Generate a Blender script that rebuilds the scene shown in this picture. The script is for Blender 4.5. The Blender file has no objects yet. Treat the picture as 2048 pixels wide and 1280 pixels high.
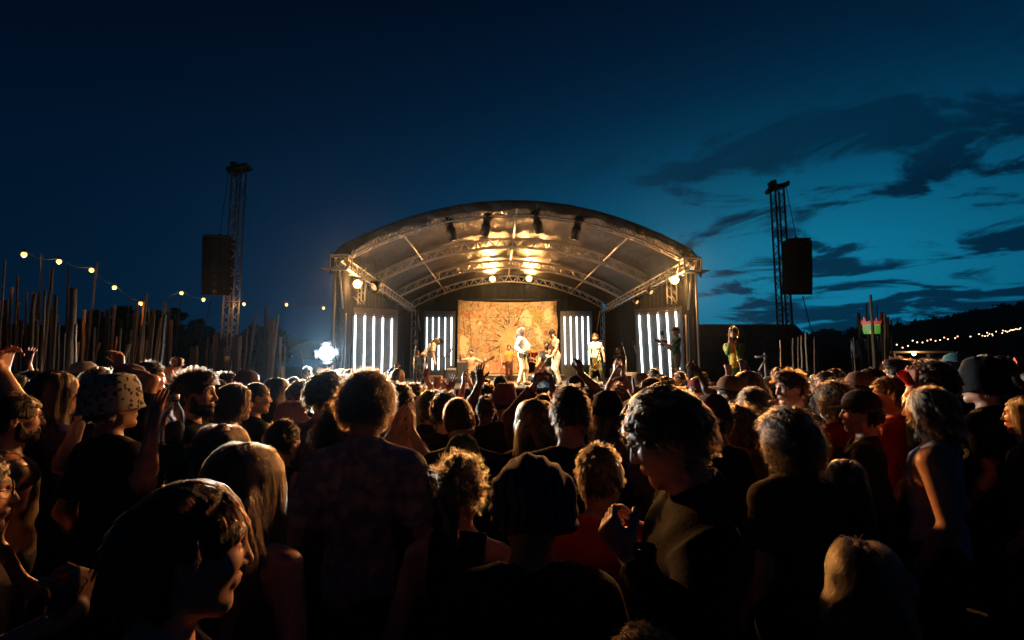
import bpy, math, random
import numpy as np
from mathutils import Vector, Matrix, Euler

S = bpy.context.scene
COL = S.collection
rad = math.radians

# ------------------------------------------------------------------ camera
F = 910.0            # focal length in photo pixels (2048 wide)
CAMZ = 1.85
PITCH = math.atan(90.0 / F)
cam_data = bpy.data.cameras.new('camera')
cam = bpy.data.objects.new('camera', cam_data)
COL.objects.link(cam)
cam.location = (0, 0, CAMZ)
cam.rotation_euler = (rad(90) + PITCH, 0, 0)
cam_data.sensor_width = 36
cam_data.lens = 36 * F / 2048
cam_data.clip_start = 0.05
cam_data.clip_end = 2000
cam_data.dof.use_dof = True
cam_data.dof.focus_distance = 7.0
cam_data.dof.aperture_fstop = 9.0
S.camera = cam

# ------------------------------------------------------------------ exposure
S.view_settings.view_transform = 'Standard'
S.view_settings.look = 'None'
S.view_settings.exposure = 0.22
S.view_settings.gamma = 1
S.view_settings.use_curve_mapping = False
S.render.engine = 'CYCLES'
S.cycles.use_denoising = True
S.cycles.max_bounces = 8
S.cycles.diffuse_bounces = 3
S.cycles.glossy_bounces = 3
S.cycles.transmission_bounces = 6
S.cycles.sample_clamp_indirect = 6
S.cycles.caustics_reflective = False
S.cycles.caustics_refractive = False


class NT:
    """tiny node-expression helper"""
    def __init__(s, tree):
        s.t = tree
        s.n = tree.nodes
        s.l = tree.links

    def node(s, kind, **kw):
        n = s.n.new(kind)
        for k, v in kw.items():
            setattr(n, k, v)
        return n

    def put(s, sock, v):
        if hasattr(v, 'is_output'):
            s.l.new(v, sock)
        else:
            sock.default_value = v

    def m(s, op, a, b=0.0, clamp=False):
        n = s.node('ShaderNodeMath', operation=op, use_clamp=clamp)
        s.put(n.inputs[0], a)
        s.put(n.inputs[1], b)
        return n.outputs[0]

    def mix(s, f, a, b, mode='MIX'):
        n = s.node('ShaderNodeMix', data_type='RGBA', blend_type=mode)
        s.put(n.inputs[0], f)
        s.put(n.inputs[6], a)
        s.put(n.inputs[7], b)
        return n.outputs[2]

    def ramp(s, f, stops, interp='LINEAR'):
        n = s.node('ShaderNodeValToRGB')
        cr = n.color_ramp
        cr.interpolation = interp
        while len(cr.elements) < len(stops):
            cr.elements.new(0.5)
        for e, (p, c) in zip(cr.elements, stops):
            e.position = p
            e.color = c if len(c) == 4 else (*c, 1)
        s.put(n.inputs[0], f)
        return n.outputs[0]

    def noise(s, vec, scale, detail=4, rough=0.55, dist=0.0):
        n = s.node('ShaderNodeTexNoise')
        if vec is not None:
            s.l.new(vec, n.inputs['Vector'])
        n.inputs['Scale'].default_value = scale
        n.inputs['Detail'].default_value = detail
        n.inputs['Roughness'].default_value = rough
        n.inputs['Distortion'].default_value = dist
        return n.outputs[0]


# ------------------------------------------------------------------ dusk sky
W = bpy.data.worlds.new('World')
S.world = W
W.use_nodes = True
w = NT(W.node_tree)
w.n.clear()
tc = w.node('ShaderNodeTexCoord')
sp = w.node('ShaderNodeSeparateXYZ')
w.l.new(tc.outputs['Generated'], sp.inputs[0])
dx, dy, dz = sp.outputs
az = w.m('ARCTAN2', dx, dy)
el = w.m('ARCSINE', dz)
base = w.ramp(w.m('MULTIPLY', el, 1.25), [
    (0.0, (0.0004, 0.0100, 0.027)), (0.13, (0.0003, 0.0110, 0.032)), (0.36, (0.0002, 0.0085, 0.028)),
    (0.62, (0.0002, 0.0050, 0.0180)), (1.0, (0.0002, 0.0022, 0.0085))])
lf = w.m('ADD', 0.62, w.m('MULTIPLY', w.m('MULTIPLY', w.m('ADD', az, 0.85), 1.05, True), 0.38))
bsc = w.node('ShaderNodeVectorMath', operation='SCALE')
w.l.new(base, bsc.inputs[0])
w.l.new(lf, bsc.inputs['Scale'])
base = bsc.outputs[0]
# afterglow, low on the right
ga = w.m('DIVIDE', w.m('SUBTRACT', az, 0.56), 0.42)
ge = w.m('DIVIDE', w.m('SUBTRACT', el, 0.13), 0.21)
g = w.m('EXPONENT', w.m('MULTIPLY', w.m('ADD', w.m('MULTIPLY', ga, ga), w.m('MULTIPLY', ge, ge)), -1.0))
ga2 = w.m('DIVIDE', w.m('SUBTRACT', az, 0.45), 0.75)
ge2 = w.m('DIVIDE', w.m('SUBTRACT', el, 0.16), 0.34)
g2 = w.m('EXPONENT', w.m('MULTIPLY', w.m('ADD', w.m('MULTIPLY', ga2, ga2), w.m('MULTIPLY', ge2, ge2)), -1.0))
glowc = w.node('ShaderNodeVectorMath', operation='SCALE')
glowc.inputs[0].default_value = (0.0030, 0.115, 0.172)
w.l.new(g, glowc.inputs['Scale'])
glow2 = w.node('ShaderNodeVectorMath', operation='SCALE')
glow2.inputs[0].default_value = (0.0001, 0.0270, 0.068)
w.l.new(g2, glow2.inputs['Scale'])
sky = w.mix(1.0, base, glow2.outputs[0], 'ADD')
sky = w.mix(1.0, sky, glowc.outputs[0], 'ADD')
# clouds on a flat layer seen in perspective
den = w.m('ADD', w.m('MAXIMUM', dz, 0.0), 0.16)
cx = w.m('DIVIDE', dx, den)
cy = w.m('DIVIDE', dy, den)
cmb = w.node('ShaderNodeCombineXYZ')
w.put(cmb.inputs[0], w.m('MULTIPLY', w.m('SUBTRACT', cx, w.m('MULTIPLY', cy, 0.30)), 1.5))
w.put(cmb.inputs[1], w.m('MULTIPLY', w.m('ADD', cy, w.m('MULTIPLY', cx, 0.42)), 1.9))
cmb.inputs[2].default_value = 2.1
n1 = w.noise(cmb.outputs[0], 1.25, 12, 0.62, 0.55)
be = w.m('DIVIDE', w.m('SUBTRACT', el, 0.035), 0.05)
bank = w.m('MULTIPLY', w.m('EXPONENT', w.m('MULTIPLY', w.m('MULTIPLY', be, be), -1.0)), 0.075)
n1 = w.m('ADD', w.m('ADD', n1, bank), w.m('MULTIPLY', w.m('SUBTRACT', az, 0.56), 0.15))
cmask = w.ramp(n1, [(0.485, (0, 0, 0)), (0.585, (1, 1, 1))], 'EASE')
side = w.m('MULTIPLY', w.m('SUBTRACT', az, 0.02), 2.6, True)
low = w.m('SUBTRACT', 1.0, w.m('MULTIPLY', w.m('SUBTRACT', el, 0.30), 3.6, True), True)
cm = w.m('MULTIPLY', w.m('MULTIPLY', cmask, side), w.m('MULTIPLY', low, 0.95))
dark = w.mix(1.0, sky, (0.10, 0.085, 0.12, 1), 'MULTIPLY')
dark = w.mix(1.0, dark, (0.0002, 0.0025, 0.0075, 1), 'ADD')
sky = w.mix(cm, sky, dark)
bg = w.node('ShaderNodeBackground')
w.l.new(sky, bg.inputs[0])
bg.inputs[1].default_value = 1.0
wo = w.node('ShaderNodeOutputWorld')
w.l.new(bg.outputs[0], wo.inputs[0])


def at(px, py, d):
    """world point seen at photo pixel (px,py), d metres along +Y"""
    u = (px - 1024) / F
    v = (640 - py) / F
    c, s = math.cos(PITCH), math.sin(PITCH)
    y = c - v * s
    z = s + v * c
    return Vector((u / y * d, d, CAMZ + z / y * d))


# ------------------------------------------------------------------ materials
MATS = {}


def principled(name, color, rough=0.6, metal=0.0, **kw):
    if name in MATS:
        return MATS[name]
    m = bpy.data.materials.new(name)
    m.use_nodes = True
    t = NT(m.node_tree)
    p = t.n['Principled BSDF']
    p.inputs['Base Color'].default_value = (*color, 1)
    p.inputs['Roughness'].default_value = rough
    p.inputs['Metallic'].default_value = metal
    for k, v in kw.items():
        p.inputs[k].default_value = v
    MATS[name] = m
    return m


def textured(name, c1, c2, scale, rough=0.7, metal=0.0, bump=0.3, bscale=None, detail=5, stretch=(1, 1, 1), bdist=0.01, coat=0.0, spread=(0.35, 0.65), rvar=0.0):
    if name in MATS:
        return MATS[name]
    m = bpy.data.materials.new(name)
    m.use_nodes = True
    t = NT(m.node_tree)
    p = t.n['Principled BSDF']
    tc_ = t.node('ShaderNodeTexCoord')
    mp = t.node('ShaderNodeMapping')
    mp.inputs['Scale'].default_value = stretch
    t.l.new(tc_.outputs['Object'], mp.inputs[0])
    n = t.noise(mp.outputs[0], scale, detail)
    t.l.new(t.ramp(n, [(spread[0], c1), (spread[1], c2)]), p.inputs['Base Color'])
    p.inputs['Roughness'].default_value = rough
    if rvar:
        t.l.new(t.m('ADD', t.m('MULTIPLY', t.m('SUBTRACT', n, 0.5), rvar), rough, True), p.inputs['Roughness'])
    p.inputs['Metallic'].default_value = metal
    if coat:
        p.inputs['Coat Weight'].default_value = coat
    if bump:
        b = t.node('ShaderNodeBump')
        b.inputs['Strength'].default_value = bump
        b.inputs['Distance'].default_value = bdist
        nb = t.noise(mp.outputs[0], bscale or scale * 4, 6)
        t.l.new(nb, b.inputs['Height'])
        t.l.new(b.outputs[0], p.inputs['Normal'])
    MATS[name] = m
    return m


def emission(name, color, strength):
    if name in MATS:
        return MATS[name]
    m = bpy.data.materials.new(name)
    m.use_nodes = True
    t = NT(m.node_tree)
    p = t.n['Principled BSDF']
    p.inputs['Base Color'].default_value = (0.8, 0.8, 0.8, 1)
    p.inputs['Emission Color'].default_value = (*color, 1)
    p.inputs['Emission Strength'].default_value = strength
    MATS[name] = m
    return m


def skin_mat(tone):
    name = 'skin_%03d_%03d_%03d' % tuple(int(c * 1000) for c in tone)
    c2 = tuple(c * f for c, f in zip(tone, (0.86, 0.72, 0.66)))
    return textured(name, c2, tone, 28, rough=0.48, bump=0.08, bscale=160, bdist=0.004)


def cloth_mat(c, rough=0.85, k=1.0):
    name = 'cloth_%03d_%03d_%03d' % tuple(int(x * 1000) for x in c)
    d = tuple(x * 0.72 for x in c)
    m = textured(name, d, c, 22, rough=rough, bump=0.35, bscale=95, bdist=0.006)
    m.node_tree.nodes['Principled BSDF'].inputs['Specular IOR Level'].default_value = 0.12
    return m


def strand_mat(c):
    name = 'strand_%03d_%03d_%03d' % tuple(int(x * 1000) for x in c)
    if name in MATS:
        return MATS[name]
    m = bpy.data.materials.new(name)
    m.use_nodes = True
    t = NT(m.node_tree)
    t.n.clear()
    h = t.node('ShaderNodeBsdfHairPrincipled')
    h.parametrization = 'COLOR'
    hi = t.node('ShaderNodeHairInfo')
    at_ = t.node('ShaderNodeAttribute')
    at_.attribute_name = 'lock'
    f_ = t.m('ADD', t.m('MULTIPLY', at_.outputs['Fac'], 0.7), t.m('MULTIPLY', hi.outputs['Random'], 0.3))
    k_ = 0.6 if min(c) < 0.6 else 1
    t.l.new(t.ramp(f_, [(0.25, tuple(x * 0.06 for x in c)), (0.55, tuple(x * k_ for x in c)), (0.9, tuple(min(0.95, x * 1.35) for x in c))]), h.inputs['Color'])
    h.inputs['Roughness'].default_value = 0.32
    h.inputs['Radial Roughness'].default_value = 0.35
    for k_, v_ in (('Random Color', 0.35), ('Random Roughness', 0.3)):
        if k_ in h.inputs:
            h.inputs[k_].default_value = v_
    o = t.node('ShaderNodeOutputMaterial')
    t.l.new(h.outputs[0], o.inputs[0])
    MATS[name] = m
    return m


def hair_mat(c):
    name = 'hair_%03d_%03d_%03d' % tuple(int(x * 1000) for x in c)
    k0, k1 = (0.7, 1.0) if min(c) > 0.6 else (0.05, 0.16)
    d = tuple(x * k0 for x in c)
    return textured(name, d, tuple(x * k1 for x in c), 30, rough=0.6, bump=0.8, bscale=60, bdist=0.012, stretch=(1, 1, 0.25))


ALU = principled('aluminium', (0.70, 0.68, 0.66), 0.45, 0.30)
STEEL = principled('galvanised_steel', (0.46, 0.47, 0.48), 0.45, 0.5)
ARRAYM = principled('matt_black_cabinet', (0.004, 0.004, 0.0045), 0.8)
BLACKM = principled('black_painted_metal', (0.012, 0.012, 0.013), 0.4)
DARKM = principled('dark_grey_metal', (0.04, 0.042, 0.045), 0.45, 0.6)
RUBBER = principled('black_rubber', (0.015, 0.015, 0.015), 0.8)
EYEW = principled('eye_white', (0.6, 0.56, 0.52), 0.25)
EYED = principled('dark_iris', (0.02, 0.014, 0.01), 0.15)
LIP = principled('lip_skin', (0.42, 0.17, 0.13), 0.45)
BROW = principled('eyebrow_hair', (0.05, 0.03, 0.02), 0.8)


# ------------------------------------------------------------------ mesh accumulators
class MB:
    def __init__(s):
        s.v = []
        s.f = []
        s.mi = []
        s.cur = 0

    def add(s, vs, fs):
        o = len(s.v)
        s.v += [tuple(p) for p in vs]
        for f in fs:
            s.f.append(tuple(i + o for i in f))
            s.mi.append(s.cur)
        return s

    def box(s, c, d, rot=None, taper=1.0):
        c = Vector(c)
        vs = []
        for z in (-1, 1):
            k = taper if z > 0 else 1
            for x, y in ((-1, -1), (1, -1), (1, 1), (-1, 1)):
                p = Vector((x * d[0] / 2 * k, y * d[1] / 2 * k, z * d[2] / 2))
                if rot is not None:
                    p = rot @ p
                vs.append(c + p)
        return s.add(vs, [(3, 2, 1, 0), (4, 5, 6, 7), (0, 1, 5, 4), (1, 2, 6, 5), (2, 3, 7, 6), (3, 0, 4, 7)])

    def tube(s, pts, r, n=8, caps=True, closed=False):
        pts = [Vector(p) for p in pts]
        N = len(pts)
        rs = r if isinstance(r, (list, tuple)) else [r] * N
        vs, fs = [], []
        prev = None
        for i, p in enumerate(pts):
            if closed:
                t = pts[(i + 1) % N] - pts[i - 1]
            else:
                t = pts[min(i + 1, N - 1)] - pts[max(i - 1, 0)]
            if t.length < 1e-9:
                t = Vector((0, 0, 1))
            t.normalize()
            if prev is None:
                a = Vector((0, 0, 1)) if abs(t.z) < 0.9 else Vector((1, 0, 0))
                u = t.cross(a).normalized()
            else:
                u = (prev - t * prev.dot(t))
                u = u.normalized() if u.length > 1e-6 else t.orthogonal().normalized()
            prev = u
            v2 = t.cross(u)
            for k in range(n):
                a = 2 * math.pi * k / n
                vs.append(p + (u * math.cos(a) + v2 * math.sin(a)) * rs[i])
        for i in range(N if closed else N - 1):
            j = (i + 1) % N
            for k in range(n):
                k2 = (k + 1) % n
                fs.append((i * n + k, i * n + k2, j * n + k2, j * n + k))
        if caps and not closed:
            fs.append(tuple(range(n - 1, -1, -1)))
            fs.append(tuple((N - 1) * n + k for k in range(n)))
        return s.add(vs, fs)

    def lathe(s, prof, n=24, M=None, sx=1.0, sy=1.0, wob=None):
        vs, fs = [], []
        for i, (r, z) in enumerate(prof):
            for k in range(n):
                a = 2 * math.pi * k / n
                p = Vector((r * math.cos(a) * sx, r * math.sin(a) * sy, z))
                if wob:
                    p = Vector(wob(p, a, i))
                vs.append(M @ p if M is not None else p)
        for i in range(len(prof) - 1):
            for k in range(n):
                k2 = (k + 1) % n
                fs.append((i * n + k, i * n + k2, (i + 1) * n + k2, (i + 1) * n + k))
        if prof[0][0] > 1e-5:
            fs.append(tuple(range(n - 1, -1, -1)))
        if prof[-1][0] > 1e-5:
            fs.append(tuple((len(prof) - 1) * n + k for k in range(n)))
        return s.add(vs, fs)

    def ball(s, c, r, n=12, m=8, M=None):
        c = Vector(c)
        r = (r, r, r) if not isinstance(r, (tuple, list)) else r
        vs = [c + Vector((0, 0, -r[2]))]
        for i in range(1, m):
            t = -math.pi / 2 + math.pi * i / m
            for k in range(n):
                a = 2 * math.pi * k / n
                vs.append(c + Vector((r[0] * math.cos(t) * math.cos(a), r[1] * math.cos(t) * math.sin(a), r[2] * math.sin(t))))
        vs.append(c + Vector((0, 0, r[2])))
        fs = []
        for k in range(n):
            fs.append((0, 1 + (k + 1) % n, 1 + k))
            fs.append((len(vs) - 1, 1 + (m - 2) * n + k, 1 + (m - 2) * n + (k + 1) % n))
        for i in range(m - 2):
            for k in range(n):
                a, b = 1 + i * n + k, 1 + i * n + (k + 1) % n
                fs.append((a, b, b + n, a + n))
        if M is not None:
            vs = [M @ p for p in vs]
        return s.add(vs, fs)

    def prism(s, outline, y0, y1, M=None):
        """outline in (x,z), extruded along y"""
        n = len(outline)
        vs = [Vector((x, y0, z)) for x, z in outline] + [Vector((x, y1, z)) for x, z in outline]
        if M is not None:
            vs = [M @ p for p in vs]
        fs = [tuple(range(n)), tuple(range(2 * n - 1, n - 1, -1))]
        for i in range(n):
            j = (i + 1) % n
            fs.append((i + n, j + n, j, i))
        return s.add(vs, fs)

    def mesh(s, name, mats, smooth=False):
        me = bpy.data.meshes.new(name)
        me.from_pydata([tuple(p) for p in s.v], [], s.f)
        for m in (mats if isinstance(mats, (list, tuple)) else [mats]):
            me.materials.append(m)
        if any(s.mi):
            me.polygons.foreach_set('material_index', s.mi)
        if smooth:
            me.polygons.foreach_set('use_smooth', [True] * len(me.polygons))
        me.update()
        return me

    def build(s, name, mats, parent=None, smooth=False):
        o = bpy.data.objects.new(name, s.mesh(name, mats, smooth))
        COL.objects.link(o)
        if parent is not None:
            o.parent = parent
        return o


def tag(o, label, cat, group=None, kind=None):
    if label:
        o['label'] = label
    if cat:
        o['category'] = cat
    if group:
        o['group'] = group
    if kind:
        o['kind'] = kind
    return o


def thing(name, label, cat, loc=(0, 0, 0), rotz=0.0, group=None, rot=None):
    o = bpy.data.objects.new(name, None)
    COL.objects.link(o)
    o.empty_display_size = 0.1
    o.location = loc
    o.rotation_euler = rot if rot is not None else (0, 0, rotz)
    return tag(o, label, cat, group)


def copy_tree(o, parent=None):
    c = o.copy()
    COL.objects.link(c)
    c.parent = parent
    for ch in list(o.children):
        copy_tree(ch, c)
    return c


def rotmat(axis_from, axis_to):
    return Vector(axis_from).rotation_difference(Vector(axis_to)).to_matrix()
# ==================================================================== people: signed-distance bodies
f4 = np.float32


def A(*v):
    return np.array(v, dtype=f4)


def smin(a, b, k):
    if k <= 0:
        return np.minimum(a, b)
    h = np.clip(0.5 + 0.5 * (b - a) / k, 0, 1)
    return b * (1 - h) + a * h - k * h * (1 - h)


def smax(a, b, k):
    return -smin(-a, -b, k)


def s_rc(p, a, b, r1, r2):
    a = np.asarray(a, f4)
    b = np.asarray(b, f4)
    pa = p - a
    ba = b - a
    t = np.clip(pa @ ba / max(float(ba @ ba), 1e-9), 0, 1)
    return np.sqrt(((pa - t[:, None] * ba) ** 2).sum(1)) - (r1 + (r2 - r1) * t)


def s_el(p, c, r):
    q = (p - np.asarray(c, f4))
    r = np.asarray(r, f4)
    k0 = np.sqrt(((q / r) ** 2).sum(1))
    k1 = np.sqrt(((q / (r * r)) ** 2).sum(1)) + 1e-6
    return k0 * (k0 - 1) / k1


def prims_eval(p, prims, inf=0.0):
    d = None
    for pr in prims:
        if pr[0] == 'rc':
            e = s_rc(p, pr[1], pr[2], pr[3], pr[4])
            k = pr[5]
        else:
            e = s_el(p, pr[1], pr[2])
            k = pr[3]
        e = e - inf
        d = e if d is None else smin(d, e, k)
    return d


def surface_nets(f, lo, hi, h):
    """sparse dual mesh of f<0 inside the box; returns verts, quads"""
    B = 4
    lo = np.floor(np.asarray(lo) / h).astype(np.int64)
    hi = np.ceil(np.asarray(hi) / h).astype(np.int64)
    nb = (hi - lo + B - 1) // B
    g = np.stack(np.meshgrid(*[np.arange(n) for n in nb], indexing='ij'), -1).reshape(-1, 3)
    cen = ((lo + g * B + B / 2) * h).astype(f4)
    d = f(cen)
    keep = np.abs(d) < B * h * 1.25
    g = g[keep]
    if len(g) == 0:
        return np.zeros((0, 3)), np.zeros((0, 4), int)
    o = np.stack(np.meshgrid(*[np.arange(B + 1)] * 3, indexing='ij'), -1).reshape(-1, 3)
    idx = (lo + g[:, None, :] * B + o[None]).reshape(-1, 3)
    dims = nb * B + 1
    key = ((idx - lo) * np.array([dims[1] * dims[2], dims[2], 1])).sum(1)
    uk, first, inv = np.unique(key, return_index=True, return_inverse=True)
    val_u = f((idx[first] * h).astype(f4))
    val = val_u[inv].reshape(len(g), B + 1, B + 1, B + 1)
    # cells
    cs = val[:, :-1, :-1, :-1]
    c8 = [val[:, a:a + B, b:b + B, c:c + B] for a in (0, 1) for b in (0, 1) for c in (0, 1)]
    st = np.stack(c8, -1)
    neg = st < 0
    act = neg.any(-1) & ~neg.all(-1)
    bi, ci, cj, ck = np.nonzero(act)
    base = lo + g[bi] * B + np.stack([ci, cj, ck], 1)
    vals = st[bi, ci, cj, ck]
    corners = np.array([(a, b, c) for a in (0, 1) for b in (0, 1) for c in (0, 1)], float)
    acc = np.zeros((len(base), 3))
    cnt = np.zeros(len(base))
    for i in range(8):
        for j in range(i + 1, 8):
            if abs(corners[i] - corners[j]).sum() == 1:
                a, b = vals[:, i], vals[:, j]
                x = (a < 0) != (b < 0)
                t = np.where(x, a / np.where(x, a - b, 1), 0)
                pt = corners[i] + t[:, None] * (corners[j] - corners[i])
                acc += np.where(x[:, None], pt, 0)
                cnt += x
    V = (base + acc / cnt[:, None]) * h
    big = dims + 4
    ck_ = lambda ix: ((ix - lo + 2) * np.array([big[1] * big[2], big[2], 1])).sum(1)
    keys = ck_(base)
    order = np.argsort(keys)
    sk = keys[order]

    def look(ix):
        q = ck_(ix)
        pos = np.clip(np.searchsorted(sk, q), 0, len(sk) - 1)
        ok = sk[pos] == q
        return order[pos], ok

    quads = []
    v0 = vals[:, 0]
    for ax, ci_ in ((0, 4), (1, 2), (2, 1)):
        v1 = vals[:, ci_]
        x = (v0 < 0) != (v1 < 0)
        bs = base[x]
        inside = v0[x] < 0
        u, v = [(1, 2), (2, 0), (0, 1)][ax]
        eu = np.zeros(3, int)
        eu[u] = 1
        ev = np.zeros(3, int)
        ev[v] = 1
        i0, k0 = look(bs)
        i1, k1 = look(bs - eu)
        i2, k2 = look(bs - eu - ev)
        i3, k3 = look(bs - ev)
        ok = k0 & k1 & k2 & k3
        q = np.stack([i0, i1, i2, i3], 1)
        q[~inside] = q[~inside][:, ::-1]
        quads.append(q[ok])
    return V, np.concatenate(quads)


def np_mesh(name, V, Q, mats, mi=None):
    me = bpy.data.meshes.new(name)
    n = len(Q)
    me.vertices.add(len(V))
    me.vertices.foreach_set('co', np.asarray(V, f4).ravel())
    me.loops.add(n * 4)
    me.loops.foreach_set('vertex_index', np.asarray(Q, np.int32).ravel())
    me.polygons.add(n)
    me.polygons.foreach_set('loop_start', np.arange(0, 4 * n, 4, dtype=np.int32))
    me.polygons.foreach_set('use_smooth', np.ones(n, bool))
    for m in mats:
        me.materials.append(m)
    if mi is not None:
        me.polygons.foreach_set('material_index', np.asarray(mi, np.int32))
    me.update(calc_edges=True)
    me.validate()
    return me


def nets_mesh(name, f, boxes, mats, mi_fn=None):
    Vs, Qs, o = [], [], 0
    for lo, hi, h in boxes:
        V, Q = surface_nets(f, lo, hi, h)
        Vs.append(V)
        Qs.append(Q + o)
        o += len(V)
    V = np.concatenate(Vs)
    Q = np.concatenate(Qs)
    mi = mi_fn(V[Q].mean(1)) if mi_fn else None
    return np_mesh(name, V, Q, mats, mi)


# ---- head, in the head frame (origin = centre of the skull, +y = where the face looks)
HEADC = np.array([0, -0.010, 1.645])
NECKP = np.array([0, -0.025, 1.505])
SK = A(0.076, 0.098, 0.105)


def head_sdf(p, fem=0.0):
    ax = np.abs(p[:, 0])
    q = np.stack([ax, p[:, 1], p[:, 2]], 1)
    d = s_el(p, (0, 0, 0), SK)
    jw = 0.040 - 0.006 * fem
    d = smin(d, s_el(p, (0, 0.022, -0.040), (0.066, 0.074, 0.080)), 0.03)
    d = smin(d, s_rc(q, (jw, 0.012, -0.085), (0.012, 0.074, -0.112), 0.020, 0.020), 0.035)
    d = smin(d, s_rc(p, (0, 0.066, -0.108), (0, 0.072, -0.114), 0.018, 0.018), 0.02)
    d = smin(d, s_el(q, (0.046, 0.066, -0.030), (0.020, 0.020, 0.018)), 0.025)        # cheek bones
    d = smin(d, s_rc(q, (0.012, 0.089, 0.019), (0.046, 0.076, 0.021), 0.010, 0.009), 0.015)   # brow
    d = smax(d, -s_el(q, (0.031, 0.100, -0.001), (0.019, 0.017, 0.013)), 0.012)       # sockets
    d = smin(d, s_el(q, (0.031, 0.079, -0.002), (0.0135, 0.0125, 0.0105)), 0.004)     # eyes and lids
    d = smin(d, s_rc(p, (0, 0.092, 0.006), (0, 0.113, -0.040), 0.008, 0.0115), 0.012)  # nose
    d = smin(d, s_el(q, (0.012, 0.100, -0.043), (0.009, 0.011, 0.008)), 0.006)
    d = smin(d, s_el(p, (0, 0.088, -0.072), (0.028, 0.016, 0.016)), 0.012)            # muzzle
    d = smin(d, s_rc(q, (0, 0.1025, -0.068), (0.020, 0.092, -0.071), 0.0055, 0.003), 0.004)
    d = smin(d, s_rc(q, (0, 0.1005, -0.079), (0.018, 0.091, -0.076), 0.0065, 0.003), 0.004)
    # ears
    e = s_el(q, (0.080, -0.006, -0.018), (0.010, 0.019, 0.031))
    e = smax(e, -s_el(q, (0.091, 0.000, -0.014), (0.008, 0.010, 0.017)), 0.004)
    d = smin(d, e, 0.008)
    return d


def head_mi(c):
    """material per face: 0 skin, 1 eye white, 2 iris, 3 lips, 4 brow"""
    q = c.copy()
    q[:, 0] = np.abs(q[:, 0])
    mi = np.zeros(len(c), int)
    lip = (q[:, 1] > 0.091) & (((q - [0, 0.1, -0.0735]) / [0.021, 0.03, 0.011]) ** 2).sum(1).__lt__(1)
    mi[lip] = 3
    eye = (((q - [0.031, 0.088, -0.002]) / [0.0115, 0.012, 0.0055]) ** 2).sum(1) < 1
    mi[eye] = 1
    ir = (((q - [0.031, 0.090, -0.002]) / [0.0052, 0.012, 0.0055]) ** 2).sum(1) < 1
    mi[ir] = 2
    br = (q[:, 1] > 0.06) & (np.abs(q[:, 2] - 0.0245 - 0.002 * np.sin((q[:, 0] - 0.012) * 80)) < 0.0055) & (q[:, 0] > 0.012) & (q[:, 0] < 0.052)
    mi[br] = 4
    return mi


def hand_prims(wrist, fd, nrm, side, shape='open', sc=1.0):
    """fd finger direction, nrm palm normal (curl towards it), side: thumb side. shape: open, relaxed, grip, fist, horns, spread"""
    w = np.asarray(wrist, float)
    fd = np.asarray(fd, float)
    fd /= np.linalg.norm(fd)
    nrm = np.asarray(nrm, float)
    nrm = nrm - fd * (nrm @ fd)
    nrm /= np.linalg.norm(nrm)
    t = np.cross(fd, nrm)
    if t @ np.asarray(side, float) < 0:
        t = -t
    P = []
    for a in (-0.026, -0.009, 0.009, 0.026):      # palm: four metacarpals fused
        P.append(('rc', w + t * a * 0.62 * sc, w + (fd * 0.088 + t * a) * sc, 0.015 * sc, 0.0125 * sc, 0.012))
    P.append(('rc', w + (t * 0.016 + nrm * 0.004) * sc, w + (fd * 0.045 + t * 0.033 + nrm * 0.006) * sc, 0.016 * sc, 0.014 * sc, 0.012))
    curls = {'open': (6, 10, 12, 16), 'spread': (4, 6, 8, 10), 'relaxed': (28, 32, 36, 40), 'grip': (52, 55, 58, 60), 'fist': (84, 86, 88, 88), 'horns': (4, 86, 88, 6)}[shape]
    fan = {'open': 5, 'spread': 11, 'relaxed': 3, 'grip': 2, 'fist': 0, 'horns': 4}[shape]
    L = (0.072, 0.080, 0.075, 0.060)
    for i, a in enumerate((0.027, 0.009, -0.009, -0.026)):
        p = w + (fd * 0.090 + t * a) * sc
        ang = rad(fan * (1.5 - i))
        d0 = fd * math.cos(ang) + t * math.sin(ang)
        c = 0
        for seg, fr, r in ((0.45, 1.0, 0.0090), (0.30, 1.1, 0.0082), (0.25, 0.8, 0.0074)):
            c += rad(curls[i] * fr)
            dd = d0 * math.cos(c) + nrm * math.sin(c)
            q = p + dd * L[i] * seg * sc
            P.append(('rc', p, q, r * sc, (r - 0.0007) * sc, 0.003))
            p = q
    p = w + (fd * 0.040 + t * 0.036 + nrm * 0.004) * sc
    ta = {'open': 42, 'spread': 55, 'relaxed': 32, 'grip': 25, 'fist': 12, 'horns': 20}[shape]
    tn = {'open': 12, 'spread': 8, 'relaxed': 25, 'grip': 60, 'fist': 62, 'horns': 55}[shape]
    for seg, k in ((0.034, 1.0), (0.030, 0.75)):
        dd = fd * math.cos(rad(ta * k)) + t * math.sin(rad(ta * k)) + nrm * math.tan(rad(tn)) * 0.7
        dd /= np.linalg.norm(dd)
        q = p + dd * seg * sc
        P.append(('rc', p, q, 0.0118 * sc, 0.0098 * sc, 0.006))
        p = q
    return P


def ik(sh, wr, l1, l2, pole):
    sh = np.asarray(sh, float)
    wr = np.asarray(wr, float)
    d = wr - sh
    L = np.linalg.norm(d)
    if L > (l1 + l2) * 0.995:
        d = d / L * (l1 + l2) * 0.995
        L = np.linalg.norm(d)
        wr = sh + d
    if L < abs(l1 - l2) + 0.06:
        d = d / max(L, 1e-6) * (abs(l1 - l2) + 0.06)
        L = np.linalg.norm(d)
        wr = sh + d
    u = d / L
    a = (l1 * l1 - l2 * l2 + L * L) / (2 * L)
    hh = math.sqrt(max(l1 * l1 - a * a, 0))
    pl = np.asarray(pole, float)
    pl = pl - u * (pl @ u)
    pl /= np.linalg.norm(pl) + 1e-9
    return sh + u * a + pl * hh, wr


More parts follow.
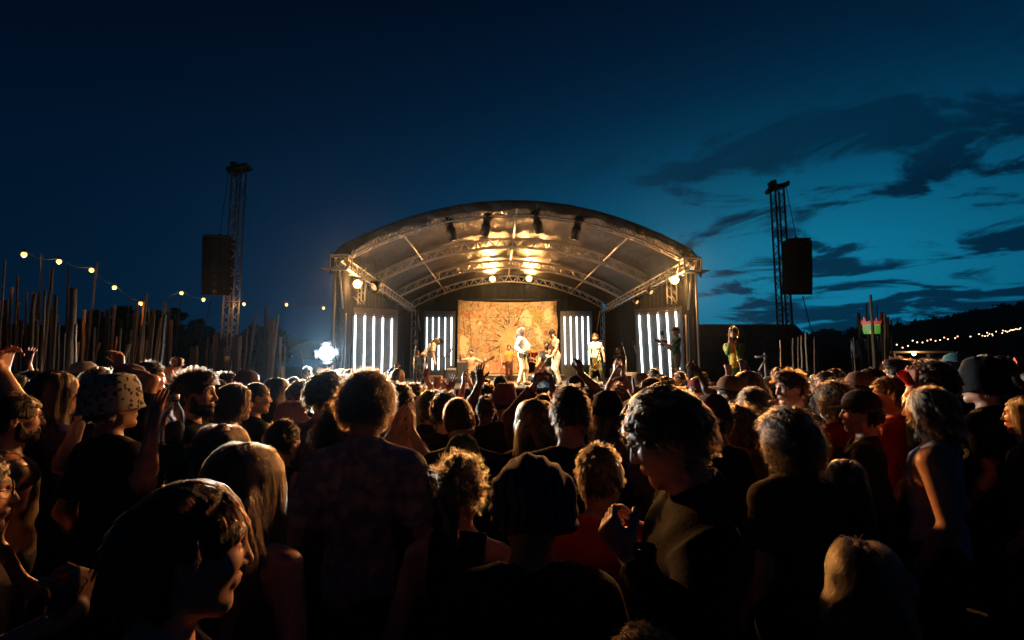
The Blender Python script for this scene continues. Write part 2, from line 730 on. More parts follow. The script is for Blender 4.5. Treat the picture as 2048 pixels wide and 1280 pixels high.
class Body:
    """arms: {'R'|'L': dict(w=wrist local, fd, n, shape, pole)} in the upright person frame; default hangs down."""

    def __init__(s, build='m', arms=None, pitch=0, yaw=0, roll=0, lean=0, legs=None, fat=1.0, sit=False):
        s.build = build
        fem = 1.0 if build == 'f' else 0.0
        s.fem = fem
        s.R = Euler((rad(-pitch), rad(roll), rad(yaw)), 'XYZ').to_matrix()
        R = np.array(s.R)
        Lr = np.array(Matrix.Rotation(rad(-lean), 3, 'X'))
        piv = np.array([0, 0, 0.95])
        s.up = lambda p: (Lr @ (np.asarray(p, float) - piv)) + piv       # upright frame -> leaned
        s.Lr, s.piv = Lr, piv
        # head frame -> body
        s.Hrot = Lr @ R
        s.Hloc = s.up(NECKP + R @ (HEADC - NECKP))
        sw = 0.158 if fem else 0.182
        k = 0.86 if fem else 1.0
        U = s.up
        fk = fat
        T = []
        T.append(('el', U((0, 0.0, 1.27)), A((0.138 if fem else 0.158) * fk, 0.104 * fk, 0.175), 0.03))
        T.append(('rc', U((-sw * 0.72, -0.012, 1.375)), U((sw * 0.72, -0.012, 1.375)), 0.068 * k, 0.068 * k, 0.06))
        T.append(('el', U((0, 0.005, 1.08)), A(0.122 * fk, 0.092 * fk, 0.15), 0.05))
        T.append(('el', (0, 0.0, 0.945), A(0.158 * fk, 0.108 * fk, 0.125), 0.06))
        if fem:
            for sx in (-1, 1):
                T.append(('el', U((sx * 0.062, 0.078, 1.265)), A(0.056, 0.056, 0.058), 0.03))
        for sx in (-1, 1):
            T.append(('rc', U((sx * 0.025, -0.035, 1.468)), U((sx * sw * 0.85, -0.022, 1.398)), 0.040, 0.046 * k, 0.045))
        s.torso = T
        s.neck = [('rc', U((0, -0.030, 1.42)), U(NECKP + R @ (HEADC + np.array([0, -0.012, -0.05]) - NECKP)), 0.060 - 0.008 * fem, 0.054 - 0.007 * fem, 0.03)]
        s.armp, s.handp, s.sleeve, s.wr = {}, {}, {}, {}
        arms = arms or {}
        for nm, sx in (('R', 1), ('L', -1)):
            a = arms.get(nm) or {}
            sh = np.array([sx * sw, -0.012, 1.385])
            w = a.get('w')
            if w is None:
                w = (sx * (sw + 0.07), 0.06, 0.885)
            el, wr = ik(sh, w, 0.295, 0.255, a.get('pole', (sx * 0.5, -1.0, -0.35)))
            fd = np.asarray(a.get('fd', wr - el), float)
            n = a.get('n', (-sx, 0.2, 0.1) if 'w' not in a else (0, 1, 0))
            side = a.get('side', (-sx * 0.3, 1, 0) if 'w' not in a else (-sx, 0, 0))
            Us, Ue, Uw = U(sh), U(el), U(wr)
            s.armp[nm] = [('rc', Us, Ue, 0.056 * k, 0.041 * k, 0.045), ('rc', Ue, Ue + (Uw - Ue) * 0.3, 0.041 * k, 0.043 * k, 0.02), ('rc', Ue + (Uw - Ue) * 0.3, Uw, 0.043 * k, 0.026 * k, 0.02)]
            s.handp[nm] = hand_prims(Uw, Lr @ fd, Lr @ np.asarray(n, float), Lr @ np.asarray(side, float), a.get('shape', 'relaxed'), 0.93 if fem else 1.0)
            s.sleeve[nm] = (Us, Ue, Uw)
            s.wr[nm] = Uw
        s.legp = []
        legs = legs or {}
        s.legj = {}
        for nm, sx in (('R', 1), ('L', -1)):
            hip = np.array([sx * 0.088, 0, 0.90])
            kn, an = legs.get(nm, ((sx * 0.098, 0.015, 0.50), (sx * 0.105, -0.025, 0.085)))
            kn, an = np.array(kn, float), np.array(an, float)
            sh = an - kn
            u = sh / np.linalg.norm(sh)
            fwd = np.array([0, 1, 0.0]) - u * u[1]
            if np.linalg.norm(fwd) < 0.2:
                fwd = np.array([0, 0, -1.0])
            fwd /= np.linalg.norm(fwd)
            calf = kn + sh * 0.3 - fwd * 0.012
            s.legp += [('rc', hip, kn, 0.086 * fk, 0.054, 0.05), ('rc', kn, calf, 0.052, 0.054, 0.03), ('rc', calf, an, 0.054, 0.036, 0.03)]
            s.legj[nm] = (hip, kn, an, fwd, u)
            s.legp += [('rc', an + u * 0.035 - fwd * 0.03, an + u * 0.052 + fwd * 0.10, 0.034, 0.030, 0.03), ('rc', an + u * 0.055 + fwd * 0.09, an + u * 0.060 + fwd * 0.15, 0.030, 0.022, 0.03)]

    def sdf(s, p):
        ph = (p - s.Hloc.astype(f4)) @ s.Hrot.astype(f4)
        dist = np.sqrt((ph ** 2).sum(1))
        m = dist < 0.26
        d = prims_eval(p, s.torso)
        d = smin(d, prims_eval(p, s.neck), 0.03)
        if m.any():
            dh = dist - 0.16
            dh[m] = head_sdf(ph[m], s.fem)
            d = smin(d, dh, 0.022)
        for nm in ('R', 'L'):
            d = smin(d, prims_eval(p, s.armp[nm]), 0.035)
            c = np.asarray(s.wr[nm], f4)
            dd = np.sqrt(((p - c) ** 2).sum(1))
            m = dd < 0.25
            if m.any():
                dh = dd - 0.20
                dh[m] = prims_eval(p[m], s.handp[nm])
                d = smin(d, dh, 0.012)
        m = p[:, 2] < 1.06
        if m.any():
            dl = (p[:, 2] - 0.86).astype(f4)
            dl[m] = prims_eval(p[m], s.legp)
            d = smin(d, dl, 0.03)
        return d

    def bounds(s):
        pts = [s.Hloc] + [s.wr[n] for n in 'RL'] + [j for n in 'RL' for j in s.legj[n][:3]]
        pts = np.array(pts)
        lo = np.minimum(pts.min(0) - 0.26, [-0.36, -0.24, -0.01])
        hi = np.maximum(pts.max(0) + 0.26, [0.36, 0.24, 1.3])
        lo[2] = -0.01
        return lo, hi

    def mesh(s, h_head=0.006, h_up=0.010, h_low=0.02, mats=None):
        lo, hi = s.bounds()
        zc, zn = 0.98, (1.40 if s.Hloc[2] > 1.5 else s.Hloc[2] - 0.30)
        if abs(h_head - h_up) < 1e-6:
            boxes = [((lo[0], lo[1], zc), hi, h_up)]
        else:
            hl = s.Hloc
            boxes = [((lo[0], lo[1], zc), (hi[0], hi[1], zn + h_up), h_up), ((lo[0], lo[1], zn), hi, h_head)]
        boxes.append((lo, (hi[0], hi[1], zc + h_low), h_low))

        def mi(c):
            return head_mi((c - s.Hloc) @ s.Hrot)
        return nets_mesh('person', s.sdf, boxes, [mats or skin_mat((0.55, 0.36, 0.27)), EYEW, EYED, LIP, BROW], mi)

    def shirt(s, sleeve='short', h=0.012, mat=None, loose=0.014, seed=0, hood=False, collar=False, hem=0.84):
        rng = np.random.RandomState(seed)
        ph = rng.rand(6) * 6.28
        nk = s.up((0, 0.028 if sleeve != 'tank' else 0.04, 1.515)).astype(f4)
        nr = A(0.098, 0.098, 0.088) if sleeve != 'tank' else A(0.118, 0.112, 0.120)
        if collar or hood:
            nr = A(0.080, 0.085, 0.05)

        def f(p):
            d = prims_eval(p, s.torso, loose)
            if sleeve == 'bare':
                d = np.maximum(d, p[:, 2] - 1.27)
            elif sleeve == 'tank':
                ax = np.abs(p[:, 0])
                d = smax(d, (ax - (0.105 + 0.25 * np.clip(1.25 - p[:, 2], 0, 1))) * np.where(p[:, 2] > 1.12, 1, 0) - np.where(p[:, 2] > 1.12, 0, 1), 0.01)
            else:
                for nm in 'RL':
                    a, e, w_ = s.sleeve[nm]
                    a, e, w_ = (np.asarray(x, f4) for x in (a, e, w_))
                    if sleeve == 'short':
                        q = a + (e - a) * 0.72
                        ds = s_rc(p, a, q, 0.066, 0.066 if s.fem < 0.5 else 0.056)
                        u = (e - a) / np.linalg.norm(e - a)
                        ds = np.maximum(ds, (p - q) @ u)
                    else:
                        ds = smin(s_rc(p, a, e, 0.070, 0.055), s_rc(p, e, w_, 0.056, 0.043), 0.02)
                        u = (w_ - e) / np.linalg.norm(w_ - e)
                        ds = np.maximum(ds, (p - w_) @ u + 0.01)
                    d = smin(d, ds, 0.05)
            if hood:
                d = smin(d, s_el(p, s.up((0, -0.10, 1.42)), (0.10, 0.07, 0.07)), 0.03)
            if collar:
                nkp = s.neck[0]
                dc = s_rc(p, s.up((0, -0.03, 1.43)), s.up((0, -0.028, 1.485)), 0.080, 0.076)
                d = smin(d, dc, 0.015)
                d = smax(d, -s_rc(p, s.up((0, -0.02, 1.46)), s.up((0, 0.0, 1.60)), 0.066, 0.075), 0.004)
            else:
                d = smax(d, -s_el(p, nk, nr), 0.008)
            d = np.maximum(d, (hem - p[:, 2]))
            # folds
            x, y, z = p[:, 0], p[:, 1], p[:, 2]
            fo = np.sin(x * 31 + z * 23 + ph[0] + 1.5 * np.sin(z * 11 + ph[1])) + np.sin(x * -24 + z * 36 + y * 28 + ph[2]) + 0.7 * np.sin(z * 61 + x * 17 + ph[3] + 2 * np.sin(x * 19 + ph[4]))
            return d + 0.0021 * fo * np.clip((1.55 - z) * 4, 0.3, 1.4)
        lo, hi = s.bounds()
        return nets_mesh('shirt', f, [((lo[0], lo[1], hem - 0.03), (hi[0], hi[1], min(hi[2], 2.1)), h)], [mat])

    def trousers(s, h=0.018, mat=None, shorts=False, loose=0.014):
        def f(p):
            d = s_el(p, (0, 0, 0.945), (0.160 + loose, 0.110 + loose, 0.13))
            for nm in 'RL':
                hip, kn, an, fwd, u = s.legj[nm]
                d = smin(d, s_rc(p, hip, kn, 0.090 + loose, 0.062 + loose), 0.035)
                if shorts:
                    v = (kn - hip) / np.linalg.norm(kn - hip)
                    d = np.maximum(d, (p - (hip + (kn - hip) * 0.86)) @ v.astype(f4))
                else:
                    e = s_rc(p, kn, an, 0.062 + loose, 0.048 + loose)
                    e = np.maximum(e, (p - an.astype(f4)) @ u.astype(f4) - 0.02)
                    d = smin(d, e, 0.025)
            x, y, z = p[:, 0], p[:, 1], p[:, 2]
            d = d + 0.003 * np.sin(z * 38 + x * 20 + 2 * np.sin(z * 9 + x * 30))
            return np.maximum(d, z - 1.03)
        lo, hi = s.bounds()
        return nets_mesh('trousers', f, [((lo[0], lo[1], 0.0), (hi[0], hi[1], 1.06), h)], [mat])

    def shoes(s, h=0.012, mat=None):
        def f(p):
            d = None
            for nm in 'RL':
                hip, kn, an, fwd, u = s.legj[nm]
                e = s_rc(p, an + u * 0.035 - fwd * 0.03, an + u * 0.048 + fwd * 0.10, 0.044, 0.040)
                e = smin(e, s_rc(p, an + u * 0.050 + fwd * 0.09, an + u * 0.054 + fwd * 0.16, 0.042, 0.034), 0.02)
                e = smin(e, s_rc(p, an - u * 0.03, an + u * 0.04, 0.046, 0.045), 0.02)
                e = np.maximum(e, (p - (an + u * 0.084)) @ u.astype(f4))
                d = e if d is None else np.minimum(d, e)
            return d
        pts = np.array([s.legj[n][2] for n in 'RL'])
        return nets_mesh('shoes', f, [(pts.min(0) - 0.28, pts.max(0) + 0.28, h)], [mat])


# ---- hair (head frame)
def vnoise(p, fr, seed=0):
    rng = np.random.RandomState(seed)
    d = np.zeros(len(p))
    for i in range(5):
        k = rng.randn(3) * fr * (0.7 + 0.3 * i)
        d += np.sin(p @ k + rng.rand() * 6.28) * (1 / (1 + 0.35 * i))
    return d / 2.6


def face_cut(p, drop=0.0):
    """negative inside the zone kept free of hair"""
    d = s_el(p, (0, 0.105, -0.048), (0.085, 0.092, 0.098))
    q = np.stack([np.abs(p[:, 0]), p[:, 1], p[:, 2]], 1)
    d = smin(d, s_el(q, (0.085, 0.022, -0.055), (0.03, 0.048, 0.055)), 0.02)
    return d


STY = {  # shell thickness, noise, strand length, count factor
    'bald': None,
    'sleek': dict(t=0.013, nz=0.003, L=0.070, n=1.1),
    'buzz': dict(t=0.005, nz=0.0, L=0.010, n=1.0),
    'short': dict(t=0.013, nz=0.004, L=0.036, n=1.0),
    'quiff': dict(t=0.017, nz=0.005, L=0.050, n=1.0),
    'curly': dict(t=0.022, nz=0.011, L=0.088, n=1.0),
    'afro': dict(t=0.038, nz=0.008, L=0.090, n=1.3),
    'frizzy': dict(t=0.050, nz=0.018, L=0.170, n=1.5),
    'bob': dict(t=0.014, nz=0.004, L=0.200, n=1.0, hang=0.10),
    'long': dict(t=0.012, nz=0.004, L=0.560, n=1.2, hang=0.38),
    'bun': dict(t=0.012, nz=0.004, L=0.080, n=1.0),
    'ponytail': dict(t=0.011, nz=0.003, L=0.090, n=1.0),
    'undercut': dict(t=0.010, nz=0.003, L=0.050, n=1.0),
}


def hair_cap_sdf(style, seed=0, hat=False):
    st = STY[style]

    def f(p):
        t = st['t'] if not hat else min(st['t'], 0.008)
        nz = vnoise(p, 55, seed) * st['nz']
        d = s_el(p, (0, -0.006, 0.004), SK + t) + nz
        if style == 'quiff':
            d = smin(d, s_el(p, (0, 0.045, 0.092), (0.062, 0.062, 0.034)) + nz, 0.02)
        if style == 'undercut':
            side = s_el(p, (0, -0.01, 0.085), (0.062, 0.095, 0.045))
            d = smin(s_el(p, (0, -0.005, 0.003), SK + 0.004), side + nz, 0.01)
        if style == 'frizzy':
            d = smin(d, s_el(p, (0, -0.03, -0.11), (0.118, 0.088, 0.125)) + nz, 0.04)
        if st.get('hang'):
            H = st['hang']
            w_ = 0.084 if style == 'bob' else 0.088
            d = smin(d, s_el(p, (0, -0.040, -H * 0.55), (w_, 0.060 if style == 'bob' else 0.052, H * 0.72)) + nz, 0.02)
            q = np.stack([np.abs(p[:, 0]), p[:, 1], p[:, 2]], 1)
            d = smin(d, s_rc(q, (0.070, -0.015, 0.02), (0.070, -0.010, -H * 0.9), 0.017, 0.010) + nz, 0.015)
        if style == 'bun':
            d = smin(d, s_el(p, (0, -0.055, 0.125), (0.045, 0.042, 0.038)) + vnoise(p, 110, seed) * 0.006, 0.008)
        if style == 'ponytail':
            d = smin(d, s_rc(p, (0, -0.105, 0.055), (0, -0.145, -0.02), 0.020, 0.026) + nz, 0.012)
            d = smin(d, s_rc(p, (0, -0.145, -0.02), (0, -0.125, -0.20), 0.026, 0.010) + nz, 0.012)
        d = smax(d, -face_cut(p), 0.010)
        if not st.get('hang') and style != 'frizzy':
            cut = -(p[:, 2] + 0.078 + np.clip(p[:, 1], -0.1, 0.1) * 0.35)
            if style in ('ponytail',):
                back = p[:, 1] < -0.112
                cut = np.where(back, -0.05, cut)
            d = smax(d, cut, 0.008)
        if hat:
            d = smax(d, p[:, 2] - 0.030, 0.006)
        return d
    return f


HC = {}


def hair_cap(style, seed, hat, h):
    k = ('cap', style, seed, hat, h)
    if k not in HC:
        H = STY[style].get('hang', 0.1)
        zlo = -0.12 - H if H > 0.1 else (-0.26 if style in ('frizzy', 'ponytail', 'bob') else -0.14)
        HC[k] = nets_mesh('hair', hair_cap_sdf(style, seed, hat), [((-0.18, -0.22, zlo), (0.18, 0.16, 0.20), h)], [None])
    return HC[k]


def project_out(p, R, c=(0, -0.006, 0.004)):
    c = np.asarray(c)
    q = (p - c) / R
    l = np.sqrt((q ** 2).sum(-1, keepdims=True))
    return np.where(l < 1, c + q / np.maximum(l, 1e-6) * R, p)


def strands(style, n, seed, hat=False, K=8, frizz=1.0, lift=1.0):
    st = STY[style]
    n = int(n * st['n'])
    rng = np.random.RandomState(seed + 11)
    m = n * 4
    v = rng.randn(m, 3)
    v /= np.linalg.norm(v, axis=1)[:, None]
    root = v * (SK + 0.002) + [0, -0.006, 0.004]
    ok = face_cut(root.astype(f4)) > 0.002
    ok &= root[:, 2] > -0.075 - root[:, 1] * 0.35
    if hat:
        ok &= root[:, 2] < 0.018
    root = root[ok][:n]
    v = v[ok][:n]
    n = len(root)
    L = st['L'] * (0.65 + 0.6 * rng.rand(n))
    rnd = rng.randn(n, 3)
    step = (L / (K - 1))[:, None]
    P = np.zeros((n, K, 3))
    P[:, 0] = root
    R_in = SK + st['t'] * 0.85
    x, y, z = root.T
    if style in ('buzz', 'short', 'undercut', 'quiff', 'sleek'):
        whorl = np.array([0, -0.05, 0.10])
        flow = root - whorl
        flow -= v * (flow * v).sum(1, keepdims=True)
        flow /= np.linalg.norm(flow, axis=1, keepdims=True) + 1e-6
        up = {'short': 0.45, 'sleek': 0.12}.get(style, 0.8)
        d = v * up * lift + flow * 0.8 + rnd * (0.28 if style != 'sleek' else 0.10) * frizz
        if style == 'sleek':
            d += np.where((y > 0.02) & (z > 0.03), 1, 0)[:, None] * np.stack([np.sign(x + 1e-4) * 0.5, np.full(n, -0.2), np.full(n, 0.1)], 1)
        if style == 'quiff':
            d += np.where(z > 0.06, 1, 0)[:, None] * np.array([0, 0.1, 0.7])
        d /= np.linalg.norm(d, axis=1, keepdims=True)
        for i in range(1, K):
            d = d + rng.randn(n, 3) * (0.10 if style != 'sleek' else 0.05) * frizz + np.array([0, 0, -0.07]) * (style != 'quiff')
            d /= np.linalg.norm(d, axis=1, keepdims=True)
            P[:, i] = project_out(P[:, i - 1] + d * step, SK + st['t'] * (0.3 + 0.7 * i / K))
    elif style in ('curly', 'afro', 'frizzy'):
        d = v * 1.0 + rnd * 0.45 * frizz
        d /= np.linalg.norm(d, axis=1, keepdims=True)
        a = np.cross(d, rng.randn(n, 3))
        a /= np.linalg.norm(a, axis=1, keepdims=True)
        b = np.cross(d, a)
        amp = {'curly': 0.016, 'afro': 0.009, 'frizzy': 0.014}[style] * (0.6 + 0.8 * rng.rand(n))[:, None]
        w = ({'curly': 6.5, 'afro': 11.0, 'frizzy': 17.0}[style] * (0.7 + 0.6 * rng.rand(n)))[:, None]
        ph = rng.rand(n, 1) * 6.28
        g = {'curly': -0.16, 'afro': -0.03, 'frizzy': -0.20}[style]
        c = root.copy()
        dd = d.copy()
        for i in range(1, K):
            dd = dd + np.array([0, 0, g]) + rng.randn(n, 3) * 0.10
            dd /= np.linalg.norm(dd, axis=1, keepdims=True)
            c = project_out(c + dd * step * (0.62 if style != 'frizzy' else 0.8), SK + st['t'] * min(1, (0.2 + 0.8 * i / K)))
            t = i / (K - 1)
            P[:, i] = c + (a * np.cos(w * t + ph) + b * np.sin(w * t + ph)) * amp * min(1, 2 * t)
    elif style in ('bob', 'long'):
        sgn = np.where(x >= 0, 1, -1)
        d = np.stack([sgn * 0.9, np.where(y > 0, -0.35, -0.15), np.full(n, 0.15)], 1) + v * 0.25 + rnd * 0.12 * frizz
        d /= np.linalg.norm(d, axis=1, keepdims=True)
        c = root.copy()
        hug = rng.rand(n, 1) * 0.016
        for i in range(1, K):
            d = d * 0.70 + np.array([0, -0.03, -0.42]) + rng.randn(n, 3) * 0.035 * frizz
            d /= np.linalg.norm(d, axis=1, keepdims=True)
            c = c + d * step
            Ro = SK + 0.017 + hug
            c = project_out(c, Ro)
            cc = np.array([0, -0.006, 0.004])
            q3 = (c - cc) / Ro
            l3 = np.sqrt((q3 ** 2).sum(1, keepdims=True))
            hi_ = c[:, 2:3] > -0.03
            c = np.where(hi_ & (l3 > 1.06), cc + q3 / l3 * 1.06 * Ro, c)
            rx = np.abs(c[:, 0:1])
            lim = 0.098 + 0.8 * hug + 0.02 * np.clip(-c[:, 2:3] - 0.1, 0, 1)
            c = np.where(~hi_ & (rx > lim), c * [0, 1, 1] + np.sign(c) * [1, 0, 0] * lim, c)
            c[:, 1] = np.clip(c[:, 1], -0.135 - 0.06 * np.clip(-c[:, 2] - 0.1, 0, 1), 0.10)
            lowm = c[:, 2] < -0.12
            q = c[:, :2] - [0, -0.01]
            rr = np.linalg.norm(q, axis=1)
            tgt = 0.066 + 0.035 * np.clip((-0.14 - c[:, 2]) * 4, 0, 1)
            fix = lowm & (rr < tgt)
            c[fix, :2] = [0, -0.01] + q[fix] / (rr[fix, None] + 1e-6) * tgt[fix, None]
            P[:, i] = c
        ph = rng.rand(n, 1) * 6.28
        wf = 7 + 5 * rng.rand(n, 1)
        for i in range(1, K):
            t = i / (K - 1)
            wv = np.sin(wf * t + ph) * 0.017 * t * frizz
            rad_ = P[:, i] * [1, 1, 0.0]
            tang = np.stack([-rad_[:, 1], rad_[:, 0], np.zeros(n)], 1)
            tang /= np.linalg.norm(tang, axis=1, keepdims=True) + 1e-6
            P[:, i] += tang * wv + rad_ * (0.10 * t * np.cos(wf * t + ph))
    else:   # bun / ponytail: combed towards a knot
        knot = np.array([0, -0.055, 0.112]) if style == 'bun' else np.array([0, -0.110, 0.052])
        for i in range(1, K):
            t = i / (K - 1)
            q = root * (1 - t) + knot * t
            P[:, i] = project_out(q, SK + 0.008 + 0.006 * rng.rand(n, 1))
        fly = rng.rand(n) < 0.45
        d = v + rnd * 0.5
        d /= np.linalg.norm(d, axis=1, keepdims=True)
        for i in range(1, K):
            d = d + rng.randn(n, 3) * 0.2 + np.array([0, -0.05, 0.0])
            d /= np.linalg.norm(d, axis=1, keepdims=True)
            P[fly, i] = P[fly, i - 1] + (d * step * 0.55)[fly]
        k2 = n // 3
        kk = rng.choice(n, k2, replace=False)
        for j, i0 in enumerate(kk):
            pass
        a = rng.randn(k2, 3)
        a /= np.linalg.norm(a, axis=1, keepdims=True)
        if style == 'bun':
            P[kk, 0] = knot + [0, 0, 0.012] + a * [0.04, 0.038, 0.034]
            d = a + rng.randn(k2, 3) * 0.6
            for i in range(1, K):
                d = d + rng.randn(k2, 3) * 0.5
                d /= np.linalg.norm(d, axis=1, keepdims=True)
                P[kk, i] = P[kk, i - 1] + d * 0.008
        else:
            off = a * 0.016
            for i in range(K):
                t = i / (K - 1)
                P[kk, i] = np.array([0, -0.125 - 0.02 * math.sin(3 * t), 0.05 - 0.30 * t]) + off * (1 + 0.7 * math.sin(3.1 * t) - 0.4 * t) + rng.randn(k2, 3) * 0.003
    lock = rng.rand(n)
    if style != 'buzz':
        per = {'long': 60, 'bob': 55, 'sleek': 34, 'curly': 36, 'frizzy': 20, 'afro': 24}.get(style, 26)
        G = max(12, int(STY[style]['n'] * 6500 / per * min(1, n / 3000)))
        gi = rng.choice(n, min(G, n), replace=False)
        near = np.argmin(((P[:, None, 0] - P[None, gi, 0]) ** 2).sum(-1), axis=1)
        gl = rng.rand(len(gi))
        lock = gl[near]
        gd = P[gi[near]]
        tt = (np.linspace(0, 1, K) ** 0.7)[None, :, None]
        off = P[:, :1] - gd[:, :1]
        cl = {'long': 0.86, 'bob': 0.84, 'sleek': 0.78, 'curly': 0.82, 'frizzy': 0.45, 'afro': 0.28}.get(style, 0.68)
        keep = (rng.rand(n) < (0.985 if style == 'sleek' else 0.90))[:, None, None]
        bulge = np.sin(np.linspace(0, 1, K) * 2.6)[None, :, None]
        Pc = gd + off * (0.80 * (1 - 0.85 * np.minimum(1, tt * 1.4)) + 0.16 * bulge)
        if style in ('long', 'bob'):
            rr_ = Pc * [1, 1, 0.0]
            Pc = Pc + rr_ * ((gl[near] - 0.45) * 0.34)[:, None, None] * tt
        P = np.where(keep, P + (Pc - P) * cl * np.minimum(1, tt * 1.6), P)
        lock = np.where(keep[:, 0, 0], lock, 0.8)

    def drop(bad):
        return P[~bad], lock[~bad]
    if style in ('sleek', 'short', 'quiff', 'undercut'):
        P, lock = drop(((P[:, :, 1] > 0.030) & (P[:, :, 2] < 0.042)).any(1))
    elif style in ('curly', 'afro', 'frizzy'):
        P, lock = drop(((P[:, :, 1] > 0.055) & (P[:, :, 2] < 0.030)).any(1))
    flat_ = P.reshape(-1, 3).astype(f4)
    if style in ('long', 'bob'):
        fc = s_el(flat_, (0, 0.105, -0.048), (0.070, 0.085, 0.098))
        P, lock = drop((fc.reshape(P.shape[:2]) < -0.008).any(1))
    else:
        P, lock = drop((face_cut(flat_).reshape(P.shape[:2]) < (-0.003 if style in ('sleek', 'short') else -0.010)).any(1))
    if hat:
        P[:, :, 2] = np.minimum(P[:, :, 2], 0.03)
    return P, lock


def curves_data(name, P, r, lock):
    n, K, _ = P.shape
    c = bpy.data.hair_curves.new(name)
    c.add_curves([K] * n)
    c.attributes['position'].data.foreach_set('vector', P.astype(f4).ravel())
    ra = c.attributes.get('radius') or c.attributes.new('radius', 'FLOAT', 'POINT')
    rr = np.tile(r * np.linspace(1.0, 0.45, K), n).astype(f4)
    ra.data.foreach_set('value', rr)
    la = c.attributes.new('lock', 'FLOAT', 'CURVE')
    la.data.foreach_set('value', lock.astype(f4))
    return c


def hair_strands(style, seed, hat, lod, frizz=1.0):
    k = ('st', style, seed, hat, lod, frizz)
    if k not in HC:
        n, r, K = {0: (9000, 0.00050, 12), 1: (3200, 0.00095, 9), 2: (1300, 0.0015, 7), 3: (450, 0.0022, 5)}[lod]
        if style in ('curly', 'frizzy', 'afro') and lod < 2:
            K = int(K * 1.7)
        P, lock = strands(style, n, seed, hat, K, frizz)
        c = curves_data('loose_hair', P, r, lock)
        c.materials.append(None)
        HC[k] = c
    return HC[k]


# ---- hats, glasses (head frame)
HATM = {}


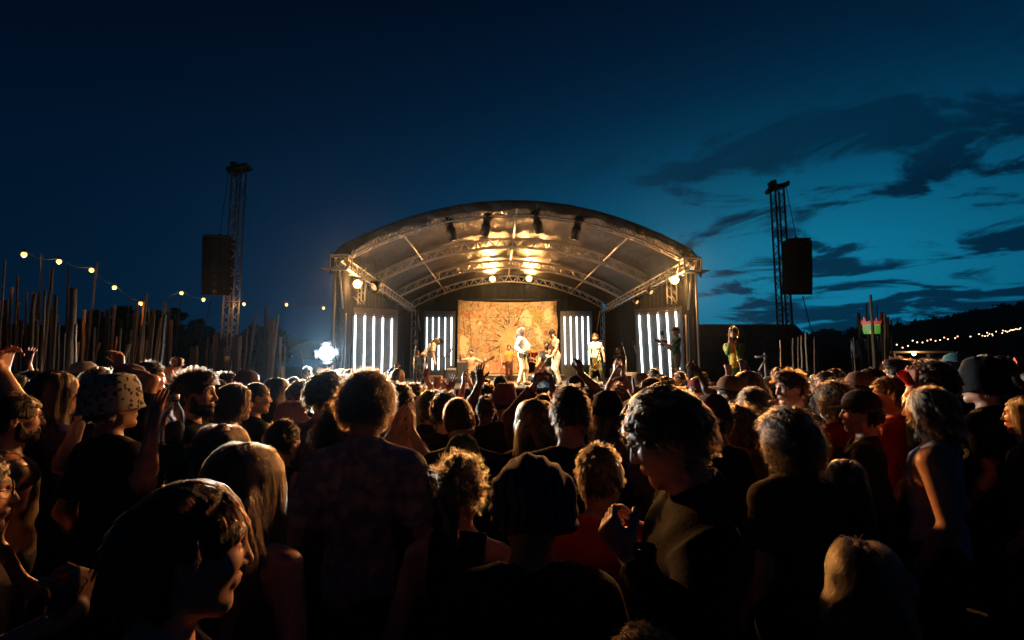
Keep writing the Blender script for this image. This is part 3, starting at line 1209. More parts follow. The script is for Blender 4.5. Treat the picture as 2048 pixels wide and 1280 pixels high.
def hat_mesh(kind):
    if kind in HATM:
        return HATM[kind]
    b = MB()
    sx, sy = 0.90, 1.12
    if kind == 'bucket':
        prof = [(0.0, 0.136), (0.06, 0.136), (0.088, 0.126), (0.096, 0.09), (0.100, 0.035), (0.120, 0.005), (0.150, -0.028), (0.152, -0.031), (0.148, -0.031), (0.117, 0.000), (0.094, 0.028), (0.088, 0.09), (0.0, 0.118)]
        b.lathe(prof, 40, sx=sx, sy=sy, wob=lambda p, a, i: (p.x, p.y, p.z + (0.010 * math.sin(3 * a + 1) if i in (6, 7, 8) else 0.003 * math.sin(5 * a + i))))
    elif kind == 'tall_bucket':
        prof = [(0.0, 0.165), (0.045, 0.160), (0.080, 0.140), (0.098, 0.085), (0.108, 0.03), (0.118, -0.015), (0.140, -0.062), (0.143, -0.066), (0.138, -0.065), (0.113, -0.018), (0.100, 0.025), (0.090, 0.085), (0.0, 0.148)]
        b.lathe(prof, 48, sx=sx, sy=sy, wob=lambda p, a, i: (p.x * (1 + 0.02 * math.sin(7 * a)), p.y, p.z + (0.014 * math.sin(4 * a + 1) if i in (6, 7, 8) else 0.004 * math.sin(5 * a + i))))
    elif kind == 'leopard':
        prof = [(0.0, 0.140), (0.055, 0.138), (0.092, 0.122), (0.110, 0.075), (0.116, 0.020), (0.120, -0.020), (0.128, -0.040), (0.124, -0.042), (0.112, -0.015), (0.104, 0.03), (0.09, 0.10), (0.0, 0.124)]
        b.lathe(prof, 40, sx=sx, sy=sy, wob=lambda p, a, i: (p.x, p.y, p.z + 0.004 * math.sin(4 * a + i)))
    elif kind in ('cap', 'cap_back', 'beret'):
        prof = [(0.0, 0.128), (0.045, 0.124), (0.078, 0.100), (0.096, 0.060), (0.0985, 0.024), (0.0955, 0.022), (0.088, 0.06), (0.0, 0.116)]
        b.lathe(prof, 36, sx=0.92, sy=1.12)
        b.ball((0, 0, 0.129), 0.006)
        s_ = -1 if kind == 'cap_back' else 1
        vs, fs = [], []
        N, Mr = 14, 5
        for lay in (0, 1):
            for i in range(N + 1):
                a = math.pi * (0.12 + 0.76 * i / N)
                for j in range(Mr):
                    t = j / (Mr - 1)
                    r = 1 + 0.72 * t * math.sin(a) ** 0.7
                    x_ = 0.088 * math.cos(a) * (1 + 0.05 * t)
                    y_ = s_ * (0.109 * math.sin(a) * r)
                    z_ = 0.030 - 0.020 * t * math.sin(a) - 0.9 * x_ * x_ * (1 + t) - 0.0035 * lay
                    vs.append((x_, y_, z_))
        q = (N + 1) * Mr
        for lay in (0, 1):
            for i in range(N):
                for j in range(Mr - 1):
                    a_ = lay * q + i * Mr + j
                    fs.append((a_, a_ + 1, a_ + Mr + 1, a_ + Mr) if lay else (a_ + Mr, a_ + Mr + 1, a_ + 1, a_))
        for i in range(N):
            a_ = i * Mr + Mr - 1
            fs.append((a_, a_ + Mr, a_ + Mr + q, a_ + q))
        b.add(vs, fs)
    elif kind == 'beanie':
        prof = [(0.0, 0.142), (0.035, 0.138), (0.070, 0.115), (0.092, 0.070), (0.100, 0.030), (0.105, 0.028), (0.106, -0.016), (0.101, -0.020), (0.094, 0.02), (0.0, 0.125)]
        b.lathe(prof, 36, sx=0.92, sy=1.10, wob=lambda p, a, i: (p.x, p.y - (0.012 if i < 2 else 0), p.z + 0.002 * math.sin(6 * a)))
    elif kind == 'pompom':
        prof = [(0.0, 0.142), (0.035, 0.138), (0.070, 0.115), (0.092, 0.070), (0.100, 0.030), (0.105, 0.028), (0.106, -0.016), (0.101, -0.020), (0.094, 0.02), (0.0, 0.125)]
        b.lathe(prof, 36, sx=0.92, sy=1.10)
        rng = random.Random(4)
        b.ball((0, -0.01, 0.168), 0.036, 12, 8)
        for i in range(160):
            v = Vector((rng.gauss(0, 1), rng.gauss(0, 1), rng.gauss(0, 1))).normalized()
            b.tube([Vector((0, -0.01, 0.168)) + v * 0.03, Vector((0, -0.01, 0.168)) + v * 0.05], [0.003, 0.001], 4)
    elif kind == 'fedora':
        prof = [(0.0, 0.120), (0.045, 0.132), (0.075, 0.128), (0.090, 0.085), (0.098, 0.032), (0.125, 0.012), (0.172, 0.002), (0.175, -0.001), (0.125, 0.004), (0.093, 0.026), (0.08, 0.08), (0.0, 0.108)]
        b.lathe(prof, 44, sx=0.92, sy=1.10, wob=lambda p, a, i: (p.x * (0.86 if i in (1, 2) and p.y > 0 else 1), p.y, p.z + (0.016 * math.cos(2 * a) if i in (6, 7) else 0.006 * math.cos(2 * a) if i in (5, 8) else 0.003 * math.sin(5 * a + i))))
    elif kind == 'headscarf':
        pass
    me = b.mesh('hat', [None], True)
    HATM[kind] = me
    return me


def scarf_mesh():
    def f(p):
        d = s_el(p, (0, 0.0, 0.012), SK + 0.016)
        d = smin(d, s_el(p, (0.0, -0.050, 0.020), (0.118, 0.095, 0.110)), 0.04)
        d = smin(d, s_el(p, (0.025, -0.075, -0.030), (0.085, 0.070, 0.080)), 0.04)
        x, y, z = p.T
        a = np.arctan2(x, z + 0.05)
        d = d + 0.0032 * np.sin(a * 22 + 2.2 * np.sin(z * 24 + y * 18)) * (y < 0.06) + 0.003 * np.sin(a * 9 + y * 40)
        d = smax(d, -face_cut(p), 0.006)
        return smax(d, -(z + 0.092 + y * 0.5), 0.01)
    return nets_mesh('headscarf', f, [((-0.2, -0.2, -0.16), (0.2, 0.16, 0.18), 0.0035)], [None])


def glasses_mesh():
    if 'glasses' in HATM:
        return HATM['glasses']
    b = MB()
    for sx in (-1, 1):
        c = Vector((sx * 0.033, 0.108, -0.004))
        b.tube([c + Vector((0.024 * math.cos(a), -0.004 * abs(math.cos(a)), 0.021 * math.sin(a))) for a in [i * math.pi / 10 for i in range(20)]], 0.0020, 6, closed=True)
        b.tube([(sx * 0.056, 0.104, 0.004), (sx * 0.074, 0.06, 0.004), (sx * 0.082, 0.0, 0.004), (sx * 0.082, -0.012, -0.012)], 0.0018, 6)
    b.tube([(-0.010, 0.110, 0.0), (0, 0.113, 0.003), (0.010, 0.110, 0.0)], 0.0018, 6)
    HATM['glasses'] = b.mesh('glasses', [principled('spectacle_frame', (0.02, 0.018, 0.016), 0.25)], True)
    return HATM['glasses']


def beard_mesh(h=0.005):
    if 'beard' not in HATM:
        def f(p):
            q = np.stack([np.abs(p[:, 0]), p[:, 1], p[:, 2]], 1)
            d = head_sdf(p) - 0.006 + vnoise(p, 140, 3) * 0.0018
            reg = s_el(q, (0.0, 0.055, -0.098), (0.074, 0.075, 0.046))
            reg = smin(reg, s_rc(q, (0.066, 0.018, -0.03), (0.055, 0.03, -0.095), 0.016, 0.026), 0.01)
            d = smax(d, reg, 0.006)
            return smax(d, -s_el(p, (0, 0.108, -0.074), (0.021, 0.022, 0.009)), 0.003)
        HATM['beard'] = nets_mesh('beard', f, [((-0.1, -0.05, -0.16), (0.1, 0.14, 0.0), h)], [None])
    return HATM['beard']


def child(name, data, parent, mat=None, M=None):
    o = bpy.data.objects.new(name, data)
    COL.objects.link(o)
    o.parent = parent
    if M is not None:
        o.matrix_local = M
    if mat is not None and len(o.material_slots):
        o.material_slots[0].link = 'OBJECT'
        o.material_slots[0].material = mat
    return o


BODY = {}
CLO = {}


def get_body(key, **kw):
    if key is None:
        return Body(**kw)
    if key not in BODY:
        BODY[key] = Body(**kw)
    return BODY[key]


def person(label, loc, rot=0.0, scale=1.0, skin=(0.55, 0.36, 0.27), build='m', arms=None, pitch=0, yaw=0, roll=0, lean=0, legs=None,
           hair='short', hairc=(0.05, 0.03, 0.02), hseed=0, frizz=1.0, hat=None, hatc=(0.03, 0.03, 0.035), hat_obj=None, hat_tilt=0,
           shirt=(0.03, 0.03, 0.035), sleeve='short', trous=(0.02, 0.022, 0.03), shorts=False, glasses=False, beard=None,
           lod=2, group='concertgoers in the crowd', name='person', hood=False, collar=False, shirt_mat=None, hair_sc=1.0, fat=1.0, feet=True, hem=0.84):
    posed = bool(arms) or lean or legs
    bkey = None if posed else (build, pitch, yaw, roll, fat)
    B = get_body(bkey, build=build, arms=arms, pitch=pitch, yaw=yaw, roll=roll, lean=lean, legs=legs, fat=fat)
    hh, hu, hl = {0: (0.0028, 0.0075, 0.02), 1: (0.0042, 0.009, 0.02), 2: (0.006, 0.011, 0.022), 3: (0.0085, 0.014, 0.026)}[lod]
    if arms:
        hu = min(hu, {0: 0.005, 1: 0.005, 2: 0.0055, 3: 0.007}[lod])
        hh = min(hh, hu)
    mk = ('b', bkey, lod)
    if bkey is None or mk not in CLO:
        me = B.mesh(hh, hu, hl)
        if bkey is not None:
            CLO[mk] = me
    else:
        me = CLO[mk]
    o = bpy.data.objects.new(name, me)
    COL.objects.link(o)
    o.location = loc
    o.rotation_euler = (0, 0, rad(rot))
    o.scale = (scale,) * 3
    o.material_slots[0].link = 'OBJECT'
    o.material_slots[0].material = skin_mat(skin)
    if o.material_slots[4].material is not None:
        o.material_slots[4].link = 'OBJECT'
        o.material_slots[4].material = hair_mat(tuple(c * 0.8 for c in hairc))
    tag(o, label, 'person', group)
    # clothes
    sh = {0: 0.007, 1: 0.009, 2: 0.012, 3: 0.017}[lod]
    if sleeve is not None:
        ck = ('s', bkey, lod, sleeve, hood, collar)
        if bkey is None or ck not in CLO:
            sm = B.shirt(sleeve, sh, None, hood=hood, collar=collar, seed=hseed, hem=hem)
            if bkey is not None:
                CLO[ck] = sm
        else:
            sm = CLO[ck]
        child('shirt', sm, o, shirt_mat or cloth_mat(shirt))
    if trous is not None:
        ck = ('t', bkey, shorts)
        if bkey is None or ck not in CLO:
            tm = B.trousers(0.018 if lod > 1 else 0.022, None, shorts)
            if bkey is not None:
                CLO[ck] = tm
        else:
            tm = CLO[ck]
        child('trousers', tm, o, cloth_mat(trous))
    if feet:
        ck = ('f', bkey)
        if bkey is None or ck not in CLO:
            fm = B.shoes(0.016)
            if bkey is not None:
                CLO[ck] = fm
        else:
            fm = CLO[ck]
        child('shoes', fm, o, cloth_mat((0.05, 0.05, 0.05)))
    H = Matrix.Translation(Vector(B.Hloc)) @ Matrix(B.Hrot.tolist()).to_4x4()
    Hs = H @ Matrix.Scale(hair_sc, 4)
    if hair != 'bald':
        hm = child('hair', hair_cap(hair, hseed % 3, bool(hat), 0.005 if lod < 2 else 0.0075), o, hair_mat(hairc), Hs)
        child('loose_hair', hair_strands(hair, hseed % 3, bool(hat), lod, frizz), hm, strand_mat(hairc))
    if beard:
        child('beard', beard_mesh(), o, hair_mat(beard), H)
    if glasses:
        child('glasses', glasses_mesh(), o, None, H)
    ho = None
    if hat == 'headscarf':
        ho = child('headscarf', scarf_mesh(), o, hat_obj or cloth_mat(hatc), H)
    elif hat:
        T = Matrix.Translation((0, -0.004, 0.010)) @ Matrix.Rotation(rad(-hat_tilt), 4, 'X')
        ho = child({'cap_back': 'cap', 'tall_bucket': 'bucket_hat', 'bucket': 'bucket_hat', 'leopard': 'bucket_hat', 'pompom': 'bobble_hat', 'fedora': 'brimmed_hat'}.get(hat, hat), hat_mesh(hat), o, hat_obj or cloth_mat(hatc), H @ T)
    o['_h'] = 0
    del o['_h']
    return o, B, H


# default standing height of the built figure (top of hair) per style
def hair_top(hair, hat):
    if hat:
        return 1.645 + {'bucket': 0.148, 'tall_bucket': 0.178, 'leopard': 0.152, 'cap': 0.142, 'cap_back': 0.142, 'beret': 0.142, 'beanie': 0.154, 'pompom': 0.215, 'fedora': 0.144, 'headscarf': 0.140}[hat]
    st = STY[hair]
    t = 0.0 if st is None else st['t'] + 0.004
    if hair == 'bun':
        t = 0.055
    if hair == 'quiff':
        t = 0.028
    return 1.75 + t


def crowd(label, px, py, d, **kw):
    """a person whose top of head is seen at photo pixel (px,py), d metres away; hands={'R':(px,py,d,opts)} are aimed at pixels"""
    top = at(px, py, d)
    hands = kw.pop('hands', None)
    sc = kw.pop('sc', None)
    pt = kw.get('pitch', 0)
    ht = hair_top(kw.get('hair', 'short'), kw.get('hat')) - 0.035 * max(0, pt) / 30.0
    scale = top.z / ht
    dz = 0
    if sc is not None:
        dz = top.z - ht * sc
        scale = sc
    rot = kw.get('rot', 0)
    # the head leans forward of the feet a little
    loc = Vector((top.x, top.y, dz))
    if hands:
        arms = kw.setdefault('arms', {})
        Ri = Matrix.Rotation(-rad(rot), 3, 'Z')
        for s_, (hx, hy, hd, op) in hands.items():
            wv = Ri @ (at(hx, hy, hd) - loc) / scale
            a = dict(op)
            a['w'] = tuple(wv)
            for k in ('fd', 'n', 'pole', 'side'):
                if k in a:
                    a[k] = tuple(Ri @ Vector(a[k]))
            arms[s_] = a
    return person(label, loc, scale=scale, **kw)
# ==================================================================== setting
def light(name, kind, loc, power, color, parent=None, target=None, radius=0.1, cone=None, blend=0.4):
    d = bpy.data.lights.new(name, kind)
    d.energy = power
    d.color = color
    d.shadow_soft_size = radius
    if cone:
        d.spot_size = rad(cone)
        d.spot_blend = blend
    o = bpy.data.objects.new(name, d)
    COL.objects.link(o)
    o.location = loc
    if target is not None:
        o.rotation_euler = (Vector(target) - Vector(loc)).to_track_quat('-Z', 'Y').to_euler()
    return o


WARM = (1.0, 0.43, 0.125)
COOL = (0.80, 0.95, 1.0)

# ground sheet
gm = textured('trodden_grass', (0.035, 0.030, 0.016), (0.055, 0.070, 0.022), 1.2, rough=0.95, bump=0.6, bscale=14, bdist=0.05)
gb = MB()
xs = [-900, -200, -60, -25, 0, 25, 60, 200, 900]
ys = [-60, -10, 0, 10, 25, 60, 200, 900]
for i in range(len(xs) - 1):
    for j in range(len(ys) - 1):
        gb.add([(xs[i], ys[j], 0), (xs[i + 1], ys[j], 0), (xs[i + 1], ys[j + 1], 0), (xs[i], ys[j + 1], 0)], [(0, 1, 2, 3)])
tag(gb.build('ground', gm), 'trodden dark field under the crowd', 'ground', kind='structure')

# wooded hills
hillm = textured('dark_woodland_floor', (0.010, 0.014, 0.007), (0.022, 0.028, 0.012), 0.08, rough=1.0, bump=0.5, bscale=0.5, bdist=0.8)


def ridge(pts, d, depth, name, label, seed):
    rng = random.Random(seed)
    b = MB()
    n = 60
    cols = []
    for i in range(n + 1):
        t = i / n * (len(pts) - 1)
        k = min(int(t), len(pts) - 2)
        f = t - k
        px = pts[k][0] * (1 - f) + pts[k + 1][0] * f
        py = pts[k][1] * (1 - f) + pts[k + 1][1] * f
        p = at(px, py, d)
        cols.append((p.x, d, max(p.z, 0.1)))
    prof = [(-0.75, -0.02), (-0.5, 0.30), (-0.25, 0.70), (0, 1.0), (0.4, 0.9), (1.0, 0.4)]
    vs, fs = [], []
    for x, y, z in cols:
        for dy_, hz in prof:
            vs.append((x, y + dy_ * depth, z * hz + rng.uniform(-0.2, 0.2) * (0.3 if hz < 0.9 else 0.8)))
    m = len(prof)
    for i in range(n):
        for j in range(m - 1):
            fs.append((i * m + j, (i + 1) * m + j, (i + 1) * m + j + 1, i * m + j + 1))
    b.add(vs, fs)
    tag(b.build(name, hillm, smooth=True), label, 'hill', kind='structure')
    return cols


cols = ridge([(1360, 690), (1640, 672), (1760, 664), (1880, 648), (1960, 632), (2060, 612), (2200, 590)], 150, 50, 'hill', 'dark wooded hill on the horizon', 3)
ridge([(-150, 640), (60, 650), (180, 652), (330, 660), (460, 668), (620, 680)], 110, 40, 'hill', 'dark hill behind the pole thicket', 5)

leafm = textured('leaves', (0.020, 0.032, 0.010), (0.045, 0.065, 0.020), 3.0, rough=0.8, bump=0)
barkm = textured('bark', (0.05, 0.035, 0.022), (0.10, 0.075, 0.05), 9, rough=0.95, bump=0.8, stretch=(1, 1, 0.2))


def leaf_cloud(rng, blobs, n, size):
    b = MB()
    for _ in range(n):
        c, r = rng.choice(blobs)
        v = Vector((rng.gauss(0, 1), rng.gauss(0, 1), rng.gauss(0, 1))).normalized()
        p = Vector(c) + Vector((v.x * r, v.y * r, v.z * r * 0.8)) * (rng.random() ** 0.35) * rng.uniform(0.75, 1.12)
        s = size * rng.uniform(0.6, 1.4)
        u = Vector((rng.gauss(0, 1), rng.gauss(0, 1), rng.gauss(0, 1))).normalized()
        t = u.orthogonal().normalized()
        w_ = u.cross(t)
        b.add([p - t * s, p + w_ * s * 0.5, p + t * s, p - w_ * s * 0.5], [(0, 1, 2, 3)])
    return b


def tree(px, py, d, wpx, label, seed):
    rng = random.Random(seed)
    top = at(px, py, d)
    H = top.z
    Wd = wpx / F * d / 2
    o = thing('broadleaf_tree', label, 'tree', (top.x, d, 0), group='dark trees behind the poles')
    tb = MB()
    tb.tube([(0, 0, -0.3), (0.1, 0, H * 0.25), (0.0, 0.1, H * 0.55), (0.1, 0, H * 0.85)], [H * 0.04, H * 0.03, H * 0.02, H * 0.006], 8)
    blobs = []
    for i in range(15):
        a = rng.uniform(0, 6.28)
        z = rng.uniform(0.30, 0.88)
        rr = Wd * math.sin(math.pi * min(1, (z - 0.12) / 0.95)) * rng.uniform(0.3, 0.85)
        c = (math.cos(a) * rr, math.sin(a) * rr, H * z)
        r = rng.uniform(0.26, 0.42) * Wd
        blobs.append((c, r))
        tb.tube([(0.05, 0.03, H * (z - 0.18)), (c[0] * 0.5, c[1] * 0.5, H * (z - 0.06)), c], [H * 0.014, H * 0.008, H * 0.003], 5)
    blobs.append(((0, 0, H * 0.93 - Wd * 0.2), Wd * 0.3))
    tb.build('trunk', barkm, o)
    leaf_cloud(rng, blobs, 2600, 0.022 * d / 3.2).build('crown', leafm, o)


for i, (px, py, d, wpx, lab) in enumerate([
        (195, 612, 38, 60, 'low dark tree just left of the paired thin poles'),
        (252, 604, 40, 90, 'broad dark tree behind the tall leaning lamp pole'),
        (312, 612, 42, 70, 'dark tree behind the two thin leaning poles'),
        (352, 606, 36, 46, 'narrow dark tree under the lamp on its thin pole'),
        (398, 632, 40, 64, 'dark round tree directly below the hanging speakers of the pale tower'),
        (520, 648, 44, 120, 'wide dim tree between the pale tower and the white flood lamp'),
        (150, 630, 44, 80, 'dim tree behind the thick flat-topped post')]):
    tree(px, py, d, wpx, lab, 40 + i)

# tree line on the right-hand ridge
rng = random.Random(8)
bl = []
for x, y, z in cols:
    if at(1560, 600, 150).x < x < at(2080, 600, 150).x:
        for k in range(3):
            bl.append(((x + rng.uniform(-1.5, 1.5), y + rng.uniform(-6, 4), z + rng.uniform(-1, 1.2)), rng.uniform(1.2, 2.6)))
tag(leaf_cloud(rng, bl, 9000, 0.55).build('woodland', leafm), 'ragged line of distant trees along the hill', 'woodland', kind='stuff')

# ==================================================================== the stage
STG = thing('stage', 'arched festival stage with dark canvas roof and aluminium trusses', 'stage', (0.17, 14.0, 0), rad(1.8))
MS = Matrix.Translation((0.17, 14.0, 0)) @ Matrix.Rotation(rad(1.8), 4, 'Z')
DZ = 1.17            # deck
HW, DEP = 5.4, 11.5


def arch_z(x, off=0.0):
    t = x / HW
    return 5.05 + 1.49 * (1 - t * t) + off


# vinyl canvas with creases
vin = bpy.data.materials.new('dark_vinyl_canvas')
vin.use_nodes = True
t = NT(vin.node_tree)
p = t.n['Principled BSDF']
tcn = t.node('ShaderNodeTexCoord')
mp = t.node('ShaderNodeMapping')
mp.inputs['Scale'].default_value = (1.0, 0.5, 1.0)
t.l.new(tcn.outputs['Object'], mp.inputs[0])
na = t.noise(mp.outputs[0], 1.9, 8, 0.64, 1.8)
nb_ = t.noise(mp.outputs[0], 7.0, 5, 0.6, 1.8)
t.l.new(t.ramp(na, [(0.3, (0.060, 0.061, 0.064)), (0.7, (0.110, 0.110, 0.113))]), p.inputs['Base Color'])
t.l.new(t.m('ADD', 0.30, t.m('MULTIPLY', nb_, 0.22)), p.inputs['Roughness'])
p.inputs['Metallic'].default_value = 0.0
bp = t.node('ShaderNodeBump')
bp.inputs['Strength'].default_value = 0.85
bp.inputs['Distance'].default_value = 0.09
t.l.new(t.m('ADD', na, t.m('MULTIPLY', nb_, 0.30)), bp.inputs['Height'])
t.l.new(bp.outputs[0], p.inputs['Normal'])

# roof sheet: closed thin shell, sagging a little between the arches
b = MB()
NX, NY = 56, 46
vs, fs = [], []
for lay in (0, 1):
    for i in range(NX + 1):
        x = -5.72 + 11.44 * i / NX
        for j in range(NY + 1):
            y = -0.22 + (DEP + 0.5) * j / NY
            ph = (y % (DEP / 3)) / (DEP / 3)
            sag = -0.05 * math.sin(math.pi * ph) * (1 if y > 0 else 0)
            z = arch_z(min(max(x, -HW), HW), 0.42) if abs(x) <= HW else arch_z(HW, 0.42) - (abs(x) - HW) * 1.1
            z += sag + 0.014 * math.sin(x * 3.1 + y * 1.3) * math.sin(y * 2.2 - x) + 0.010 * math.sin(x * 9 + 2 * math.sin(y * 1.7))
            vs.append((x, y, z + (0.012 if lay else 0)))
q = (NX + 1) * (NY + 1)
for lay in (0, 1):
    for i in range(NX):
        for j in range(NY):
            a = lay * q + i * (NY + 1) + j
            f_ = (a, a + NY + 1, a + NY + 2, a + 1)
            fs.append(f_ if lay else f_[::-1])
for j in range(NY):
    for i0 in (0, NX):
        a = i0 * (NY + 1) + j
        fs.append((a, a + 1, a + 1 + q, a + q))
for i in range(NX):
    for j0 in (0, NY):
        a = i * (NY + 1) + j0
        fs.append((a, a + NY + 1, a + NY + 1 + q, a + q))
b.add(vs, fs)
b.build('roof_canvas', vin, STG, True)
# front valance: gathered strip wrapped down over the first arch
b = MB()
vs, fs = [], []
NV = 150
rngv = random.Random(5)
sc_ = [rngv.uniform(0, 6.28) for _ in range(8)]
for i in range(NV + 1):
    x = -5.72 + 11.44 * i / NV
    zt = (arch_z(x, 0.42) if abs(x) <= HW else arch_z(HW, 0.42) - (abs(x) - HW) * 1.1)
    hang = 0.27 + 0.025 * math.sin(x * 2.9 + sc_[0]) + 0.02 * math.sin(x * 7.3 + sc_[1]) + 0.03 * abs(math.sin(x * 4.1 + sc_[2]))
    if abs(x) > 4.9:
        hang += (abs(x) - 4.9) * 0.35
    for j in range(6):
        u = j / 5
        y = -0.235 - 0.03 * math.sin(u * 3) + 0.035 * u * math.sin(x * 11 + sc_[3] + 2 * math.sin(x * 2)) + 0.05 * u * math.sin(x * 5.3 + sc_[4]) + 0.10 * u
        vs.append((x + 0.03 * u * math.sin(x * 6 + sc_[5]), y, zt + 0.012 - hang * u))
for i in range(NV):
    for j in range(5):
        a = i * 6 + j
        fs.append((a, a + 1, a + 7, a + 6))
b.add(vs, fs)
vo = b.build('roof_valance', vin, STG, True)
so = vo.modifiers.new('thickness', 'SOLIDIFY')
so.thickness = 0.01


def truss(b, pts_fn, n, dz=0.30, dy=0.22, r=0.025, rl=0.011, axis='x', step=1):
    """box truss following pts_fn(t) (lower centre line)"""
    P = [Vector(pts_fn(i / n)) for i in range(n + 1)]
    off = Vector((0, dy / 2, 0)) if axis == 'x' else Vector((dy / 2, 0, 0))
    up = Vector((0, 0, dz))
    L = [[p + off for p in P], [p - off for p in P], [p + off + up for p in P], [p - off + up for p in P]]
    for c in L:
        b.tube(c, r, 8)
    for i in range(0, n, step):
        j = i + step if i + step <= n else n
        k = (i // step) % 2
        for lo_, hi_ in ((0, 2), (1, 3)):
            a, c = (L[lo_][i], L[hi_][j]) if k else (L[hi_][i], L[lo_][j])
            b.tube([a, c], rl, 6)
        a, c = (L[0][i], L[1][j]) if k else (L[1][i], L[0][j])
        b.tube([a, c], rl, 6)
        if i % (step * 4) == 0:
            b.tube([L[0][i], L[1][i], L[3][i], L[2][i]], rl, 6, closed=True)


for k in range(4):
    y = DEP * k / 3
    b = MB()
    truss(b, lambda t_: (-HW + 2 * HW * t_, y, arch_z(-HW + 2 * HW * t_)), 44, dz=0.34)
    # sleeves where sections bolt together
    for x in (-3.6, 0, 3.6):
        for dy_ in (-0.11, 0.11):
            for dz_ in (0, 0.34):
                sl = 1.49 * -2 * x / HW / HW
                b.tube([(x - 0.09, y + dy_, arch_z(x - 0.09, dz_)), (x + 0.09, y + dy_, arch_z(x + 0.09, dz_))], 0.036, 8)
    b.build('roof_arch', ALU, STG, True)
for x in (-3.6, 0, 3.6):
    b = MB()
    for k in range(3):
        y0 = DEP * k / 3
        y1 = DEP * (k + 1) / 3
        b.tube([(x, y0 + 0.11, arch_z(x, 0.10 if x else 0.34)), (x, y1 - 0.11, arch_z(x, 0.10 if x else 0.34))], 0.034, 8)
    b.build('purlin', ALU, STG, True)
for sx in (-1, 1):
    b = MB()
    truss(b, lambda t_: (sx * (HW - 0.02), -0.35 + (DEP + 0.35) * t_, 4.78), 40, dz=0.30, dy=0.30, axis='y')
    b.build('eave_truss', ALU, STG, True)
    # front corner block
    b = MB()
    for zz in (4.72, 5.14):
        for yy in (-0.42, -0.02):
            b.tube([(sx * (HW - 0.28), yy, zz), (sx * (HW + 0.24), yy, zz)], 0.028, 8)
        for xx in (HW - 0.28, HW + 0.24):
            b.tube([(sx * xx, -0.42, zz), (sx * xx, -0.02, zz)], 0.028, 8)
    for xx in (HW - 0.28, HW + 0.24):
        for yy in (-0.42, -0.02):
            b.tube([(sx * xx, yy, 4.72), (sx * xx, yy, 5.14)], 0.028, 8)
    b.tube([(sx * (HW - 0.28), -0.42, 4.72), (sx * (HW + 0.24), -0.42, 5.14)], 0.014, 6)
    b.tube([(sx * (HW - 0.28), -0.02, 4.72), (sx * (HW + 0.24), -0.42, 4.72)], 0.014, 6)
    b.box((sx * (HW + 0.32), -0.22, 4.74), (0.34, 0.46, 0.03))
    b.build('corner_block', ALU, STG, False)
    # posts
    b = MB()
    b.tube([(sx * (HW + 0.14), -0.22, 0), (sx * (HW + 0.14), -0.22, 4.72)], 0.035, 10)
    b.tube([(sx * (HW - 0.22), -0.22, 0), (sx * (HW - 0.22), -0.22, 3.4)], 0.024, 8)
    b.box((sx * (HW + 0.14), -0.22, 0.02), (0.4, 0.4, 0.04))
    b.build('front_post', ALU, STG, True)
    b = MB()
    b.tube([(sx * (HW + 0.02), -0.20, 4.70), (sx * (HW - 0.10), -0.16, 3.55)], 0.03, 8)
    b.build('corner_brace', ALU, STG, True)
    b = MB()
    for dx_, dy_ in ((0, 0), (0.22, 0), (0.11, 0.2)):
        b.tube([(sx * (HW - dx_), DEP - 0.2 - dy_, 0), (sx * (HW - dx_), DEP - 0.2 - dy_, 4.9)], 0.028, 8)
    for i in range(12):
        z0 = 0.4 * i
        b.tube([(sx * HW, DEP - 0.2, z0), (sx * (HW - 0.22), DEP - 0.2, z0 + 0.4)], 0.011, 6)
        b.tube([(sx * HW, DEP - 0.2, z0 + 0.4), (sx * (HW - 0.11), DEP - 0.4, z0)], 0.011, 6)
    b.build('rear_post', ALU, STG, True)
    b = MB()
    b.tube([(sx * (HW - 0.45), DEP - 1.0, 4.78), (sx * (HW - 0.62), DEP - 1.0, 3.7)], 0.028, 8)
    b.build('rear_brace', ALU, STG, True)
    # dark masking legs beside the rear post: ladder truss wrapped in cable
    b = MB()
    for dx_ in (0.5, 0.72):
        b.tube([(sx * (HW - dx_), DEP - 2.4, DZ), (sx * (HW - dx_), DEP - 2.4, 4.6)], 0.025, 8)
    for i in range(14):
        z0 = DZ + 0.24 * i
        b.tube([(sx * (HW - 0.5), DEP - 2.4, z0), (sx * (HW - 0.72), DEP - 2.4, z0 + 0.24)], 0.010, 6)
    b.tube([(sx * (HW - 0.61) + 0.03 * math.sin(i * 1.3), DEP - 2.45, DZ + i * 0.1) for i in range(35)], 0.022, 6)
    b.build('cable_ladder', DARKM, STG, True)

# deck
deckm = textured('black_stage_ply', (0.030, 0.028, 0.026), (0.060, 0.055, 0.05), 3, rough=0.55, bump=0.2, bscale=30)
b = MB()
for i in range(5):
    for j in range(6):
        b.box((-HW + 2.16 * (i + 0.5), DEP / 6 * (j + 0.5), DZ - 0.06), (2.154, DEP / 6 - 0.006, 0.12))
b.build('deck', deckm, STG)
b = MB()
b.tube([(-HW, -0.02, DZ - 0.03), (HW, -0.02, DZ - 0.03)], 0.03, 8)
b.build('deck_edge_rail', ALU, STG, True)

drape = bpy.data.materials.new('black_drape')
drape.use_nodes = True
t = NT(drape.node_tree)
p = t.n['Principled BSDF']
p.inputs['Base Color'].default_value = (0.006, 0.007, 0.008, 1)
p.inputs['Roughness'].default_value = 0.9
p.inputs['Specular IOR Level'].default_value = 0.15


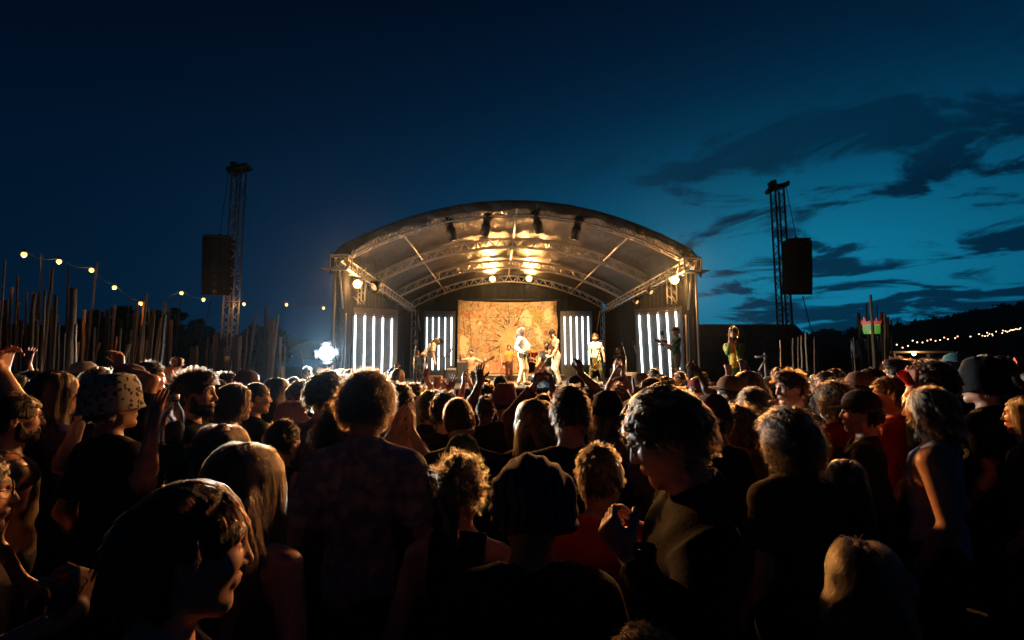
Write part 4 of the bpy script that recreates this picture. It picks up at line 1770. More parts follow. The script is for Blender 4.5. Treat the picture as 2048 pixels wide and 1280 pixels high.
def pleated(pts, z0, z1_fn, amp, per, name, mat, thick=0.01, seed=0):
    """hanging cloth along polyline pts (x,y)"""
    b = MB()
    rg = random.Random(seed)
    tot = [0]
    for i in range(1, len(pts)):
        tot.append(tot[-1] + math.hypot(pts[i][0] - pts[i - 1][0], pts[i][1] - pts[i - 1][1]))
    L = tot[-1]
    n = max(8, int(L / per * 8))
    vs, fs = [], []
    M = 9
    for i in range(n + 1):
        s_ = L * i / n
        k = 0
        while k < len(pts) - 2 and tot[k + 1] < s_:
            k += 1
        f_ = (s_ - tot[k]) / (tot[k + 1] - tot[k])
        x = pts[k][0] + (pts[k + 1][0] - pts[k][0]) * f_
        y = pts[k][1] + (pts[k + 1][1] - pts[k][1]) * f_
        tx, ty = pts[k + 1][0] - pts[k][0], pts[k + 1][1] - pts[k][1]
        l = math.hypot(tx, ty)
        nx, ny = -ty / l, tx / l
        zt = z1_fn(x, y)
        for j in range(M):
            u = j / (M - 1)
            wv = amp * (0.5 + 0.6 * (1 - u)) * (math.sin(6.283 * s_ / per + 1.3 * math.sin(s_ * 2.1)) + 0.3 * math.sin(6.283 * s_ / per * 2.3 + u * 3))
            vs.append((x + nx * wv, y + ny * wv, z0 + (zt - z0) * u))
    for i in range(n):
        for j in range(M - 1):
            a = i * M + j
            fs.append((a, a + M, a + M + 1, a + 1))
    b.add(vs, fs)
    o = b.build(name, mat, STG, True)
    so_ = o.modifiers.new('thickness', 'SOLIDIFY')
    so_.thickness = thick
    return o


pleated([(-HW + 0.05, DEP + 0.15), (HW - 0.05, DEP + 0.15)], DZ - 0.5, lambda x, y: arch_z(x, 0.30), 0.03, 0.55, 'back_drape', drape, seed=1)
for sx in (-1, 1):
    pleated([(sx * (HW + 0.08), 0.2), (sx * (HW + 0.08), DEP + 0.1)], 0.05, lambda x, y: 4.95, 0.03, 0.5, 'side_drape', drape, seed=2 + sx)
    # pale sheet gathered round the front corner
    pleated([(sx * (HW - 0.10), -0.12), (sx * (HW + 0.06), -0.16), (sx * (HW + 0.20), -0.10), (sx * (HW + 0.26), 0.12), (sx * (HW + 0.22), 0.5)], 0.05, lambda x, y: 4.72, 0.045, 0.26, 'corner_curtain', vin, seed=7)
    # front-side skirt below the deck
pleated([(-HW, -0.04), (HW, -0.04)], 0.02, lambda x, y: DZ - 0.09, 0.015, 0.3, 'deck_skirt', drape, seed=9)


def on_stage(px, py, d):
    return at(px, py, d)


# ---- big painted backdrop sheet
MB_ = at(1017, 752, 24.2)
bd_loc = at(1017, 752, 24.2)
Wm, Hm = 5.42, 4.02
MUR = thing('painted_backdrop', 'large cream painted backdrop crowded with line drawings at the back of the stage', 'backdrop', bd_loc, rad(1.8))
bm_ = bpy.data.materials.new('painted_sheet')
bm_.use_nodes = True
t = NT(bm_.node_tree)
p = t.n['Principled BSDF']
tcn = t.node('ShaderNodeTexCoord')
vo1 = t.node('ShaderNodeTexVoronoi', feature='DISTANCE_TO_EDGE')
nwarp = t.node('ShaderNodeTexNoise')
nwarp.inputs['Scale'].default_value = 2.2
t.l.new(tcn.outputs['Object'], nwarp.inputs['Vector'])
wv = t.mix(0.45, tcn.outputs['Object'], nwarp.outputs[1], 'ADD')
t.l.new(wv, vo1.inputs['Vector'])
vo1.inputs['Scale'].default_value = 4.6
vo2 = t.node('ShaderNodeTexVoronoi', feature='DISTANCE_TO_EDGE')
t.l.new(wv, vo2.inputs['Vector'])
vo2.inputs['Scale'].default_value = 10.5
vc = t.node('ShaderNodeTexVoronoi')
t.l.new(wv, vc.inputs['Vector'])
vc.inputs['Scale'].default_value = 5.2
l1 = t.ramp(vo1.outputs['Distance'], [(0.012, (0, 0, 0)), (0.05, (1, 1, 1))])
l2 = t.ramp(vo2.outputs['Distance'], [(0.01, (0, 0, 0)), (0.06, (1, 1, 1))])
spc = t.node('ShaderNodeSeparateXYZ')
t.l.new(vc.outputs['Color'], spc.inputs[0])
cellc = t.ramp(spc.outputs[0], [(0.0, (0.40, 0.30, 0.17)), (0.30, (0.46, 0.37, 0.22)), (0.55, (0.42, 0.30, 0.15)), (0.72, (0.38, 0.21, 0.11)), (0.84, (0.34, 0.31, 0.24)), (0.93, (0.30, 0.29, 0.13)), (0.97, (0.42, 0.31, 0.21))], 'CONSTANT')
# plain radiating centre
mpc = t.node('ShaderNodeMapping')
mpc.inputs['Location'].default_value = (-0.05, 0, -1.95)
t.l.new(tcn.outputs['Object'], mpc.inputs[0])
ln = t.node('ShaderNodeVectorMath', operation='LENGTH')
t.l.new(mpc.outputs[0], ln.inputs[0])
cmask = t.ramp(ln.outputs[1 if len(ln.outputs) > 1 else 0], [(0.35, (1, 1, 1)), (1.5, (0, 0, 0))])
cellc = t.mix(t.m('MULTIPLY', cmask, 0.85), cellc, (0.50, 0.39, 0.22, 1))
def contour(scale, n, w0, det=2, dist=0.6):
    f_ = t.m('FRACT', t.m('MULTIPLY', t.noise(tcn.outputs['Object'], scale, det, 0.5, dist), n))
    return t.ramp(t.m('ABSOLUTE', t.m('SUBTRACT', f_, 0.5)), [(w0 * 0.5, (0, 0, 0)), (w0, (1, 1, 1))])


c1 = contour(1.5, 11, 0.085)
c2 = contour(4.2, 9, 0.09, 1, 1.2)
lines = t.m('MULTIPLY', t.m('ADD', 0.42, t.m('MULTIPLY', c1, 0.58)), t.m('ADD', 0.50, t.m('MULTIPLY', c2, 0.50)))
lines = t.m('MULTIPLY', lines, t.m('ADD', 0.80, t.m('MULTIPLY', l2, 0.20)))
lines = t.m('MAXIMUM', lines, t.m('MULTIPLY', cmask, 0.80))
n_ = t.noise(tcn.outputs['Object'], 9, 5)
lines = t.m('MULTIPLY', lines, t.m('ADD', 0.72, t.m('MULTIPLY', n_, 0.5)))
cw = t.node('ShaderNodeVectorMath', operation='SCALE')
t.l.new(cellc, cw.inputs[0])
t.l.new(lines, cw.inputs['Scale'])
t.l.new(cw.outputs[0], p.inputs['Base Color'])
p.inputs['Roughness'].default_value = 0.85
b = MB()
vs, fs = [], []
nx_, nz_ = 44, 34
for i in range(nx_ + 1):
    for j in range(nz_ + 1):
        u, v = i / nx_, j / nz_
        x = (u - 0.5) * Wm
        z = Hm * v - 0.10 * math.sin(math.pi * u) * v + (0.06 * v if u < 0.03 else 0)
        if u > 0.97:
            x -= 0.06 * math.sin(v * 9) ** 2 + 0.10 * v
        y = 0.025 * math.sin(u * 17 + v * 2) * (0.4 + v) + 0.02 * math.sin(v * 8 + u * 5)
        vs.append((x, y, z))
for i in range(nx_):
    for j in range(nz_):
        a = i * (nz_ + 1) + j
        fs.append((a, a + nz_ + 1, a + nz_ + 2, a + 1))
b.add(vs, fs)
so = b.build('painted_sheet', bm_, MUR, True)
md = so.modifiers.new('thickness', 'SOLIDIFY')
md.thickness = 0.006
# drawn marks, laid 3 mm proud of the sheet: brushes, circles, wavy lines, leaf and hand shapes
rng = random.Random(21)
inkm = principled('dark_ink', (0.07, 0.045, 0.03), 0.8)
redm = principled('red_paint', (0.36, 0.12, 0.05), 0.8)
grnm = principled('olive_paint', (0.27, 0.26, 0.09), 0.8)
pinkm = principled('pink_paint', (0.40, 0.21, 0.16), 0.8)
palem = principled('pale_paint', (0.52, 0.45, 0.31), 0.8)
tealm = principled('grey_blue_paint', (0.28, 0.30, 0.26), 0.8)
brm = principled('brown_paint', (0.22, 0.11, 0.05), 0.8)


def ysheet(x, z):
    u, v = x / Wm + 0.5, z / Hm
    return 0.025 * math.sin(u * 17 + v * 2) * (0.4 + v) + 0.02 * math.sin(v * 8 + u * 5)


def stroke(b, pts, w0, w1=None, lift=0.006):
    w1 = w0 if w1 is None else w1
    n = len(pts)
    vs, fs = [], []
    for i in range(n):
        a, c = pts[max(i - 1, 0)], pts[min(i + 1, n - 1)]
        dx_, dz_ = c[0] - a[0], c[1] - a[1]
        l = math.hypot(dx_, dz_) or 1
        w_ = (w0 + (w1 - w0) * i / (n - 1)) / 2
        for s_ in (-1, 1):
            x, z = pts[i][0] - dz_ / l * w_ * s_, pts[i][1] + dx_ / l * w_ * s_
            vs.append((x, ysheet(x, z) - lift, z))
    for i in range(n - 1):
        fs.append((2 * i, 2 * i + 1, 2 * i + 3, 2 * i + 2))
    b.add(vs, fs)


def disc(b, x, z, rx, rz, lift=0.006, n=16, rot=0, wob=0):
    vs = [(x, ysheet(x, z) - lift, z)]
    for k in range(n):
        a = 6.283 * k / n
        r = 1 + wob * math.sin(3 * a + x * 5)
        px_, pz_ = rx * r * math.cos(a), rz * r * math.sin(a)
        X = x + px_ * math.cos(rot) - pz_ * math.sin(rot)
        Z = z + px_ * math.sin(rot) + pz_ * math.cos(rot)
        vs.append((X, ysheet(X, Z) - lift, Z))
    b.add(vs, [(0, 1 + (k + 1) % n, 1 + k) for k in range(n)])


mats_d = [inkm, redm, grnm, pinkm, palem, tealm, brm]
b = MB()
b.cur = 3                                       # pink heap low in the middle
for k in range(34):
    x, z = rng.uniform(-1.5, 0.1), rng.uniform(0.08, 0.75)
    disc(b, x, z, rng.uniform(0.10, 0.28), rng.uniform(0.06, 0.13), 0.004 + 0.0002 * k, rot=rng.uniform(-0.5, 0.5), wob=0.15)
b.cur = 2
for k in range(9):
    disc(b, 1.55 + rng.uniform(-0.25, 0.25), 3.0 + rng.uniform(-0.45, 0.45), rng.uniform(0.1, 0.25), rng.uniform(0.2, 0.4), 0.005 + 0.0002 * k, rot=rng.uniform(-0.7, 0.3), wob=0.1)
b.cur = 4
disc(b, 1.60, 2.25, 0.18, 0.62, 0.008, rot=0.3)
disc(b, 0.95, 3.05, 0.30, 0.45, 0.008, rot=0.2, wob=0.1)
disc(b, -2.35, 1.6, 0.25, 0.6, 0.008, wob=0.15)
disc(b, 2.1, 3.2, 0.22, 0.4, 0.008)
for k in range(60):
    b.cur = rng.choice([1, 2, 3, 4, 5, 5, 6, 4, 6])
    a = rng.uniform(0, 6.283)
    r = rng.uniform(1.1, 2.9)
    x, z = 0.05 + r * math.cos(a), 1.95 + r * 0.75 * math.sin(a)
    if abs(x) < Wm / 2 - 0.2 and 0.15 < z < Hm - 0.25:
        disc(b, x, z, rng.uniform(0.04, 0.14), rng.uniform(0.04, 0.14), 0.009 + 0.0001 * k, rot=rng.uniform(0, 3), wob=0.12)
b.cur = 0
for (x0, z0, x1, z1) in [(-0.75, 3.75, -0.15, 2.95), (0.0, 3.8, 0.02, 2.92), (-1.3, 2.6, -0.55, 2.15), (-0.9, 3.0, -0.3, 2.6), (0.85, 3.2, 0.4, 2.75),
                         (1.3, 2.55, 0.75, 2.25), (0.9, 3.85, 0.55, 3.05), (-1.5, 1.9, -0.7, 1.85), (-1.2, 1.2, -0.6, 1.5), (1.5, 1.4, 0.9, 1.65)]:
    stroke(b, [(x0, z0), (x1, z1)], 0.03, 0.03, 0.016)
    l = math.hypot(x1 - x0, z1 - z0)
    ux, uz = (x1 - x0) / l, (z1 - z0) / l
    stroke(b, [(x1 - ux * 0.05, z1 - uz * 0.05), (x1 + ux * 0.06, z1 + uz * 0.06), (x1 + ux * 0.16, z1 + uz * 0.16)], 0.10, 0.05, 0.018)
for k in range(240):
    a = rng.uniform(0, 6.283)
    r = rng.uniform(0.7, 3.1)
    x, z = 0.05 + r * math.cos(a), 1.95 + r * 0.75 * math.sin(a)
    if not (abs(x) < Wm / 2 - 0.25 and 0.15 < z < Hm - 0.3):
        continue
    if rng.random() < 0.45:
        rr = rng.uniform(0.04, 0.16)
        e = rng.uniform(0.6, 1.0)
        a1 = rng.uniform(3.5, 6.4)
        stroke(b, [(x + rr * math.cos(a1 * q_ / 12), z + rr * e * math.sin(a1 * q_ / 12)) for q_ in range(13)], 0.014, 0.014, 0.020)
    else:
        an = rng.uniform(0, 6.283)
        pts = [(x, z)]
        for q_ in range(6):
            an += rng.uniform(-0.8, 0.8)
            pts.append((pts[-1][0] + 0.06 * math.cos(an), pts[-1][1] + 0.06 * math.sin(an)))
        if all(abs(q_[0]) < Wm / 2 - 0.1 and 0.05 < q_[1] < Hm - 0.2 for q_ in pts):
            stroke(b, pts, 0.014, 0.010, 0.020)
for k in range(46):                            # ruled lines of the cloth top
    x = -1.9 + 3.6 * k / 45
    stroke(b, [(x, 3.30 + 0.25 * rng.random()), (x, 3.86)], 0.006, 0.006, 0.012)
stroke(b, [(-2.3, 3.14), (-1.2, 3.10), (0.2, 3.12), (1.2, 3.10)], 0.018, 0.018, 0.014)
stroke(b, [(-2.45, 3.2), (-2.35, 2.4), (-2.25, 1.1)], 0.03, 0.02, 0.014)
stroke(b, [(-2.1, 3.3), (-2.0, 2.2), (-1.95, 1.3)], 0.03, 0.02, 0.014)
b.build('line_drawing', mats_d, MUR)
b = MB()
b.tube([(-Wm / 2 - 0.1, 0.0, Hm + 0.05), (Wm / 2 + 0.1, 0.0, Hm + 0.05)], 0.025, 8)
for x in (-2.2, -0.7, 0.7, 2.2):
    b.tube([(x, 0.0, Hm + 0.05), (x, 0.02, Hm + 0.75)], 0.006, 6)
b.build('hanging_bar', BLACKM, MUR, True)
# riser under it
rz = thing('drum_riser', 'low pale-edged platform in front of the painted backdrop', 'platform', at(1010, 752, 21.9) * Vector((1, 1, 0)) + Vector((0, 0, DZ)), rad(1.8))
b = MB()
b.box((0, 0, 0.13), (5.2, 3.4, 0.26))
b.build('platform_box', deckm, rz)
b = MB()
b.box((0, -1.715, 0.24), (5.2, 0.03, 0.05))
b.build('pale_edge', principled('pale_wood_edge', (0.55, 0.42, 0.28), 0.6), rz)
RISER = DZ + 0.26

# ---- light tubes on flats
tubem = emission('white_light_tube', (0.86, 0.97, 1.0), 5.5)
flatm = textured('grey_flat', (0.045, 0.047, 0.05), (0.07, 0.07, 0.073), 4, rough=0.75, bump=0.1)
flatd = textured('black_flat', (0.020, 0.021, 0.022), (0.03, 0.031, 0.032), 4, rough=0.7, bump=0.1)
capm = principled('tube_cap', (0.25, 0.25, 0.25), 0.4, 0.6)
ORD = ['first', 'second', 'third', 'fourth', 'fifth']


def tube_lamp(p0, p1, r, label, group):
    p0, p1 = Vector(p0), Vector(p1)
    o = thing('light_tube', label, 'light tube', p0, group=group)
    d = p1 - p0
    b = MB()
    b.tube([(0, 0, 0.03), d * 0.25, d * 0.5, d * 0.75, d - d.normalized() * 0.03], r, 12)
    b.build('glowing_tube', tubem, o, True)
    u = d.normalized()
    for q in (Vector((0, 0, 0)), d - u * 0.04):
        b = MB()
        b.tube([q - u * 0.02, q + u * 0.06], r * 1.25, 12)
        b.box(q + u * 0.02 + Vector((0, r * 1.6, 0)), (r * 1.2, r * 2.2, 0.04))
        b.build('end_cap', capm, o, True)
    return o


def flat(name, label, pl, pr, z0, z1, mat):
    """upright panel between two ground points pl, pr (x,y)"""
    pl, pr = Vector((pl[0], pl[1], 0)), Vector((pr[0], pr[1], 0))
    c = (pl + pr) / 2
    L = (pr - pl).length
    o = thing(name, label, 'stage flat', (c.x, c.y, z0), math.atan2(pr.y - pl.y, pr.x - pl.x))
    b = MB()
    b.box((0, 0.03, (z1 - z0) / 2), (L, 0.04, z1 - z0))
    b.build('panel', mat, o)
    b = MB()
    for x in (-L / 2 + 0.05, L / 2 - 0.05, 0):
        b.box((x, 0.09, (z1 - z0) / 2), (0.07, 0.08, z1 - z0 - 0.02))
    for z in (0.1, (z1 - z0) - 0.1):
        b.box((0, 0.09, z), (L - 0.18, 0.075, 0.07))
    b.tube([(0, 0.12, 1.6), (0, 1.0, 0.02)], 0.03, 8)
    b.build('timber_frame', principled('pine_batten', (0.35, 0.24, 0.14), 0.7), o)
    return o


GT = 'white light tubes standing on the stage'
# left front flat: image 700..793, tops 615..622
L0, L1 = at(702, 770, 14.75), at(793, 770, 15.5)
flat('stage_flat', 'grey flat carrying five tall light tubes beside the white flood lamp', L0, L1, DZ + 0.002, at(702, 614, 14.75).z, flatm)
for i, (xt, yt, xb) in enumerate([(711, 627, 708), (730, 628, 727), (748, 630, 746), (766, 632, 763), (784, 634, 781)]):
    f_ = (xt - 702) / 91
    d = 14.75 + 0.75 * f_ - 0.10
    tube_lamp(at(xb, 772, d), at(xt, yt, d), 0.027, '%s tall white tube from the left on the grey flat near the flood lamp' % ORD[i], GT)
R0, R1 = at(1274, 770, 15.5), at(1370, 770, 14.6)
flat('stage_flat', 'grey flat carrying five tall light tubes behind the camera operator', R0, R1, DZ + 0.002, at(1370, 612, 14.6).z, flatm)
for i, (xt, yt, xb) in enumerate([(1278, 627, 1287), (1296, 626, 1305), (1315, 625, 1324), (1333, 622, 1343), (1351, 620, 1361)]):
    f_ = (xt - 1274) / 96
    d = 15.5 - 0.9 * f_ - 0.10
    tube_lamp(at(xb, 775, d), at(xt, yt, d), 0.027, '%s tall white tube from the left on the grey flat behind the camera operator' % ORD[i], GT)
B0, B1 = at(846, 760, 23.0), at(909, 760, 23.0)
flat('stage_flat', 'black flat with five slim light tubes left of the painted backdrop', B0, B1, DZ + 0.002, at(846, 622, 23).z, flatd)
for i, (xt, yb) in enumerate([(854, 744), (866, 742), (878, 742), (890.5, 742), (903, 733)]):
    tube_lamp(at(xt - 1, yb, 22.85), at(xt, 632.5, 22.85), 0.030, '%s slim white tube from the left, beside the left edge of the painted backdrop' % ORD[i], GT)
B0, B1 = at(1122, 760, 23.0), at(1186, 760, 23.0)
flat('stage_flat', 'black flat with five slim light tubes right of the painted backdrop', B0, B1, DZ + 0.002, at(1122, 622, 23).z, flatd)
for i, (xt, yb) in enumerate([(1129, 731), (1141, 731), (1153, 731), (1164.5, 731), (1176, 731)]):
    tube_lamp(at(xt + 2, yb, 22.85), at(xt, 631, 22.85), 0.030, '%s slim white tube from the left, beside the right edge of the painted backdrop' % ORD[i], GT)

# ---- lamps
lensw = emission('warm_lamp_lens', (1.0, 0.50, 0.14), 3.2)
lensf = emission('white_flood_lens', (0.86, 0.97, 1.0), 300.0)


def blinder(px, py, d, label, rpx, power, hang, aim, cone=84, bounce=0):
    """round warm lamp facing the crowd, hung from the truss above"""
    c = at(px, py, d)
    o = thing('warm_stage_lamp', label, 'stage lamp', c, group='warm lamps facing the crowd')
    dirv = (Vector(aim) - c).normalized()
    q = Vector((0, 0, -1)).rotation_difference(dirv).to_matrix().to_4x4()
    R = rpx / F * d
    b = MB()
    b.lathe([(R * 0.30, 0.26), (R * 0.75, 0.22), (R * 1.08, 0.10), (R * 1.12, 0.0), (R * 1.0, 0.004), (R * 0.9, 0.08), (0, 0.12)], 20, M=q)
    b.build('lamp_housing', BLACKM, o, True)
    b = MB()
    b.lathe([(0, -0.035), (R * 0.5, -0.028), (R * 0.85, -0.01), (R * 0.97, 0.012), (0, 0.014)], 24, M=q)
    b.build('lamp_lens', lensw, o, True)
    b = MB()
    b.tube([(-R * 1.2, 0, 0), (-R * 1.2, 0.02, R * 1.5), (R * 1.2, 0.02, R * 1.5), (R * 1.2, 0, 0)], 0.012, 6)
    b.tube([(0, 0.02, R * 1.5), (0, 0.03, hang)], 0.014, 6)
    b.build('lamp_bracket', BLACKM, o, True)
    l = light('lamp_light', 'SPOT', (0, 0, 0), power, WARM, radius=0.12, cone=cone, blend=0.6)
    l.parent = o
    l.location = dirv * 0.06
    l.rotation_euler = dirv.to_track_quat('-Z', 'Y').to_euler()
    if bounce:
        l2_ = light('lamp_spill', 'POINT', (0, 0, 0), bounce, WARM, radius=0.10)
        l2_.parent = o
        l2_.location = dirv * 0.10 + Vector((0, 0, -0.02))
    return o


blinder(715, 568, 14.75, 'warm round lamp glowing under the left front corner of the stage roof', 8.5, 5400, 0.42, (2.5, 0, 0.8), bounce=170)
blinder(1349, 560, 14.65, 'warm round lamp glowing under the right front corner of the stage roof', 8.5, 5400, 0.42, (-1.5, 0, 0.8), bounce=170)
blinder(985, 558, 25.1, 'left of the two warm lamps above the painted backdrop', 6.5, 2600, 0.22, (-1, 0, 0.6), bounce=75)
blinder(1058, 557, 25.1, 'right of the two warm lamps above the painted backdrop', 6.5, 2600, 0.22, (2, 0, 0.6), bounce=75)
# short hanging ladders behind the two front lamps
for px, lab in ((716, 'short ladder truss hanging behind the left front warm lamp'), (1343, 'short ladder truss hanging behind the right front warm lamp')):
    c = at(px, 535, 15.2)
    o = thing('hanging_ladder', lab, 'truss', c)
    b = MB()
    lo_ = at(px, 608, 15.2).z - c.z
    for x, y in ((-0.18, 0), (0.0, 0.1), (0.14, 0), (0.22, 0.12)):
        b.tube([(x, y, 0), (x, y, lo_ + 0.1 * (x > 0))], 0.022, 8)
    for k in range(4):
        z = lo_ * k / 4
        b.tube([(-0.18, 0, z), (0.14, 0, z + lo_ / 4)], 0.010, 6)
        b.tube([(0, 0.1, z), (0.22, 0.12, z + lo_ / 4)], 0.010, 6)
    b.build('ladder_frame', ALU, o, True)

# ---- four profile spots on the front arch
spotlab = ['black profile spot nearest the left end of the front arch', 'black profile spot just left of the roof crown', 'black profile spot just right of the roof crown', 'black profile spot nearest the right end of the front arch']
for i, (px, py, tx, pw) in enumerate([(896, 442, 1.2, 1), (976, 433, -1.0, 1), (1070, 428, 1.0, 1), (1158, 440, -1.0, 1)]):
    c = at(px, py, 14.0)
    o = thing('profile_spot', spotlab[i], 'spotlight', c, group='profile spots on the front arch')
    tgt = [at(1044, 700, 15.7), at(940, 715, 17), at(1022, 668, 24), at(1150, 715, 16.2)][i]
    dirv = (tgt - c).normalized()
    tilt = [Vector((0.30, 0.25, -1)), Vector((-0.20, 0.25, -1)), Vector((0.25, 0.25, -1)), Vector((-0.25, 0.25, -1))][i].normalized()
    q = Vector((0, 0, -1)).rotation_difference(tilt).to_matrix().to_4x4() @ Matrix.Scale(1.22, 4)
    b = MB()
    b.lathe([(0.0, 0.10), (0.07, 0.09), (0.115, 0.04), (0.120, -0.06), (0.095, -0.12), (0.095, -0.20), (0.125, -0.22), (0.125, -0.26), (0.115, -0.30), (0.115, -0.52), (0.105, -0.52), (0.10, -0.30), (0, -0.28)], 20, M=q)
    b.box(q @ Vector((0, -0.13, -0.02)), (0.06, 0.05, 0.12), q.to_3x3())
    b.build('barrel', BLACKM, o, True)
    b = MB()
    b.lathe([(0, -0.50), (0.06, -0.505), (0.100, -0.51), (0.10, -0.50)], 20, M=q)
    b.build('lens', emission('spot_lens', (1.0, 0.70, 0.40), 6.0), o, True)
    b = MB()
    b.tube([(-0.15, 0, -0.05), (-0.16, 0, 0.12), (-0.06, 0, 0.20), (0.06, 0, 0.20), (0.16, 0, 0.12), (0.15, 0, -0.05)], 0.014, 6)
    b.tube([(0, 0, 0.20), (0, 0, arch_z(0) * 0 + 0.42)], 0.018, 6)
    b.box((0, 0, 0.30), (0.06, 0.09, 0.08))
    b.build('yoke', BLACKM, o, True)
    l = light("profile_light", "SPOT", (0, 0, 0), [15000, 3600, 12500, 4800][i], [(1.0, 0.72, 0.42), (1.0, 0.60, 0.27), (1.0, 0.52, 0.19), (1.0, 0.64, 0.32)][i], radius=0.10, cone=[26, 80, 46, 60][i], blend=0.7)
    l.parent = o
    l.location = tilt * 0.68
    l.rotation_euler = dirv.to_track_quat('-Z', 'Y').to_euler()

# small lamps along the side trusses
for k, (px, py, d, lab) in enumerate([(752, 571, 16.8, 'dark drum-shaped lamp slung under the left side truss'), (770, 597, 19.5, 'small dark lamp farther back under the left side truss'),
                                      (1300, 583, 17.0, 'small lit lamp under the right side truss'), (1272, 603, 19.5, 'small dark lamp farther back under the right side truss')]):
    c = at(px, py, d)
    o = thing('side_lamp', lab, 'stage lamp', c, group='small lamps under the side trusses')
    b = MB()
    q = Matrix.Rotation(rad(-60), 4, 'X') @ Matrix.Rotation(rad(20 if px < 1000 else -20), 4, 'Y')
    s_ = 1.7 if k == 0 else 1.0
    b.lathe([(0, 0.16 * s_), (0.09 * s_, 0.14 * s_), (0.12 * s_, 0.0), (0.13 * s_, -0.14 * s_), (0.11 * s_, -0.14 * s_), (0.09 * s_, -0.04 * s_), (0, -0.03 * s_)], 16, M=q)
    b.build('lamp_can', BLACKM, o, True)
    b = MB()
    b.lathe([(0, -0.05 * s_), (0.09 * s_, -0.06 * s_), (0.092 * s_, -0.045 * s_)], 16, M=q)
    b.build('lamp_lens', emission('dim_warm_lens', (1, 0.5, 0.2), 14.0 if k == 2 else 1.2), o, True)
    b = MB()
    b.tube([(0, 0, 0.1), (0, 0, 0.42)], 0.014, 6)
    b.tube([(-0.14 * s_, 0, 0), (-0.14 * s_, 0, 0.16), (0.14 * s_, 0, 0.16), (0.14 * s_, 0, 0)], 0.01, 6)
    b.build('lamp_bracket', BLACKM, o, True)

# ---- white flood lamp on a stand, left of the stage
c = at(653, 706, 12.6)
FL = thing('flood_lamp', 'dazzling white flood lamp on a stand left of the stage', 'flood lamp', (c.x, c.y, 0))
aim = (Vector((0.6, 0, 1.2)) - c).normalized()
q = Vector((0, 0, -1)).rotation_difference(aim).to_matrix().to_4x4()
Mq = Matrix.Translation((0, 0, c.z)) @ q
b = MB()
b.lathe([(0, 0.16), (0.10, 0.16), (0.19, 0.06), (0.215, -0.05), (0.205, -0.05), (0.17, 0.02), (0, 0.06)], 28, M=Mq)
for a_ in range(4):
    an = math.pi / 2 * a_ + 0.3
    R_ = Mq @ Matrix.Rotation(an, 4, 'Z')
    b.box(R_ @ Vector((0.27, 0, -0.10)), (0.012, 0.26, 0.15), R_.to_3x3() @ Matrix.Rotation(rad(-38), 3, 'Y'))
for k in range(6):
    b.box(Mq @ Vector((-0.14 + 0.056 * k, 0, 0.18)), (0.012, 0.26, 0.06), q.to_3x3())
b.build('lamp_housing', BLACKM, FL, True)
b = MB()
b.lathe([(0, -0.05), (0.08, -0.042), (0.13, -0.02), (0.145, 0.03), (0, 0.04)], 28, M=Mq)
b.build('lamp_lens', lensf, FL, True)
b = MB()
b.tube([(0, 0.06, 0.75), (0, 0.06, c.z - 0.05)], 0.022, 8)
b.tube([(-0.05, 0.06, c.z - 0.46), (0.52, 0.04, c.z - 0.52)], 0.020, 8)
for a in (0.4, 2.5, 4.6):
    b.tube([(0, 0.06, 0.85), (0.5 * math.cos(a), 0.06 + 0.5 * math.sin(a), 0.02)], 0.016, 6)
b.tube([(0, 0.06, c.z - 0.2), (-0.05, 0.03, c.z - 0.12), (0, 0.02, c.z)], 0.016, 6)
b.build('stand', STEEL, FL, True)
l = light('flood_spill', 'POINT', (0, 0, 0), 110, COOL, radius=0.11)
l.parent = FL
l.location = Vector((0, 0, c.z)) + aim * 0.16
l = light('flood_light', 'SPOT', (0, 0, 0), 4200, COOL, radius=0.10, cone=150, blend=0.5)
l.parent = FL
l.location = Vector((0, 0, c.z)) + aim * 0.16
l.rotation_euler = aim.to_track_quat('-Z', 'Y').to_euler()
